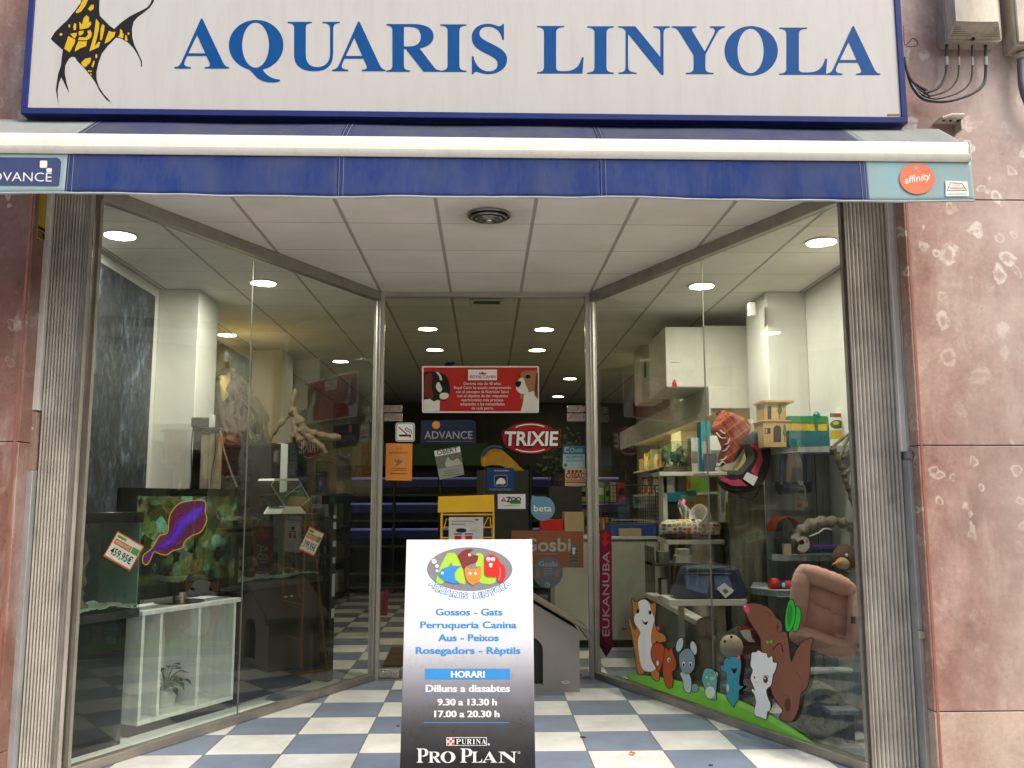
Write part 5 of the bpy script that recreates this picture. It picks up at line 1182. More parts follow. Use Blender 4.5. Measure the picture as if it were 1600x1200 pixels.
for k in range(16):
    x0 = 345+k*5; wood(b, [q(x0, 692, rg0.uniform(-.1, .15)), q(x0+rg0.uniform(-10, 10), 672, rg0.uniform(-.15, .1)), q(x0+rg0.uniform(-14, 14), 645, rg0.uniform(-.1, .1)), q(358+rg0.uniform(0, 25), 612, rg0.uniform(-.08, .08)), q(368, 594)], (rg0.uniform(.014, .03), .02), 'driftwood', 7)
tag(b.build('driftwood'), 'large gnarled driftwood root with an arching arm, on the tall black cabinet', 'driftwood')
b = MB()
wood(b, [q(418, 690), q(430, 672), q(445, 655), q(455, 640), q(457, 625), q(462, 608)], (.03, .018), 'driftwood_pale'); wood(b, [q(455, 640), q(470, 660), q(478, 678), q(500, 695), q(510, 708)], (.05, .018), 'driftwood_pale')
wood(b, [q(470, 690), q(462, 672), q(458, 652)], (.036, .03), 'driftwood_pale'); wood(b, [q(452, 692), q(458, 680), q(470, 672), q(490, 676), q(505, 680), q(532, 684)], (.03, .03), 'driftwood_pale'); wood(b, [q(472, 682), q(474, 696), q(468, 702)], (.02, .01), 'driftwood_pale')
tag(b.build('driftwood'), 'spreading pale driftwood root right of the larger one', 'driftwood')
# electric strip, wooden post and cables by the white column
mk('old_wood', (.30, .25, .16), .75, var=.3, sc=8, bump=.3)
YP = 7.66
wpst = thing('wooden_post', P(328, 760, YP), 'weathered wooden board with a cable and rope, in front of the white column', 'post')
b = MB(); bxp(b, 311, 676, 343, 764, YP, .1, 'old_wood'); b.build('board', wpst, bevel=.005)
b = MB(); bxp(b, 323, 676, 327, 763, YP-.01, .009, 'driftwood_pale'); b.build('batten', wpst)
b = MB(); b.tube(sp([P(344, 672, YP-.02), P(349, 700, YP-.03), P(360, 735, YP-.03), P(370, 761, YP-.03)], 5, False), .008, 'driftwood_pale'); b.build('rope', wpst)
pb = thing('power_strip', P(318, 668, YP-.05), 'dark power strip with a white plug on top of the wooden board', 'power strip')
b = MB(); bxp(b, 298, 652, 325, 667, YP-.08, .07, 'black_matte'); bxp(b, 310, 668, 346, 675, YP-.02, .1, 'black_matte'); b.build('body', pb, bevel=.008)
b = MB(); bxp(b, 326, 648, 334, 667, YP-.07, .05, 'white_plastic'); b.build('plug', pb, bevel=.004)
b = MB(); b.tube(sp([P(302, 667, YP-.04), P(299, 700, YP-.04), P(299, 740, YP-.04), P(297, 764, YP-.04)], 5, False), .006, 'cable_black'); b.tube(sp([P(337, 675, YP-.03), P(336, 710, YP-.03), P(331, 735, YP-.03), P(329, 762, YP-.03)], 5, False), .005, 'cable_black'); b.build('cable', pb)
# ================================================================== BEHIND AND IN FRONT OF THE DOOR
# dog house outside the door
mk('plastic_beige', (.33, .295, .255), .42, var=.06, sc=3, dirt=.15); mk('plastic_roof', (.21, .175, .145), .5, var=.12, sc=4, dirt=.2)
YH = 7.36
h0 = P(741, 1080, YH); h1 = P(906, 1080, YH); hw2 = (h1.x-h0.x)/2; hx = (h0.x+h1.x)/2; ze = P(906, 985, YH).z
slope = (P(838, 945, YH).z-P(917, 992, YH).z)/(P(917, 992, YH).x-P(838, 945, YH).x); zr_ = ze+slope*hw2
dh = thing('dog_house', (hx, YH+.25, 0), 'beige plastic dog house with dark arched doorway and brown roof, behind the pavement sign', 'dog house')
aw_ = P(848.5, 1030, YH).x-hx; zar = P(840, 994, YH).z; z0d = P(840, 1070, YH).z
outer = [(-hw2, .0), (hw2, .0), (hw2, ze), (0, zr_), (-hw2, ze)]
hole = [(-aw_, z0d), (aw_, z0d)]+[(aw_*math.cos(R_(a)), zar-aw_*.9+aw_*.9*math.sin(R_(a))) for a in range(0, 181, 15)]
b = MB(); hp = [(hx+x, z) for x, z in hole]
flat = [(hx+x, z) for x, z in outer]+hp; tri = tessellate_polygon([[Vector((x, z, 0)) for x, z in [(hx+x, z) for x, z in outer]], [Vector((x, z, 0)) for x, z in hp]])
b.add([Vector((x, YH, z)) for x, z in flat], tri, 'plastic_beige')
n = len(hp); b.add([Vector((x, YH, z)) for x, z in hp]+[Vector((x, YH+.05, z)) for x, z in hp], [(i, (i+1) % n, n+(i+1) % n, n+i) for i in range(n)], 'plastic_beige')
o5 = [(hx+x, z) for x, z in outer]
b.add([Vector((x, YH, z)) for x, z in o5]+[Vector((x, YH+.5, z)) for x, z in o5], [(i, (i+1) % 5, 5+(i+1) % 5, 5+i) for i in range(5)]+[(9, 8, 7, 6, 5)], 'plastic_beige'); b.build('body', dh, bevel=.012)
b = MB(); b.prism([(hx-aw_-.03, .04), (hx+aw_+.03, .04), (hx+aw_+.03, zar+.03), (hx-aw_-.03, zar+.03)], lambda p, d: Vector((p[0], d, p[1])), YH+.052, YH+.07, 'black_matte'); b.build('doorway', dh)
ov = .085
for s in (-1, 1):
    b = MB(); x1 = hx+s*(hw2+ov); z1 = zr_-slope*(hw2+ov); tk_ = .035
    prof = [(hx, zr_+.012), (x1, z1+.012), (x1, z1-.03), (x1-s*.03, z1-.034), (hx+s*hw2, ze+.001), (hx, zr_+.0005)]
    b.prism(prof, lambda p, d: Vector((p[0], d, p[1]+.03)), YH-.05, YH+.55, 'plastic_roof'); b.build('roof_panel', dh, bevel=.006)
b = MB(); A_ = Art(b, (0, YH, 0), (0, -1, 0)); A_.poly(ellp(884, 1066, 6.5, 2.3, 20), 'white_ink', 1.5, [ellp(884, 1066, 5.4, 1.6, 20)]); A_.text('Pet', 884, 1067.2, 2.2, 'grey_ink', 2) if False else A_.rect(880, 1065.2, 888, 1066.6, 'grey_pale', 2); b.build('maker_badge', dh)

# yellow leaflet stand
mk('stand_yellow', (.78, .44, .025), .35, var=.05, sc=4); mk('paper', (.66, .64, .60), .7)
YR = 7.55
ys = thing('leaflet_stand', P(729, 1075, YR), 'bright yellow wire leaflet stand with white magazines behind the pavement sign', 'leaflet stand')
b = MB(); a0, a1 = P(684, 801, YR), P(772, 774, YR); b.hexa([Vector((a0.x, YR, a0.z)), Vector((a1.x, YR, a0.z+.006)), Vector((a1.x, YR+.012, a0.z+.006)), Vector((a0.x, YR+.012, a0.z))], [Vector((a0.x, YR+.04, a1.z-.01)), Vector((a1.x, YR+.04, a1.z+.005)), Vector((a1.x, YR+.052, a1.z+.005)), Vector((a0.x, YR+.052, a1.z-.01))], 'stand_yellow'); b.build('header_panel', ys, bevel=.003)
b = MB(); w0 = P(690, 803, YR).x; w1 = P(771, 803, YR).x; zt_ = a0.z-.012
for x in (w0, w1): b.tube([(x, YR, zt_), (x, YR, .02), (x, YR+.001, .012)], .009, 'stand_yellow'); b.tube([(x, YR+.05, zt_+.1), (x, YR+.25, .012)], .008, 'stand_yellow'); b.tube([(x, YR-.06, .012), (x, YR+.3, .012)], .009, 'stand_yellow')
for y in (804, 824, 840): z = P(730, y, YR).z; b.tube([(w0, YR, z), (w1, YR, z)], .006, 'stand_yellow')
for z in (.9, .6, .3): b.tube([(w0, YR, z), (w1, YR, z)], .006, 'stand_yellow')
for pl in ([(694, 824), (698, 810), (702, 813), (707, 824)], [(755, 824), (763, 808), (766, 810), (767, 824)]): b.tube([P(x, y, YR-.012) for x, y in pl], .005, 'stand_yellow', 6)
b.build('wire_frame', ys)
b = MB(); bxp(b, 701, 808, 755, 870, YR-.035, .03, 'paper'); A_ = Art(b, (0, YR-.0355, 0), (0, -1, 0)); A_.rect(705, 814, 740, 815, 'grey_ink', 1); A_.rect(705, 818.5, 727, 819.5, 'black_ink', 1); A_.ell(745, 812, 4, 1.4, 'grey_ink', 1); A_.poly(sp([(712, 828), (718, 825.5), (726, 826), (729, 829), (726, 832), (716, 832)], 3), 'advance_navy', 1)
for x in (710, 727): A_.rect(x, 837, x+11, 846, 'red_ink', 1); A_.rect(x-1, 833.5, x+12, 835.2, 'black_ink', 1)
A_.rect(732, 828, 746, 829, 'silver_ink', 1); tag(b.build('magazine', smooth=False), 'white magazine with red price boxes held in the yellow stand', 'magazine')

# aquarium racks across the back of the shop
em('blue_glow', (.04, .07, .9), .10); mk('water_dark', (.006, .012, .03), .2)
t = NT('water_lit'); t.p(Base_Color=(.01, .01, .03), Roughness=.3, Emission_Color=t.ramp(t.noise(9, 5, .6, t.scale((1, 1, .35))), [(.3, (.004, .006, .05)), (.7, (.02, .03, .22))]), Emission_Strength=.07); mk('rack_dark', (.03, .032, .03), .5); mk('header_green', (.03, .13, .03), .5); mk('rack_olive', (.07, .085, .04), .6)
YB = 15.2
rk = thing('aquarium_rack', (0, YB+.35, 0), 'long dark rack of blue lit aquariums across the back of the shop', 'aquarium rack')
zrow = [P(700, y, YB).z for y in (772, 812, 852, 895)]; RX0, RX1 = -2.3, 2.3; nT = 6
b = MB()
for z in zrow+[.12]: b.box(RX0, RX1, YB, YB+.6, z-.035, z, 'rack_olive')
for k in range(nT+1): x = RX0+(RX1-RX0)*k/nT; b.box(x-.02, x+.02, YB-.012, YB+.6, .001, zrow[0]+.5, 'rack_dark')
b.box(RX0, RX1, YB+.61, YB+.64, .001, zrow[0]+.5, 'rack_dark'); b.build('frame', rk)
b = MB(); b.box(RX0, .05, YB-.02, YB+.02, P(650, 727, YB).z, P(650, 693, YB).z, 'header_green'); b.build('header_board', rk)
proto = None; words = ['top', 'second', 'third']; cols = ['first', 'second', 'third', 'fourth', 'fifth', 'sixth']
wT = (RX1-RX0)/nT-.06; HT = .26
for r in range(3):
    for k in range(nT):
        x = RX0+(RX1-RX0)*(k+.5)/nT; z = zrow[r]+.001
        lab = f'blue lit rack aquarium, {words[r]} row, {cols[k]} from the left'
        if proto is None:
            proto = thing('rack_aquarium', (0, YB+.3, 0), lab, 'aquarium', 'aquariums in the back rack')
            b = MB(); b.box(-wT/2, wT/2, YB+.02, YB+.55, 0, HT*.45, 'water_dark'); b.box(-wT/2, wT/2, YB+.02, YB+.55, HT*.45+.001, HT, 'water_lit'); b.build('tank', proto, smooth=False)
            b = MB(); b.box(-wT/2, wT/2, YB+.03, YB+.06, HT+.001, HT+.02, 'blue_glow'); b.build('light_tube', proto, smooth=False)
            b = MB()
            b.box(-wT/2, wT/2, YB+.0175, YB+.0195, HT-.012, HT-.004, 'blue_glow')
            b.build('glow_strip', proto, smooth=False); o = proto
        else: o = dup(proto)
        o.location = (x, YB+.3, z); o['label'] = lab
# shelf bays either side of the middle aisle, left wall racks
mk('shelf_black', (.02, .02, .019), .5)
rkl = thing('dark_shelving', (-2.5, 12.8, 0), 'dark shelving with pale goods along the left wall deep in the shop', 'shelving')
b = MB()
for z in (.1, .6, 1.1, 1.6, 2.1): b.box(-2.86, -2.2, 11.7, 14.9, z, z+.03, 'shelf_black')
for y in (11.7, 13.2, 14.85): b.box(-2.86, -2.2, y, y+.04, .001, 2.4, 'shelf_black')
b.build('frame', rkl)
goods = ['card_green', 'photo_grey', 'cream_ink', 'dealer_blue', 'fur_grey', 'rack_olive', 'gosbi_grey']
rg = random.Random(11); b = MB()
for z in (.131, .631, 1.131, 1.631):
    y = 11.8
    while y < 14.7: d = rg.uniform(.08, .25); h_ = rg.uniform(.12, .36); b.box(-2.7, -2.25-rg.random()*.06, y, y+d, z, z+h_, rg.choice(goods)); y += d+.03
gb = b.build('goods', rkl); gb['kind'] = 'stuff'
# yellow shell, red bag, floor mat
mk('shell_yellow', (.60, .33, .03), .35, var=.12, sc=8); mk('shell_blue', (.03, .06, .30), .4); mk('bag_crimson', (.22, .015, .04), .6); mk('mat_brown', (.10, .055, .035), .9)
yz = 11.5
sh = thing('yellow_shell', P(772, 735, yz), 'curved yellow shell shape with a blue rim seen behind the right door leaf', 'pet toy')  # made-up solid for a yellow form of unknown nature
b = MB(); b.prism(sp([(752, 715), (760, 706), (772, 701), (782, 703), (796, 714), (812, 730), (818, 736), (800, 735), (785, 729), (768, 727), (754, 729)], 4), lambda p, d: P(p[0], p[1], yz)+Vector((0, d, 0)), -.12, .12, 'shell_yellow', .9); b.build('shell', sh)
b = MB(); b.tube(sp([P(754, 712, yz-.125), P(762, 702, yz-.125), P(772, 698, yz-.125), P(784, 700, yz-.125)], 4, False), .02, 'shell_blue'); b.build('rim', sh)
b = MB(); zz_ = P(780, 736, yz).z; b.box(P(745, 740, yz).x, P(825, 740, yz).x, yz-.2, yz+.3, .001, zz_, 'rack_dark'); tag(b.build('display_stand', bevel=.01), 'dark display stand carrying the yellow shell', 'stand')
gY = G(605, 962, 0).y; b = MB(); c0 = G(590, 962, 0); 
b.prism([(585, 925), (607, 922), (605, 962), (582, 962)], lambda p, d: P(p[0], p[1], c0.y)+Vector((0, d, 0)), 0, .18, 'bag_crimson', .85); tag(b.build('shopping_bag'), 'crimson bag standing on the tiles left of the pavement sign', 'bag')
m0 = [G(x, y, .002) for x, y in ((598, 1042), (680, 1042), (700, 1012), (612, 1012))]; b = MB(); b.hexa(m0, [p+Vector((0, 0, .012)) for p in m0], 'mat_brown'); tag(b.build('door_mat', smooth=False), 'brown door mat just inside the glass door', 'mat')
# little blue model on the ceiling, emergency light
mk('emerg_body', (.62, .60, .52), .4)
el = thing('emergency_light', P(760, 472, 8.2), 'flat emergency light fixed to the ceiling just inside the door', 'emergency light')
b = MB(); a0, a1 = P(733, 476, 8.15), P(788, 467, 8.15); b.box(a0.x, a1.x, 8.15, 8.29, a0.z, CEIL-.001, 'emerg_body'); b.build('housing', el, bevel=.012)
b = MB(); bxp(b, 740, 470.5, 781, 475, 8.148, .003, 'rack_olive'); b.build('lens', el)
b = MB(); b.prism(sp([(695, 570), (703, 563), (712, 563), (709, 569), (702, 573), (696, 573)], 3), lambda p, d: P(p[0], p[1], 12)+Vector((0, d, 0)), -.02, .05, 'shell_blue'); b.tube([P(703, 565, 12.01), G(703, 530, CEIL-.0005)*0+Vector((P(703, 565, 12.01).x, 12.01, CEIL-.001))], .003, 'cable_black', 4)
tag(b.build('hanging_toy'), 'small dark blue toy hanging from the ceiling above the red poster', 'toy')
# floor litter
mk('dry_leaf', (.40, .14, .03), .7); mk('crumb_dark', (.06, .04, .03), .8)
b = MB(); c_ = G(988, 1179, .003); b.add([c_+Vector((x, y, z)) for x, y, z in ((-.022, 0, .004), (-.008, .014, .016), (.008, .008, .006), (.022, -.002, .012), (.006, -.014, .002), (-.008, -.012, .012), (0, 0, .018))], [(6, i, (i+1) % 6) for i in range(6)], 'dry_leaf'); tag(b.build('dry_leaf', smooth=False), 'small curled orange dry leaf on a blue tile', 'leaf')
for x, y, s_, lab in ((911, 1153, .012, 'dark crumb lying at a tile corner right of the pavement sign'), (622, 1135, .008, 'tiny dark crumb just left of the pavement sign'), (1111, 1196, .008, 'tiny dark crumb on a white tile at the bottom edge')):
    b = MB(); c_ = G(x, y, .0005); b.ell(c_+Vector((0, 0, s_*.4)), (s_*1.6, s_, s_*.5), 'crumb_dark', None, 8, 6, .5, 9); tag(b.build('crumb'), lab, 'crumb')
# goods gondola and trailing plants on the right side of the shop floor
gd = thing('goods_gondola', (1.45, 13.3, 0), 'low shop gondola crowded with small packs behind the right door leaf', 'shelving')
b = MB(); 
for z in (.15, .6, 1.05, 1.5): b.box(.95, 1.95, 12.4, 13.0, z-.025, z, 'rack_olive')
for x in (.95, 1.93): b.box(x, x+.02, 12.4, 13.0, .001, 1.95, 'rack_dark')
b.build('frame', gd); b = MB(); rz_ = random.Random(8)
for z in (.151, .601, 1.051, 1.501):
    x = .98
    while x < 1.88:
        d = rz_.uniform(.05, .13); h_ = rz_.uniform(.12, .36); y = 12.41+rz_.random()*.03
        m = rz_.choice(['stand_yellow', 'orange_paper', 'paper', 'fur_tan', 'tag_green', 'dealer_blue', 'poster_red', 'photo_grey', 'card_green'])
        b.box(x, x+d, y, y+.2, z, z+h_, m); b.box(x+d*.15, x+d*.85, y-.0012, y-.0004, z+h_*.35, z+h_*.7, rz_.choice(['paper', 'black_ink', 'cream_ink', 'red_ink'])); x += d+.012
g_ = b.build('goods', gd); g_['kind'] = 'stuff'
hp_ = thing('trailing_plant', P(880, 735, 11.2), 'dark trailing plant seen between the red oval sticker and the blue alarm sticker', 'plant')
b = MB(); rl = random.Random(33)
for _ in range(420):
    p = P(rl.gauss(882, 15), rl.gauss(715, 17), 11.2+rl.uniform(-.2, .2)); u = Vector((rl.uniform(-1, 1), rl.uniform(-1, 1), rl.uniform(-1, 1))).normalized()*rl.uniform(.02, .045); v = u.orthogonal().normalized()*.02
    b.quad(p-u, p+v, p+u, p-v, 'leaf_dim')
b.build('foliage', hp_, smooth=False); b = MB(); c_ = P(882, 745, 11.2)
b.lathe([(.08, 0), (.12, .16), (.11, .16), (.09, .02)], c_+Vector((0, 0, -.12)), 'mat_brown', 14); b.tube([c_+Vector((0, 0, .02)), P(884, 720, 11.2), P(880, 690, 11.2)], .012, 'driftwood', 6); b.build('pot', hp_)
b = MB(); b.box(c_.x-.2, c_.x+.2, 11.05, 11.4, .001, c_.z-.122, 'rack_dark'); tag(b.build('plant_stand', bevel=.006), 'dark stand under the trailing plant behind the door', 'stand')
# ================================================================== RIGHT DISPLAY
def thg(name, px, py, Y, lab, cat, group=None): return thing(name, P(px, py, Y), lab, cat, group)
def flatp(pts, Y, d0, d1, m, name, par=None, taper=1.0, bevel=.0, smooth=True):
    b = MB(); b.prism(pts, lambda p, d: P(p[0], p[1], Y)+Vector((0, d, 0)), d0, d1, m, taper); return b.build(name, par, bevel=bevel, smooth=smooth)
t = NT('weathered_grey')
gg = t.ramp(t.noise(5, 8, .7, t.scale((4, 4, .4))), [(.35, (.16, .18, .185)), (.55, (.28, .31, .31)), (.75, (.42, .45, .44))]); t.p(Base_Color=gg, Roughness=.7); t.bump(t.noise(30, 4, .5, t.scale((4, 4, .4))), .3, .004)
t = NT('weathered_olive')
gg = t.ramp(t.noise(5, 8, .7, t.scale((4, 4, .4))), [(.35, (.07, .07, .045)), (.55, (.15, .15, .10)), (.75, (.25, .25, .17))]); t.p(Base_Color=gg, Roughness=.7)
# shelving with canopy on the right wall
cx_ = P(1108, 640, 8.6).x; ct, cb_ = P(1130, 604, 8.6).z, P(1130, 638, 8.6).z
em('shelf_glow', (1.0, .78, .38), 9.0); mk('shelf_white', (.58, .56, .48), .5, var=.08); mk('shelf_back', (.50, .46, .34), .6)
ws = thing('wall_shelving', (2.5, 11.3, 0), 'white wall shelving with a deep canopy and lit shelves along the right wall', 'shelving')
b = MB(); b.box(cx_, WX-.002, 8.6, 14.4, cb_, ct, 'shelf_white'); b.build('canopy', ws, bevel=.004)
b = MB(); b.box(cx_+.03, cx_+.07, 9.0, 14.2, cb_-.03, cb_-.001, 'shelf_glow'); b.build('light_tube', ws)
b = MB(); b.box(cx_, cx_+.014, 8.6, 14.4, cb_-.07, cb_-.001, 'shelf_white'); b.build('front_lip', ws)
b = MB(); b.box(WX-.02, WX-.004, 8.62, 14.4, .001, cb_-.002, 'shelf_back'); b.build('back_panel', ws)
for z in (1.97, 1.60, 1.22, .84):
    b = MB(); b.box(2.36, WX-.022, 8.95 if z < 1.9 else 10.6, 14.3, z-.025, z, 'shelf_white'); b.build('shelf', ws)
b = MB()
for y in (10.55, 12.5, 14.31): b.box(2.80, WX-.023, y, y+.03, .001, cb_-.004, 'shelf_white')
b.build('upright', ws)
rg = random.Random(5); gcol = ['stand_yellow', 'orange_paper', 'cream_ink', 'paper', 'shelf_back', 'fur_tan', 'advance_navy', 'tag_green', 'card_green', 'beta_blue', 'black_ink']
mk('goods_orange', (.60, .24, .03), .4); mk('goods_teal', (.02, .22, .28), .4)
gn = 0
for z, y0, y1, pal, hr in ((1.971, 10.7, 14.1, gcol, (.10, .30)), (1.601, 10.7, 12.4, ['goods_orange', 'stand_yellow', 'goods_orange', 'tag_green'], (.22, .28)), (1.601, 12.7, 14.1, ['fur_tan', 'paper', 'goods_orange'], (.2, .28))):
    y = y0; k = 0
    while y < y1:
        d = rg.uniform(.07, .16); h_ = rg.uniform(*hr); m = rg.choice(pal); b = MB(); xf = 2.42+rg.random()*.04
        if rg.random() < .35 and h_ < .24: b.lathe([(.035, 0), (.036, h_*.7), (.018, h_*.82), (.018, h_)], (xf+.05, y+d/2, z), m, 12)
        else: b.box(xf, xf+.2, y, y+d, z, z+h_, m); b.box(xf-.001, xf-.0003, y+.01, y+d-.01, z+h_*.2, z+h_*.55, rg.choice(['paper', 'red_ink', 'stand_yellow']))
        gn += 1; tag(b.build('product', bevel=0), '', 'product', 'goods on the lit wall shelves'); o = bpy.context.scene.collection.objects[-1]
        hue = {'stand_yellow': 'yellow', 'orange_paper': 'orange', 'cream_ink': 'cream', 'paper': 'white', 'shelf_back': 'pale', 'fur_tan': 'tan', 'advance_navy': 'navy', 'tag_green': 'green', 'card_green': 'grey green', 'beta_blue': 'blue', 'black_ink': 'black', 'goods_orange': 'orange'}[m]
        o['label'] = f'{hue} packaged product {"on the upper" if z > 1.9 else "on the second"} lit wall shelf of the right wall'
        y += d+.02
# white cartons on the canopy
mk('carton_white', (.60, .58, .50), .6, var=.06, dirt=.12)
def carton(x0, y0, x1, y1, Y, dep, lab, extra=None):
    o = thg('carton', (x0+x1)/2, y1, Y, lab, 'box', 'white cartons above the right shelving'); b = MB(); a, c_ = P(x0, y1, Y), P(x1, y0, Y); z0 = a.z
    b.box(a.x, min(c_.x, WX-.01), Y, Y+dep, z0, c_.z, 'carton_white'); b.build('body', o, bevel=.004)
    if extra:
        b = MB(); A_ = Art(b, (0, Y, 0), (0, -1, 0)); extra(A_); b.build('print', o, smooth=False)
    return o
b = MB(); z_ = P(1100, 605, 8.7).z; a0 = P(1041, 605, 8.7).x; b.box(a0+.01, WX-.01, 8.72, 9.7, ct+.001, z_-.001 if z_ > ct+.02 else ct+.02, 'shelf_white'); tag(b.build('carton_board'), 'pale board under the white cartons on the shelving canopy', 'board')
carton(1041.5, 511, 1101, 604.5, 8.7, .9, 'large white carton left of the glass joint, on the shelving canopy', lambda a: (a.poly([(1050, 604), (1050, 598), (1054, 592), (1057, 598), (1058, 604)], 'poster_red', 1), a.rect(1047, 566, 1062, 567, 'grey_ink', 1)))
carton(1101.5, 509, 1168, 604.5, 8.7, .9, 'large white carton beside the right column, on the shelving canopy', lambda a: (a.rect(1165, 593, 1167, 594, 'grey_ink', 1)))
carton(1003, 537, 1032, 628, 10.6, .5, 'narrow white carton in shadow behind the larger ones', lambda a: (a.rect(1006, 566, 1010, 590, 'azoo_green', 1)))
carton(1027, 520, 1041, 600, 9.8, .4, 'slim white carton with green print between the cartons', lambda a: (a.rect(1030, 555, 1036, 575, 'azoo_green', 1), a.rect(1030, 530, 1036, 545, 'grey_ink', 1)))
b = MB(); bxp(b, 1171, 472, 1181, 493, 7.76, .06, 'white_plastic'); tag(b.build('alarm_sensor', bevel=.008), 'small white alarm sensor high on the right column', 'sensor')
# front end shelf of the wall unit, goods on it
YE = 8.3
es = thg('end_shelf', 1085, 742, YE, 'short white shelf holding a terrarium and boxes behind the plaid shoe', 'shelf')
b = MB(); a0, a1 = P(1030, 742, YE), P(1148, 735, YE); b.box(a0.x, a1.x, YE, YE+.35, a0.z-.01, a1.z-.012, 'shelf_white'); b.build('board', es, bevel=.003)
b = MB(); b.box(a0.x+.05, a0.x+.09, YE+.1, YE+.3, .001, a0.z-.011, 'shelf_white'); b.box(a1.x-.09, a1.x-.05, YE+.1, YE+.3, .001, a0.z-.011, 'shelf_white'); b.build('leg', es)
zs_ = a1.z-.0115
def onsh(x0, x1, ytop, m, name, lab, cat, dep=.16, dy=.06, band=None):
    o = thg(name, (x0+x1)/2, 738, YE, lab, cat); b = MB(); A0, A1 = P(x0, 738, YE+dy), P(x1, ytop, YE+dy); b.box(A0.x, A1.x, YE+dy, YE+dy+dep, zs_+.0005, A1.z, m); b.build('box', o, bevel=.002)
    if band:
        b = MB(); b.box(A0.x+.004, A1.x-.004, YE+dy-.0012, YE+dy-.0004, zs_+(A1.z-zs_)*.25, zs_+(A1.z-zs_)*.6, band); b.build('print', o)
    return o
te = thg('terrarium', 1060, 737, YE, 'glass terrarium with plants on the short white shelf', 'terrarium')
b = MB(); A0, A1 = P(1036, 737, YE+.05), P(1080, 689, YE+.05); b.box(A0.x, A1.x, YE+.05, YE+.3, zs_+.001, A1.z, 'tank_glass'); b.build('glass', te, smooth=False)
b = MB(); b.box(A0.x+.01, A1.x-.01, YE+.06, YE+.29, zs_+.002, zs_+.05, 'mat_brown')
for i in range(14): c_ = Vector((A0.x+.03+rg.random()*(A1.x-A0.x-.06), YE+.1+rg.random()*.15, zs_+.05)); b.ell(c_+Vector((0, 0, .05+rg.random()*.12)), (.03, .02, .04), 'leaf_dim', None, 8, 6, .6, 9); b.tube([c_, c_+Vector((.01, 0, .12))], .004, 'driftwood', 5)
b.build('plants', te)
onsh(1081, 1090, 684, 'photo_pale', 'pump_box', 'small grey printed box beside the terrarium', 'box', band='photo_grey'); onsh(1097, 1110, 658, 'goods_teal', 'teal_box', 'tall teal box next to the plaid shoe', 'box', dy=.14, band='card_green'); onsh(1083, 1098, 685, 'goods_teal', 'teal_box', 'lower teal box behind the grey printed box', 'box', dy=.2)
onsh(1111, 1128, 681, 'paper', 'barcode_box', 'white box with barcode partly hidden by the plaid shoe', 'box', dy=.05, band='grey_ink')
cu = thg('blue_tub', 1108, 735, YE-.02, 'see-through bluish plastic tub on the end of the shelf', 'tub'); b = MB(); cc_ = P(1108, 735, YE+.1); b.lathe([(.055, 0), (.06, .16), (.064, .165), (.058, .16), (.05, .006)], Vector((cc_.x, YE+.06, zs_+.001)), 'gosbi_grey', 18); b.build('cup', cu)
# counter with cage and box
mk('counter_white', (.44, .43, .36), .5, var=.12, sc=3); mk('tray_blue', (.02, .06, .26), .4)
YK = 9.5
ck = thing('shop_counter', (1.6, YK+.3, 0), 'pale panelled shop counter behind the right door post', 'counter')
kx0, kx1 = P(866, 850, YK).x, P(1036, 850, YK).x; kz = P(990, 838, YK).z
b = MB(); b.box(kx0, kx1, YK, YK+.6, .08, kz-.03, 'counter_white'); b.box(kx0+.03, kx1-.03, YK+.04, YK+.58, .001, .0795, 'black_matte'); b.build('carcass', ck, bevel=.004)
b = MB(); b.box(kx0-.02, kx1+.02, YK-.025, YK+.62, kz-.0295, kz, 'shelf_white'); b.build('top', ck, bevel=.004)
b = MB(); xs = P(1009, 850, YK).x; b.box(xs-.004, xs+.004, YK-.002, YK-.0005, .09, kz-.035, 'rack_olive'); b.build('panel_joint', ck)
cg = thg('wire_cage', 997, 838, YK, 'black wire cage with a blue tray standing on the counter', 'cage')
g0, g1 = P(953, 838, YK+.05), P(1036, 758, YK+.05); zt3 = P(995, 818, YK+.05).z; D3 = .42
b = MB(); b.box(g0.x, g1.x, YK+.05, YK+.05+D3, kz+.001, zt3, 'tray_blue'); b.build('tray', cg, bevel=.01)
b = MB()
for k in range(13): x = g0.x+.005+(g1.x-g0.x-.01)*k/12; [b.tube([(x, y, zt3), (x, y, g1.z)], .0026 if 0 < k < 12 else .006, 'black_matte', 5) for y in (YK+.055, YK+.045+D3)]
for k in range(11): z = zt3+(g1.z-zt3)*k/10; b.tube([(g0.x, YK+.055, z), (g1.x, YK+.055, z)], .0026 if 0 < k < 10 else .006, 'black_matte', 5); b.tube([(g1.x, YK+.055, z), (g1.x, YK+.045+D3, z)], .0026, 'black_matte', 5); b.tube([(g0.x, YK+.055, z), (g0.x, YK+.045+D3, z)], .0026, 'black_matte', 5)
b.build('bars', cg)
b = MB(); b.box(g0.x+.05, g1.x-.08, YK+.2, YK+.3, zt3+.03, zt3+.04, 'shelf_white'); b.build('perch_shelf', cg)
cbx_ = thg('counter_box', 985, 838, YK-.01, 'small cream box lying on the counter in front of the cage', 'box'); b = MB(); a0, a1 = P(968, 838, YK-.02), P(1002, 829, YK-.02); b.box(a0.x, a1.x, YK-.02, YK+.04, kz+.001, a1.z+.02, 'cream_ink'); b.build('box', cbx_, bevel=.003)
bb_ = MB(); k0 = P(880, 838, YK+.2); 
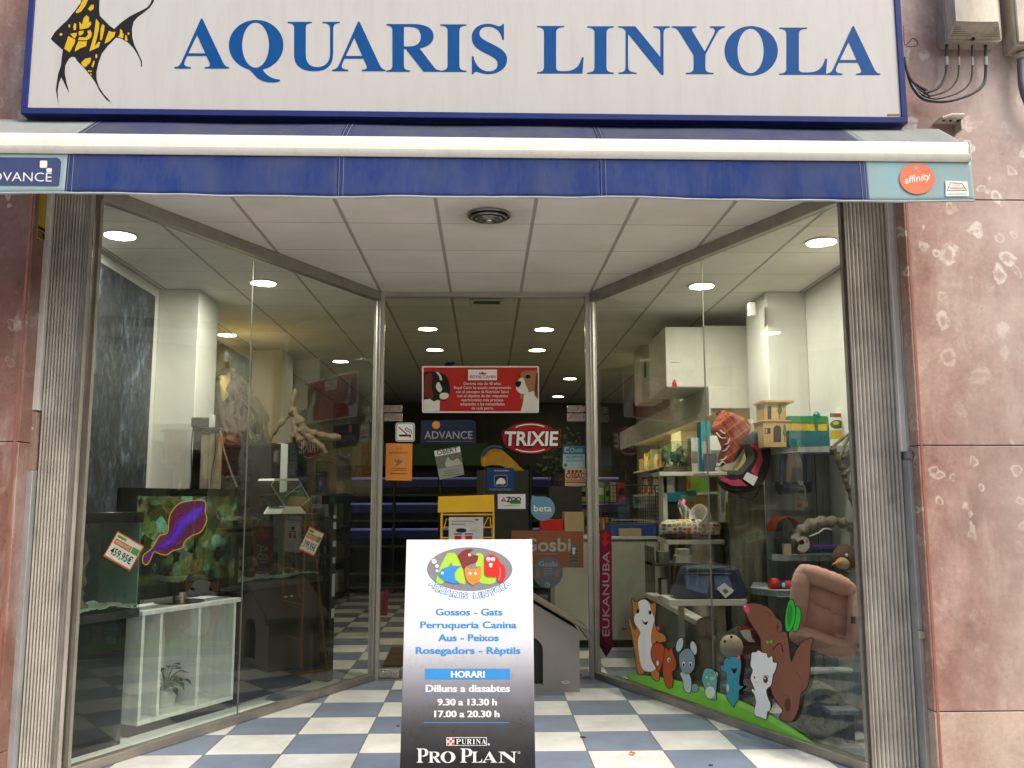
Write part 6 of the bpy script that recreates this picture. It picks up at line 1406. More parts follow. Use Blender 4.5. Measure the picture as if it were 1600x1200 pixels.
for i, (x0, x1, yt, m, lab) in enumerate(((882, 912, 800, 'cream_ink', 'beige carton on the counter behind the blue drop sticker'), (845, 880, 812, 'red_ink', 'red tray on the counter behind the door glass'))):
    o = MB(); A0, A1 = P(x0, 838, YK+.15), P(x1, yt, YK+.15); o.box(A0.x, A1.x, YK+.15, YK+.4, kz+.001, A1.z, m); tag(o.build('counter_carton' if i == 0 else 'red_tray', bevel=.004), lab, 'box' if i == 0 else 'tray')
# blue storage boxes and dark goods between counter and shelf
b = MB(); A0, A1 = P(1038, 800, 9.2), P(1082, 768, 9.2); b.box(A0.x, A1.x, 9.2, 9.6, .001, A1.z, 'gosbi_grey'); tag(b.build('goods_stack', bevel=.01), 'dark stack of goods between the cage and the cat cushion', 'stack')
b = MB(); A0, A1 = P(1040, 785, 9.1), P(1085, 766, 9.1); b.box(A0.x, A1.x, 9.0, 9.18, A0.z, A1.z, 'goods_teal'); b.box(A0.x+.02, A1.x-.02, 9.02, 9.17, .001, A0.z-.001, 'rack_dark'); tag(b.build('teal_bin', bevel=.008), 'dark teal bin below the short white shelf', 'bin')
for x0, x1, y0, y1, m, lab in ((1037, 1053, 742, 770, 'photo_pale', 'pale grey carton under the short white shelf'), (1060, 1072, 744, 768, 'photo_grey', 'grey carton hanging under the short shelf')):
    b = MB(); A0, A1 = P(x0, y1, YE+.1), P(x1, y0, YE+.1); b.box(A0.x, A1.x, YE+.1, YE+.25, A0.z, min(A1.z, a0.z if False else A1.z), m); tag(b.build('hanging_carton'), lab, 'box')
# weathered corner display unit
YG = 7.45
gu = thg('corner_display', 1265, 1100, YG, 'weathered grey panelled display unit with small shelves in the right corner', 'display unit')
zg = P(1250, 702, YG).z; gx0 = P(1198, 800, YG).x
b = MB(); b.box(gx0, WX-.003, YG, YG+.03, .001, zg, 'weathered_grey'); b.build('back_panel', gu)
b = MB(); gj = P(1279, 850, YG).x; b.box(gj-.003, gj+.003, YG-.003, YG-.0005, .01, zg-.01, 'black_gap'); b.build('panel_joint', gu)
b = MB(); b.box(P(1136, 800, YG+.1).x, gx0-.002, YG+.04, YG+.06, .001, P(1170, 735, YG).z, 'weathered_olive'); b.build('olive_panel', gu)
def shelf(pts, Y, zpx, th, back, name):
    z = P(zpx[0], zpx[1], Y).z; q_ = [G(x, y, z) for x, y in pts]; q_ = q_+[Vector((max(p.x for p in q_), back, z)), Vector((min(p.x for p in q_), back, z))]
    q_ = [Vector((min(p.x, WX-.004), min(p.y, back), z)) for p in q_]
    b = MB(); b.prism([(p.x, p.y) for p in q_], lambda p, d: Vector((p[0], p[1], d)), z-th, z, 'weathered_grey'); b.build(name, gu, bevel=.004); return z
zS1 = P(1290, 697, 6.95).z; b = MB(); b.prism([(P(1196, 705, 7.35).x, 7.35), (P(1246, 697, 6.95).x, 6.95), (WX-.005, 6.95), (WX-.005, YG-.002), (gx0, YG-.002)], lambda p, d: Vector((p[0], p[1], d)), zS1-.045, zS1, 'weathered_grey'); b.build('shelf', gu, bevel=.004)
zS2 = P(1235, 868, 7.1).z; b = MB(); b.prism([(gx0-.01, 7.40), (P(1205, 868, 7.15).x, 7.12), (P(1285, 874, 7.0).x, 7.0), (WX-.005, 7.0), (WX-.005, YG-.002), (gx0, YG-.002)], lambda p, d: Vector((p[0], p[1], d)), zS2-.04, zS2, 'weathered_grey'); b.build('shelf', gu, bevel=.004)
zS3 = P(1200, 922, 6.8).z; b = MB(); b.prism([(P(1173, 918, 7.0).x, 7.0), (P(1215, 922, 6.75).x, 6.75), (WX-.005, 6.7), (WX-.005, YG-.002), (P(1180, 922, 7.4).x, YG-.002)], lambda p, d: Vector((p[0], p[1], d)), zS3-.045, zS3, 'weathered_grey'); b.build('shelf', gu, bevel=.004)
# wooden toy house
mk('toy_wood', (.47, .29, .12), .6, var=.18, sc=12); mk('toy_leaf', (.04, .13, .03), .5)
YT = 7.12
th = thg('toy_house', 1215, 692, YT, 'two storey wooden rodent house with arched doors and a painted tree, on the top shelf', 'rodent house')
hz0 = zS1+.001
def hb_(x0, x1, yb, yt, Y, dep, name, zb=None):
    b = MB(); A0, A1 = P(x0, yb, Y), P(x1, yt, Y); b.box(A0.x, A1.x, Y, Y+dep, A0.z if zb is None else zb, A1.z, 'toy_wood'); return b.build(name, th, bevel=.003)
hb_(1193, 1233, 692, 659, YT, .24, 'lower_storey', hz0); hb_(1194, 1228, 656.5, 629, YT+.02, .2, 'upper_storey')
hb_(1190.5, 1236, 658.9, 656.6, YT-.01, .27, 'floor_board'); hb_(1191.5, 1241, 628.9, 625, YT-.01, .25, 'roof_board')
b = MB(); A_ = Art(b, (0, YT, 0), (0, -1, 0)); arch = lambda cx, w_, yt, yb: [(cx-w_, yb), (cx+w_, yb)]+[(cx+w_*math.cos(R_(a)), yt+w_-w_*math.sin(R_(a))) for a in range(0, 181, 20)]
A_.poly(arch(1214.5, 6, 664.5, 691), 'fur_black', 1); A_.rect(1195, 669, 1204, 678, 'fur_black', 1); A_.rect(1196, 670, 1199, 677, 'toy_wood', 2); A_.poly(sp([(1223, 676), (1226, 661), (1229, 676), (1226, 682)], 4), 'toy_leaf', 2); A_.rect(1225.2, 680, 1226.8, 691, 'toy_leaf', 2); b.build('door_opening', th)
b = MB(); A_ = Art(b, (0, YT+.02, 0), (0, -1, 0)); A_.poly(arch(1202.3, 3, 634, 655), 'fur_black', 1); A_.poly(sp([(1214.5, 641), (1218, 631), (1222, 641), (1218, 648)], 4), 'toy_leaf', 1); A_.rect(1217.4, 646, 1218.8, 654, 'toy_leaf', 1); b.build('painted_tree', th)
# hamster cage and box
mk('cage_green', (.01, .19, .06), .25); mk('cage_yellow', (.52, .40, .03), .3); mk('cage_teal', (.01, .11, .14), .3)
hc = thg('hamster_cage', 1260, 684, YT, 'green and yellow plastic hamster cage with a teal base, on the top shelf', 'hamster cage')
def cbx(x0, x1, yb, yt, m, name, Y=YT, dep=.24, r=.02, zb=None):
    b = MB(); A0, A1 = P(x0, yb, Y), P(x1, yt, Y); b.rbox(A0.x, A1.x, Y, Y+dep, A0.z if zb is None else zb, A1.z, r, m); return b.build(name, hc, bevel=.004)
cbx(1228, 1295, 686, 673, 'cage_teal', 'base', zb=hz0); cbx(1230, 1292, 672.9, 660, 'cage_yellow', 'middle', YT+.01, .22, .006); cbx(1229, 1294, 659.9, 650, 'cage_green', 'top')
b = MB()
for k in range(9): x = P(1231+k*3.6, 666, YT).x; b.box(x-.0025, x+.0025, YT+.004, YT+.0095, P(1230, 672, YT).z, P(1230, 661, YT).z, 'shell_yellow')
b.build('bars', hc); b = MB(); c_ = P(1276, 650, YT+.02); b.ell(c_+Vector((0, 0, .0)), (.03, .03, .035), 'cage_teal'); b.tube([P(1275, 652, YT-.006), P(1276, 668, YT-.006)], .014, 'cage_green', 8); b.build('wheel_knob', hc)
pbx = thg('picture_box', 1308, 684, YT, 'upright carton with a green picture next to the hamster cage', 'box')
b = MB(); A0, A1 = P(1296.5, 686, YT+.03), P(1321, 645, YT+.03); b.box(A0.x, A1.x, YT+.03, YT+.16, hz0, A1.z, 'paper'); b.build('box', pbx, bevel=.003)
b = MB(); A_ = Art(b, (0, YT+.03, 0), (0, -1, 0)); A_.rect(1296.8, 645.5, 1320.5, 652, 'gosbi_grey', 1); A_.ell(1308, 648.5, 6, 2.6, 'poster_red', 2); A_.poly(ellp(1308, 663, 11, 7, 20), 'leaf_green', 1); A_.ell(1306, 661, 5, 3, 'cage_yellow', 2); A_.rect(1297, 672, 1320.5, 686, 'cage_yellow', 1); lines(A_, 1300, 1316, [675, 678], 'orange_paper', 2); b.build('print', pbx, smooth=False)
# plaid shoe cat bed
t = NT('plaid')
ob = t.n('TexCoord').outputs['Object']; sxyz = t.n('SeparateXYZ', {0: t.n('Mapping', {'Vector': ob, 'Rotation': (0, .62, 0)})})
def stripes(sock, freq, lo_, hi): f = t.math('FRACT', t.math('MULTIPLY', sock, freq)); return t.math('MULTIPLY', t.math('GREATER_THAN', f, lo_), t.math('LESS_THAN', f, hi))
base = t.mix(stripes(sxyz.outputs[0], 11.0, .0, .45), (.33, .055, .03), (.44, .11, .09)); base = t.mix(stripes(sxyz.outputs[0], 11.0, .55, .68), base, (.48, .20, .05)); base = t.mix(stripes(sxyz.outputs[2], 11.0, .50, .60), base, (.50, .22, .07)); base = t.mix(t.math('MULTIPLY', stripes(sxyz.outputs[2], 11.0, .0, .4), .5), base, (.20, .03, .02))
t.p(Base_Color=base, Roughness=.85)
mk('sole_cream', (.55, .51, .40), .7); mk('lace_white', (.66, .64, .56), .7)
YS = 7.75
sz = lambda pts: [(920+x/5.333, 600+y/5.333) for x, y in pts]
sf = thg('shoe_bed', 1143, 738, YS, 'red plaid high-top shoe shaped pet bed standing on its toe', 'pet bed')
up_ = [(1105, 225), (1140, 232), (1240, 268), (1290, 300), (1330, 355), (1300, 450), (1255, 540), (1200, 620), (1165, 680), (1120, 672), (1095, 640), (1110, 590), (1130, 540), (1110, 480), (1085, 420), (1040, 395), (1050, 330), (1080, 270)]
def puff(pts, Y, hw_, m, name, par, rings=4, sq=.6):   # soft-edged extruded outline
    pts = sp(pts, 3); n = len(pts); cx = sum(p[0] for p in pts)/n; cy = sum(p[1] for p in pts)/n; b = MB(); vs = []; fs = []; R = rings*2+1
    for r in range(R):
        a = -math.pi/2+math.pi*r/(R-1); k = 1-.13*(1-abs(math.cos(a))**sq) if abs(math.cos(a)) > 1e-6 else .80; y = hw_*math.sin(a)
        vs += [P(cx+(p[0]-cx)*k, cy+(p[1]-cy)*k, Y)+Vector((0, y, 0)) for p in pts]
    for r in range(R-1): fs += [(r*n+i, r*n+(i+1) % n, (r+1)*n+(i+1) % n, (r+1)*n+i) for i in range(n)]
    tri = tessellate_polygon([[Vector((p[0], p[1], 0)) for p in pts]]); fs += [tuple(t_) for t_ in tri]+[tuple((R-1)*n+i for i in t_[::-1]) for t_ in tri]
    b.add(vs, fs, m); return b.build(name, par)
puff(sz(up_), YS, .12, 'plaid', 'upper', sf)
puff(sz([(1335, 300), (1352, 330), (1345, 420), (1310, 510), (1260, 600), (1215, 690), (1150, 730), (1080, 728), (1075, 700), (1140, 690), (1190, 650), (1250, 560), (1305, 450), (1330, 370)]), YS, .125, 'sole_cream', 'sole', sf)
b = MB()
for (x0, y0), (x1, y1), bow in (((1090, 372), (1135, 410), 12), ((1062, 405), (1140, 450), 20), ((1135, 500), (1175, 455), 18), ((1110, 560), (1170, 510), 16), ((1100, 630), (1150, 600), 14), ((1080, 690), (1140, 665), -30)):
    (p0, p1, p2), = [sz([(x0, y0), ((x0+x1)/2, (y0+y1)/2+bow), (x1, y1)])]; b.tube(sp([P(*p0, YS-.11), P(*p1, YS-.125), P(*p2, YS-.122)], 4, False), .006, 'lace_white', 6)
b.tube(sp([P(*p_, YS-.1) for p_ in sz([(1070, 700), (1090, 730), (1150, 735), (1200, 690)])], 4, False), .006, 'lace_white', 6); b.build('laces', sf)
b = MB(); b.tube(sp([P(*p_, YS) for p_ in sz([(1068, 260), (1075, 240), (1105, 228)])], 4, False), .008, 'black_matte', 6); b.build('pull_loop', sf)
zsh = P(1140, 738, YS); b = MB(); b.box(zsh.x-.25, zsh.x+.12, YS-.16, YS+.3, zsh.z-.03, zsh.z-.002, 'shelf_white'); b.box(zsh.x-.06, zsh.x-.02, YS+.1, YS+.14, .001, zsh.z-.031, 'shelf_white'); tag(b.build('shoe_shelf', bevel=.003), 'white shelf stand under the plaid shoe', 'shelf')
# black and pink ring bed
mk('fleece_black', (.014, .013, .013), .95, bump=.6, bs=90); mk('fabric_pink', (.50, .045, .10), .85, var=.1)
YQ = 7.22
bd = thg('ring_bed', 1160, 765, YQ, 'black pet bed with bright pink edge hanging beside the plaid shoe', 'pet bed')
puff(sz([(1350, 420), (1440, 375), (1480, 500), (1485, 660), (1450, 790), (1370, 880), (1250, 905), (1150, 890), (1095, 830), (1100, 770), (1200, 780), (1270, 720), (1350, 620), (1340, 520)]), YQ+.16, .12, 'fleece_black', 'outer', bd)
flatp(sz([(1345, 510), (1425, 493), (1447, 640), (1400, 770), (1350, 730), (1400, 640), (1410, 580), (1380, 540)]), YQ+.04, -.008, .004, 'fabric_pink', 'pink_edge', bd); flatp(sz([(1110, 768), (1180, 800), (1260, 795), (1320, 850), (1200, 850), (1095, 800)]), YQ+.04, -.008, .004, 'fabric_pink', 'pink_edge', bd)
flatp(sz([(1318, 735), (1408, 775), (1370, 850), (1285, 790)]), YQ+.03, -.006, .0, 'white_ink', 'card_label', bd)
b = MB(); b.tube(sp([P(*p_, YQ+.1) for p_ in sz([(1190, 900), (1280, 945), (1370, 950), (1440, 840)])], 5, False), .006, 'black_matte', 6); b.build('strap', bd)
# bird swing
mk('swing_blue', (.02, .075, .26), .35); mk('rope_cream', (.50, .46, .34), .8)
YW = 7.3; bz = lambda pts: [(1080+x/5.333, 600+y/5.333) for x, y in pts]; bp = lambda x, y, d=0: P(1080+x/5.333, 600+y/5.333, YW+d)
sw = thg('bird_swing', 1242, 772, YW, 'blue arched bird swing with a black tray and white rope, hanging under the top shelf', 'bird toy')
b = MB(); b.tube(sp([bp(760, 830), bp(752, 700), bp(765, 610), bp(810, 552), bp(850, 545), bp(900, 560), bp(940, 620), bp(948, 720), bp(945, 820)], 5, False), .020, 'swing_blue', 8); b.build('arch', sw)
flatp(bz([(790, 640), (820, 560), (870, 545), (900, 600), (945, 690), (940, 705), (840, 690), (830, 815), (790, 820)]), YW+.012, 0, .004, 'cream_ink', 'card', sw); flatp(bz([(865, 600), (900, 590), (940, 690), (890, 680)]), YW+.0105, 0, .001, 'photo_pale', 'card_picture', sw)
flatp(bz([(725, 820), (1005, 818), (1000, 900), (960, 912), (760, 915), (735, 880)]), YW+.02, 0, .08, 'black_matte', 'tray', sw, bevel=.004)
b = MB(); b.tube([bp(755, 855, -.02), bp(945, 862, -.02)], .017, 'swing_blue', 8); b.build('perch', sw)
b = MB(); b.ell(bp(912, 822, -.03), .022, 'rope_cream'); b.tube(sp([bp(912, 822, -.03), bp(945, 860, -.045), bp(950, 920, -.04), bp(950, 975, -.04)], 4, False), .008, 'rope_cream', 6); b.ell(bp(950, 1005, -.04), (.022, .02, .028), 'rope_cream', None, 10, 8, .4); b.build('rope', sw)
b = MB(); b.tube([bp(897, 880), bp(897, 980)], .002, 'cable_black', 4); b.ell(bp(897, 1000), .022, 'poster_red'); b.build('red_bead', sw)
b = MB(); b.tube([bp(838, 548), bp(838, 505)], .002, 'cable_black', 4); b.build('hook', sw)
# wooden branch ladder
YL = 6.75; lp_ = lambda x, y, d=0: P(1300+x/5.333, 600+y/5.333, YL+d)
b = MB(); wood(b, [lp_(0, 530), lp_(50, 640), lp_(90, 720), lp_(110, 800), lp_(140, 880), lp_(175, 990), lp_(200, 1040)], (.024, .018), 'driftwood')
for q0, q1 in (((0, 530), (170, 400)), ((90, 620), (190, 500)), ((110, 610), (200, 545)), ((120, 740), (210, 660)), ((140, 860), (215, 790)), ((60, 620), (150, 430))): wood(b, [lp_(*q0), lp_((q0[0]+q1[0])/2, (q0[1]+q1[1])/2-8, .03), lp_(*q1, .08)], (.013, .010), 'driftwood', 7, .12)
tag(b.build('branch_ladder'), 'brown twig ladder for birds hanging beside the right folding gate', 'bird ladder')
# red dome, fur, pot, boxes on the middle shelf
mk('dome_red', (.33, .035, .012), .35); mk('pet_fur', (.27, .24, .18), .95, bump=1.0, bs=130, var=.35)
YD = 7.2
dm = thg('red_igloo', 1232, 866, YD, 'orange red plastic arch shelter on the middle shelf', 'shelter'); z0_ = zS2+.001
b = MB(); c0 = P(1232, 830, YD); rad = P(1255, 830, YD).x-c0.x; zc_ = c0.z
pr = [(rad*math.cos(R_(a)), zc_+rad*math.sin(R_(a))) for a in range(0, 181, 12)]+[(rad*.93*math.cos(R_(a)), zc_+rad*.93*math.sin(R_(a))) for a in range(180, -1, -12)]
b.prism([(c0.x+x, z) for x, z in pr], lambda p, d: Vector((p[0], d, p[1])), YD, YD+.2, 'dome_red'); b.box(c0.x-rad*.98, c0.x+rad*.98, YD+.16, YD+.19, z0_, zc_-.001, 'weathered_grey'); b.box(c0.x+rad*.72, c0.x+rad, YD+.02, YD+.155, z0_, zc_-.001, 'dome_red'); b.build('arch', dm)
fu = MB(); pts = [P(1243, 846, 7.02), P(1252, 828, 7.02), P(1270, 817, 7.02), P(1292, 814, 7.02), P(1312, 816, 7.02), P(1330, 824, 7.02)]; fu.tube(sp([tuple(p) for p in pts], 6, False), [.035+.01*math.sin(i*1.3) for i in range(31)], 'pet_fur', 12)
rf = random.Random(9); pp = sp([tuple(p) for p in pts], 20, False)
for i in range(900):
    p = Vector(rf.choice(pp)); d = Vector((rf.uniform(-1, 1), rf.uniform(-1, .6), rf.uniform(-1, 1))).normalized(); r0 = p+d*.036; sd_ = d.orthogonal().normalized()*.0016
    tip_ = r0+d*.022+Vector((rf.uniform(-.01, .01), 0, -.008)); fu.add([r0-sd_, r0+sd_, tip_], [(0, 1, 2)], 'pet_fur')
tag(fu.build('fur_collar'), 'arching beige fur roll above the middle shelf', 'fur toy')
for x0, x1, yt, m, nm, lab, cat, Y in ((1215, 1243, 843, 'black_matte', 'black_pot', 'black pot on the middle shelf beside the small cream box', 'pot', 7.22), (1226, 1236, 850, 'cream_ink', 'cream_box', 'small cream box on the middle shelf', 'box', 7.12)):
    b = MB(); A0, A1 = P(x0, 868, Y), P(x1, yt, Y)
    if cat == 'pot': b.lathe([((A1.x-A0.x)*.42, 0), ((A1.x-A0.x)*.5, A1.z-z0_-.01), ((A1.x-A0.x)*.5, A1.z-z0_), ((A1.x-A0.x)*.46, A1.z-z0_), ((A1.x-A0.x)*.4, .02)], Vector(((A0.x+A1.x)/2, Y+.06, z0_)), m, 18)
    else: b.box(A0.x, A1.x, Y, Y+.05, z0_, A1.z, m)
    tag(b.build(nm), lab, cat)
b = MB(); A_ = Art(b, (0, 6.97, 0), (0, -1, 0)); 
A_.slab(sp([(1244, 842), (1254, 838), (1263, 842), (1265, 855), (1256, 863), (1246, 858), (1249, 850)], 3), 'photo_pale', 0, .006); A_.poly(sp([(1248, 846), (1254, 843), (1257, 849), (1250, 851)], 3), 'fur_black', 1); A_.ell(1261, 846, 2, 3, 'd_pink', 1)
b.tube(sp([P(1265, 838, 6.97), P(1280, 832, 6.97), P(1288, 826, 6.97), P(1300, 828, 6.97)], 4, False), .006, 'lace_white', 6); tag(b.build('hang_tag'), 'white printed hang tag dangling under the fur roll', 'tag')
YU = 6.9
tu = thg('purple_tub', 1291, 885, YU, 'clear tub with a purple lid on the middle shelf', 'tub'); b = MB(); A0, A1 = P(1273, 888, YU), P(1310, 859, YU); b.box(A0.x, A1.x, YU, YU+.2, zS2+.0008 if zS2 < A0.z else A0.z, A1.z, 'tank_glass'); b.build('tub', tu, smooth=False); b = MB(); A2 = P(1310, 852, YU); b.box(A0.x-.005, A2.x+.005, YU-.005, YU+.205, A1.z+.0005, A2.z, 'purple_ink'); b.build('lid', tu, bevel=.004)
YV = 6.7
bi = thg('bird_plush', 1322, 893, YV, 'round brown bird plush with a beige face beside the purple tub', 'plush toy'); c_ = P(1321, 873, YV); b = MB(); b.ell(c_, (.10, .08, .105), 'mat_brown', None, 16, 12, .08); b.build('body', bi); b = MB(); b.ell(c_+Vector((-.045, -.06, -.03)), (.055, .035, .045), 'cream_ink'); b.tube([c_+Vector((-.08, -.08, -.02)), c_+Vector((-.14, -.1, -.035))], [.02, .003], 'orange_paper', 8); b.ell(c_+Vector((-.02, -.075, .03)), .012, 'white_plastic', None, 8, 6); b.build('face', bi)
# pink cushion bed
t = NT('bed_pink'); t.p(Base_Color=t.ramp(t.noise(9, 5), [(.3, (.80, .43, .34)), (.7, (.88, .50, .41))]), Roughness=.9, Sheen_Weight=.3); t.bump(t.math('ADD', t.noise(16, 4), t.math('MULTIPLY', t.noise(300, 2), .12)), .35, .012)
YN = 6.15
pk = thg('pink_bed', 1295, 1030, YN, 'padded salmon pink pet bed standing upright against the shelves', 'pet bed')
pz = lambda x, y, d=0: P(1080+x/5.333, 800+y/5.333, YN+d)
def bolster(pts, r, name='bolster'):
    b = MB(); pts = sp(pts, 6, False); n = len(pts); rr = [r*(1-.25*abs(2*i/(n-1)-1)**4)*(1+.04*math.sin(i*2.1)) for i in range(n)]; b.tube(pts, rr, 'bed_pink', 14)
    b.ell(pts[0], rr[0], 'bed_pink', None, 12, 8); b.ell(pts[-1], rr[-1], 'bed_pink', None, 12, 8); return b.build(name, pk)
bolster([tuple(pz(920, 515, .0)), tuple(pz(905, 640, 0)), tuple(pz(895, 760, 0)), tuple(pz(870, 940, 0))], .062)
bolster([tuple(pz(940, 495, .0)), tuple(pz(1080, 545, 0)), tuple(pz(1200, 590, 0)), tuple(pz(1310, 635, 0))], .066)
bolster([tuple(pz(1380, 690, .0)), tuple(pz(1385, 850, -.02)), tuple(pz(1375, 1000, -.02)), tuple(pz(1345, 1130, 0))], .064)
bolster([tuple(pz(880, 1030, -.02)), tuple(pz(1010, 1060, -.03)), tuple(pz(1150, 1115, -.03)), tuple(pz(1310, 1155, -.01))], .068)
b = MB()
def cush(u, v):
    x = 900+(1370-900)*u; y = 560+(1100-560)*v+(u-.5)*120; pf = math.sin(math.pi*u)*math.sin(math.pi*v); seam = .03*math.exp(-((u-.55)/.05)**2)+.03*math.exp(-((v-.48-.2*(u-.5))/.05)**2)
    return pz(x, y, .10-.05*pf+seam+.010*mnoise.noise(Vector((u*6, v*6, 0))))
b.grid(cush, 28, 28, 'bed_pink'); b.build('cushion', pk, solid=.04)
b = MB(); bxp(b, 1330, 963.5, 1336.5, 974.5, YN-.095, .004, 'fur_black'); b.build('care_label', pk)
b = MB(); z5 = P(1290, 1040, YN).z-.05; b.box(P(1238, 1000, YN).x, P(1345, 1000, YN).x, YN-.02, YN+.25, .001, z5-.002, 'weathered_grey'); tag(b.build('low_stand', bevel=.006), 'grey stand under the pink bed behind the kangaroo decal', 'stand')
# red roll toy
YA = 6.9; rt = thg('rope_roll', 1220, 922, YA, 'red and blue wrapped roll toy on the lowest shelf', 'pet toy'); c0 = P(1203, 913, YA); c1 = P(1238, 919, YA)
for f0, f1, m, nm in ((0, .35, 'poster_red', 'end_part'), (.351, .649, 'dealer_blue', 'wrapper'), (.65, 1, 'poster_red', 'end_part')):
    b = MB(); n = 7; b.tube([c0.lerp(c1, f0+(f1-f0)*i/n) for i in range(n+1)], [.045+.010*math.sin(math.pi*(f0+(f1-f0)*i/n)*3) for i in range(n+1)], m, 14); b.build(nm, rt)
b = MB(); b.ell(c0.lerp(c1, .5)+Vector((0, -.056, .012)), (.014, .005, .018), 'white_ink'); b.build('badge', rt)
# carrier bag
mk('bag_navy', (.018, .028, .062), .6, var=.3, sc=14); mk('bag_blue', (.10, .16, .29), .5, var=.3, sc=14); glassy('bag_clear', (.55, .62, .70), .1, 1.4, .25, (.4, .44, .5))
YY = 6.95; cz = lambda x, y, d=0: P(1080+x/5.333, 800+y/5.333, YY+d); czp = lambda pts: [(1080+x/5.333, 800+y/5.333) for x, y in pts]
cg2 = thg('pet_carrier', 1110, 936, YY, 'navy soft pet carrier bag with clear pockets and a white tag', 'carrier bag')
puff([(1056, 934), (1058, 912), (1064, 892), (1076, 884), (1140, 884), (1150, 890), (1155, 905), (1159, 934)], YY+.14, .15, 'bag_navy', 'body', cg2)
flatp(czp([(-60, 520), (20, 520), (95, 540), (170, 530), (130, 680), (60, 670), (-40, 640)]), YY-.012, 0, .003, 'bag_blue', 'clear_pocket', cg2); flatp(czp([(190, 530), (300, 530), (345, 610), (330, 690), (200, 650)]), YY-.012, 0, .003, 'bag_blue', 'clear_pocket', cg2)
b = MB(); b.tube(sp([cz(-100, 520, -.005), cz(0, 515, -.02), cz(150, 512, -.02), cz(330, 518, -.01)], 4, False), .007, 'black_matte', 6); b.tube(sp([cz(-110, 450), cz(0, 435, -.02), cz(200, 430, -.02), cz(330, 460)], 4, False), .006, 'black_matte', 6); b.build('piping', cg2)
ht = MB(); A_ = Art(ht, (0, YY-.03, 0), (0, -1, 0)); A_.slab(czp([(215, 635), (275, 590), (355, 650), (350, 665), (285, 718), (225, 650)]), 'white_ink', 0, .002); A_.poly(czp([(255, 650), (290, 640), (315, 665), (285, 685)]), 'photo_grey', 1); ht.build('swing_tag', cg2, smooth=False)
b = MB(); a0 = P(1045, 940, YY); a1 = P(1165, 936, YY); b.box(a0.x, a1.x, YY-.03, YY+.35, a0.z-.03, a1.z+.0, 'shelf_white'); b.box(a0.x+.1, a0.x+.14, YY+.1, YY+.15, .001, a0.z-.031, 'old_wood'); b.box(a1.x-.2, a1.x-.13, YY+.1, YY+.15, .001, a0.z-.031, 'old_wood'); tag(b.build('bag_shelf', bevel=.003), 'pale shelf on wooden legs carrying the navy carrier bag', 'shelf')
# cat tower with the patterned cushion
t = NT('pattern_cloth')
vo = t.n('TexVoronoi', {'Vector': t.scale((1, .6, 1.25)), 'Scale': 24.0, 'Randomness': .35}, distance='CHEBYCHEV'); m_ = t.ramp(vo.outputs['Distance'], [(.33, 1), (.36, 0)]); cr = t.n('SeparateColor', {0: vo.outputs['Color']}).outputs[0]
t.p(Base_Color=t.mix(m_, (.55, .53, .42), t.ramp(cr, [(.0, (.55, .13, .03)), (.25, (.30, .34, .08)), (.5, (.10, .20, .16)), (.7, (.42, .04, .05)), (1, (.5, .34, .05))], 'CONSTANT')), Roughness=.9); t.bump(t.noise(14, 3), .3, .01)
YX = 7.6
ctw = thg('cat_tower', 1085, 852, YX, 'cat tower platform with a patterned cushion and a carpet post', 'cat furniture')
a0, a1 = P(1042, 850, YX), P(1131, 844, YX)
b = MB(); b.rbox(a0.x, a1.x, YX-.02, YX+.4, a0.z-.002, a1.z+.005, .008, 'rope_cream'); b.build('platform', ctw, bevel=.006)
b = MB(); pc_ = P(1099, 850, YX); b.lathe([(.06, .03), (.06, a0.z-.004)], Vector((pc_.x, YX+.18, 0)), 'rope_cream', 18); b.build('post', ctw); b = MB(); b.box(pc_.x-.22, pc_.x+.22, YX, YX+.4, .001, .0295, 'fleece_black'); b.build('base_board', ctw, bevel=.006)
cs_ = thg('patterned_cushion', 1085, 844, YX, 'white cushion with coloured motifs lying on the cat tower platform', 'cushion')
a0, a1 = P(1037, 841, YX), P(1130, 814, YX); b = MB(); b.ell(((a0.x+a1.x)/2, YX+.17, (a0.z+a1.z)/2+.012), ((a1.x-a0.x)/2, .2, (a1.z-a0.z)/2), 'pattern_cloth', None, 24, 12, .12, 5, .55); b.build('pillow', cs_); b = MB(); zz_ = a0.z+.012; b.ell(((a0.x+a1.x)/2, YX+.17, zz_), ((a1.x-a0.x)/2*.98, .2, .022), 'fleece_black', None, 24, 8, 0, 5, .6); b.build('underside', cs_)
sc_ = thg('pet_scoop', 1097, 815, YX, 'white hooded plastic cup lying on the patterned cushion', 'cup'); c_ = P(1097, 810, YX+.1); b = MB(); Tm = Matrix.Rotation(R_(-62), 4, 'Y') @ Matrix.Rotation(R_(35), 4, 'X'); b.lathe([(.03, 0), (.065, .02), (.085, .08), (.09, .13), (.084, .128), (.078, .08), (.05, .03), (.0, .028)], c_+Vector((.04, 0, -.01)), 'white_plastic', 20, Tm); b.build('cup', sc_); b = MB(); b.ell(P(1083, 814, YX+.02), .02, 'fur_black'); b.build('ball', sc_)
tp = thg('toy_bunch', 1068, 805, YX+.2, 'grey and pink dangling toy bunch behind the patterned cushion', 'pet toy'); b = MB(); rq = random.Random(4)
for i in range(12): b.tube(sp([P(1064+rq.uniform(-5, 6), 783+rq.uniform(-2, 10), YX+.25), P(1068+rq.uniform(-5, 8), 795+rq.uniform(-3, 6), YX+.2), P(1072+rq.uniform(-8, 10), 812, YX+.2)], 4, False), rq.uniform(.006, .016), rq.choice(['photo_grey', 'photo_pale', 'd_pink', 'fur_grey', 'gosbi_grey']), 6)
b.build('strands', tp)
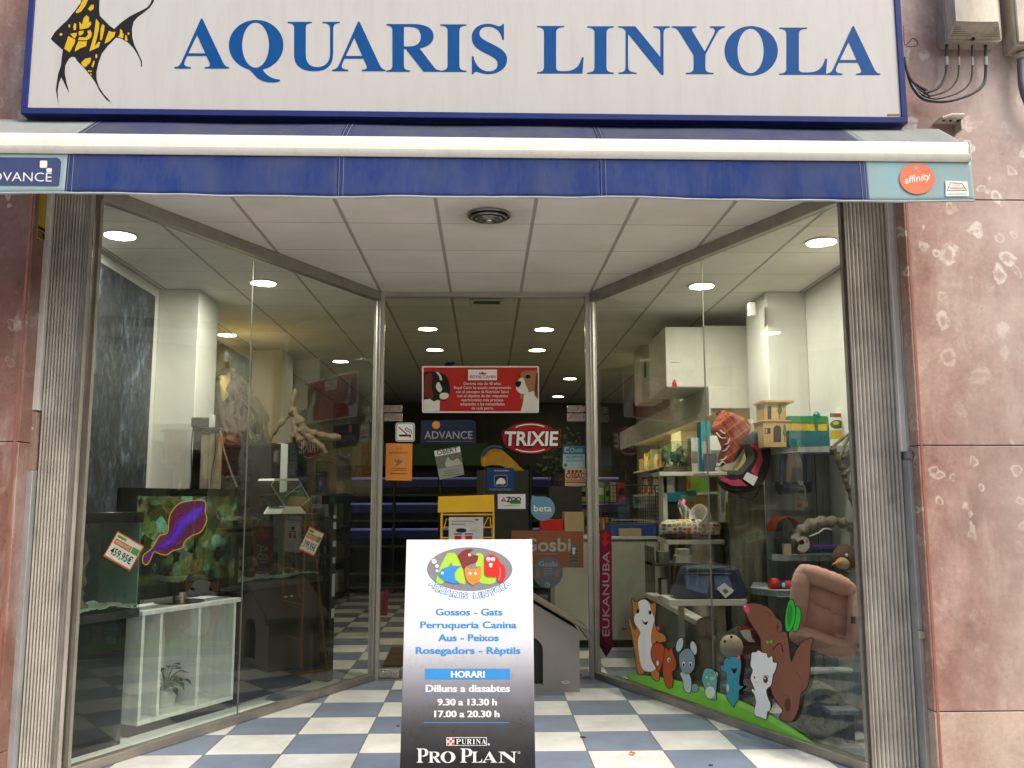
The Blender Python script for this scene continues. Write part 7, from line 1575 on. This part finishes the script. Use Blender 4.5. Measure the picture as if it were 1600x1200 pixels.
b = MB(); b.prism([(1134.5, 784), (1139, 784), (1142.5, 815), (1133, 815)], lambda p, d: P(p[0], p[1], 7.9)+Vector((0, d, 0)), 0, .03, 'cage_yellow'); tag(b.build('yellow_cone'), 'slim yellow triangular pack beside the olive panel', 'pack'); b = MB(); A0, A1 = P(1126, 845, 7.85), P(1158, 815.5, 7.85); b.box(A0.x, A1.x, 7.85, 8.1, .001, A1.z, 'rack_olive'); tag(b.build('pack_stand', bevel=.006), 'dark olive stand under the slim yellow pack', 'stand')
# shelves of small goods under the cat tower
YZ = 8.2
lr = thg('goods_rack', 1060, 960, YZ, 'low rack with white and blue pet goods below the cat tower', 'rack'); b = MB()
lx0, lx1 = P(1020, 900, YZ).x, P(1095, 900, YZ).x
for z in (P(1060, 880, YZ).z, P(1060, 940, YZ).z, .15): b.box(lx0, lx1, YZ, YZ+.4, z-.025, z, 'rack_olive')
for x in (lx0, lx1-.02): b.box(x, x+.02, YZ-.002, YZ+.4, .001, P(1060, 855, YZ).z, 'rack_olive')
b.build('frame', lr); b = MB()
for x0, x1, yb, yt, m in ((1030, 1046, 880, 862, 'photo_grey'), (1057, 1082, 880, 868, 'paper'), (1060, 1078, 868, 858, 'photo_pale'), (1083, 1088, 880, 855, 'beta_blue'), (1034, 1042, 938, 905, 'photo_pale'), (1050, 1066, 938, 915, 'gosbi_grey')): bxp(b, x0, yt, x1, yb-.3, YZ+.03, .15, m)
b.build('goods', lr)
b = MB(); A_0, A_1 = P(1008, 925, 8.0), P(1090, 975, 7.4); b.hexa([P(1008, 926, 8.2), P(1092, 972, 7.3), P(1092, 980, 7.3), P(1008, 932, 8.2)], [P(1008, 926, 8.2)+Vector((.1, .02, 0)), P(1092, 972, 7.3)+Vector((.1, .02, 0)), P(1092, 980, 7.3)+Vector((.1, .02, 0)), P(1008, 932, 8.2)+Vector((.1, .02, 0))], 'shelf_white'); b.hexa([P(1009, 934, 8.2), P(1091, 981, 7.3), Vector((P(1091, 981, 7.3).x, 7.3, .001)), Vector((P(1009, 934, 8.2).x, 8.2, .001))], [P(1009, 934, 8.2)+Vector((.08, .02, 0)), P(1091, 981, 7.3)+Vector((.08, .02, 0)), Vector((P(1091, 981, 7.3).x+.08, 7.32, .001)), Vector((P(1009, 934, 8.2).x+.08, 8.22, .001))], 'rack_olive'); tag(b.build('low_partition', smooth=False), 'low partition with a pale rail receding beside the carrier bag', 'partition')
# plush monkey and teddy
mk('plush_beige', (.48, .40, .26), .95, bump=.7, bs=110); mk('plush_maroon', (.085, .012, .012), .95, bump=.7, bs=110); mk('plush_tan', (.27, .19, .10), .95, bump=.7, bs=110); mk('plush_dark', (.035, .025, .02), .95, bump=.7, bs=110)
YM = 6.55; mp2 = lambda x, y, d=0: P(1080+x/5.333, 800+y/5.333, YM+d)
mo = thg('monkey_plush', 1165, 1080, YM, 'maroon plush monkey with a pale round face behind the kangaroo decal', 'plush toy')
b = MB(); b.ell(mp2(420, 1080, .14), (.13, .10, .11), 'plush_dark', None, 18, 12, .06); b.ell(mp2(480, 1090, .10), (.10, .09, .09), 'plush_maroon', None, 16, 12, .06); cz0 = mp2(430, 1250, .15); cz0.z = max(cz0.z, .22); b.ell(cz0, (.14, .11, .2), 'plush_maroon', None, 18, 12, .08); b.ell((cz0.x-.08, YM+.05, .07), (.07, .09, .068), 'plush_dark', None, 14, 10, .06); b.ell((cz0.x+.10, YM+.05, .07), (.07, .09, .068), 'plush_dark', None, 14, 10, .06); b.build('body', mo)
b = MB(); b.ell(mp2(335, 1120, .02), (.085, .06, .082), 'plush_beige', None, 20, 14, .03); b.build('face', mo); b = MB(); b.ell(mp2(280, 1078, -.045), (.010, .006, .010), 'fur_black'); b.ell(mp2(335, 1040, -.03), (.010, .006, .010), 'fur_black'); b.ell(mp2(560, 1000, .06), (.055, .05, .05), 'plush_maroon'); b.build('eyes_and_ear', mo)
lb = MB(); A_ = Art(lb, (0, YM-.02, 0), (0, -1, 0)); A_.slab([(1156, 986), (1171, 982), (1175, 998), (1180, 1003), (1170, 1003), (1162, 996)], 'paper', 0, .002); A_.poly([(1156, 976), (1172, 979), (1172, 984), (1158, 984)], 'poster_red', 0.5); lb.build('swing_tag', mo, smooth=False)
td = MB(); YJ = 7.15; f = lambda x, y, d=0: P(x, y, YJ+d); td.ell(f(1104, 980), (.09, .08, .08), 'plush_tan', None, 16, 12, .12); c7 = f(1107, 1035); td.ell((c7.x, YJ+.05, max(c7.z, .2)), (.1, .09, .22), 'plush_tan', None, 16, 12, .10); td.ell(f(1094, 988, -.06), (.045, .05, .035), 'plush_tan', None, 12, 8, .1); td.ell((c7.x-.08, YJ, .06), (.06, .08, .06), 'plush_tan', None, 12, 8, .1); td.ell((c7.x+.09, YJ, .06), (.06, .08, .06), 'plush_tan', None, 12, 8, .1)
tag(td.build('dog_plush'), 'tan plush dog behind the small teal decal at the glass joint', 'plush toy')
b = MB(); b.ell(P(1168, 1070, 6.75), (.12, .1, .12), 'plush_maroon', None, 16, 12, .1); c8 = P(1168, 1070, 6.75); b.ell((c8.x+.02, 6.75, .10), (.14, .12, .10), 'plush_dark', None, 16, 12, .1); tag(b.build('dark_plush'), 'dark maroon plush heap low behind the white kitten decal', 'plush toy')
# barrel, steps and leash at the front corner
YO = 6.15
b = MB(); c0 = P(1262, 1100, YO); b.lathe([(.15, 0), (.165, .02), (.165, .30), (.15, .32), (.11, .32), (.11, .04)], Vector((c0.x, YO+.02, .17)), 'weathered_olive', 24, Matrix.Rotation(R_(90), 4, 'X') @ Matrix.Rotation(R_(0), 4, 'Y')); tag(b.build('pet_tunnel'), 'olive grey tunnel lying on its side in the right window corner', 'pet tunnel')
st_ = thg('step_stool', 1320, 1150, 5.75, 'dusty dark step stool in the front corner of the right window', 'step stool'); b = MB()
a0, a1 = P(1298, 1110, 5.72), P(1345, 1104, 5.72); b.box(a0.x, a1.x, 5.72, 5.95, a0.z-.03, a0.z, 'weathered_grey'); b.build('step', st_, bevel=.006)
b = MB(); [b.box(x, x+.04, 5.76, 5.92, .001, a0.z-.031, 'rack_dark') for x in (a0.x+.03, a1.x-.07)]; b.box(a0.x+.071, a1.x-.071, 5.8, 5.9, .08, .16, 'rack_olive'); b.build('leg', st_)
b = MB(); b.tube(sp([P(1352, 1000, 5.9), P(1345, 1040, 5.88), P(1338, 1075, 5.86), P(1330, 1103, 5.84)], 5, False), [.03, .035, .04, .045]+[.045]*12, 'gosbi_grey', 8); tag(b.build('leash_bundle'), 'bluish hanging leash bundle beside the step stool', 'leash')
b = MB(); b.hexa([TR_ @ Vector(p) for p in ((.1, .04, .0005), (2.9, .04, .0005), (2.9, .16, .0005), (.1, .16, .0005))], [TR_ @ Vector(p) for p in ((.1, .04, .02), (2.9, .04, .02), (2.9, .16, .02), (.1, .16, .02))], 'rack_olive'); tag(b.build('display_plinth', smooth=False), 'low dark ledge along the foot of the right window', 'ledge')
# ================================================================== THE STREET BEHIND THE CAMERA (seen only in the glass)
mk('facade_ochre', (.36, .28, .19), .85, sc=.7); mk('facade_brick', (.24, .12, .08), .85, sc=.9); mk('facade_grey', (.30, .30, .28), .85, sc=.8); mk('window_dark', (.03, .035, .04), .1); mk('bark', (.10, .08, .06), .9, bump=.5); mk('leaf_street', (.05, .09, .03), .6, var=.4, sc=3)
for i, (x0, x1, h_, m, lab) in enumerate(((-22, -7.2, 11, 'facade_ochre', 'ochre apartment building across the street, only faintly reflected in the glass'), (-7.1, 6.4, 12.5, 'facade_brick', 'brick apartment building across the street, only faintly reflected in the glass'), (6.5, 22, 9.8, 'facade_grey', 'grey apartment building across the street, only faintly reflected in the glass'))):
    bd_ = thing('apartment_building', ((x0+x1)/2, -16.5, 0), lab, 'building', 'buildings across the street')
    b = MB(); b.box(x0, x1, -26, -16, 0, h_, m); b.box(x0, x1, -16.2, -15.9, h_+.003, h_+.35, m); b.build('wall', bd_)
    wn0 = None
    for fl in range(int(h_//3.2)):
        for k in range(4):
            x = x0+(x1-x0)*(k+.5)/4; z = .6+fl*3.2
            if wn0 is None:
                b = MB(); b.box(x-.7, x+.7, -16.0, -15.97, z, z+1.9, 'window_dark'); b.box(x-.8, x+.8, -15.965, -15.80, z-.1, z-.003, 'facade_grey'); wn0 = b.build('window', bd_); base0 = (x, z)
            else:
                o = wn0.copy(); COL.objects.link(o); o.parent = bd_; o.location = (x-base0[0], 0, z-base0[1])
rt_ = random.Random(21)
def street_tree(x, y, lab):
    tr = thing('street_tree', (x, y, -.012), lab, 'tree', 'street trees across the road')
    b = MB(); b.tube(sp([(x, y, -.02), (x+.05, y, 1.2), (x-.04, y+.05, 2.6), (x+.05, y, 4.2)], 5, False), [.16-.006*i for i in range(16)], 'bark', 9)
    for k in range(6): a = k*1.05; b.tube([(x, y, 2.6+.2*k), (x+.6*math.cos(a), y+.6*math.sin(a), 3.4+.2*k), (x+1.2*math.cos(a), y+1.2*math.sin(a), 4.3+.2*k)], [.06, .04, .015], 'bark', 6)
    b.build('trunk', tr); b = MB()
    cl = [Vector((x+rt_.uniform(-1.4, 1.4), y+rt_.uniform(-1.4, 1.4), rt_.uniform(3.2, 6.2))) for _ in range(26)]
    for c in cl:
        for _ in range(70):
            d = Vector((rt_.gauss(0, .32), rt_.gauss(0, .32), rt_.gauss(0, .26))); p = c+d; u = Vector((rt_.uniform(-1, 1), rt_.uniform(-1, 1), rt_.uniform(-1, 1))).normalized()*.09; v = u.orthogonal().normalized()*.06
            b.quad(p-u, p+v, p+u, p-v, 'leaf_street')
    b.build('crown', tr, smooth=False)
street_tree(-6.0, -1.6, 'leafy street tree left behind the viewer, seen only as a dim reflection'); street_tree(5.2, -1.6, 'leafy street tree right behind the viewer, seen only as a dim reflection'); street_tree(.5, -13.2, 'leafy tree on the far pavement, seen only as a dim reflection')
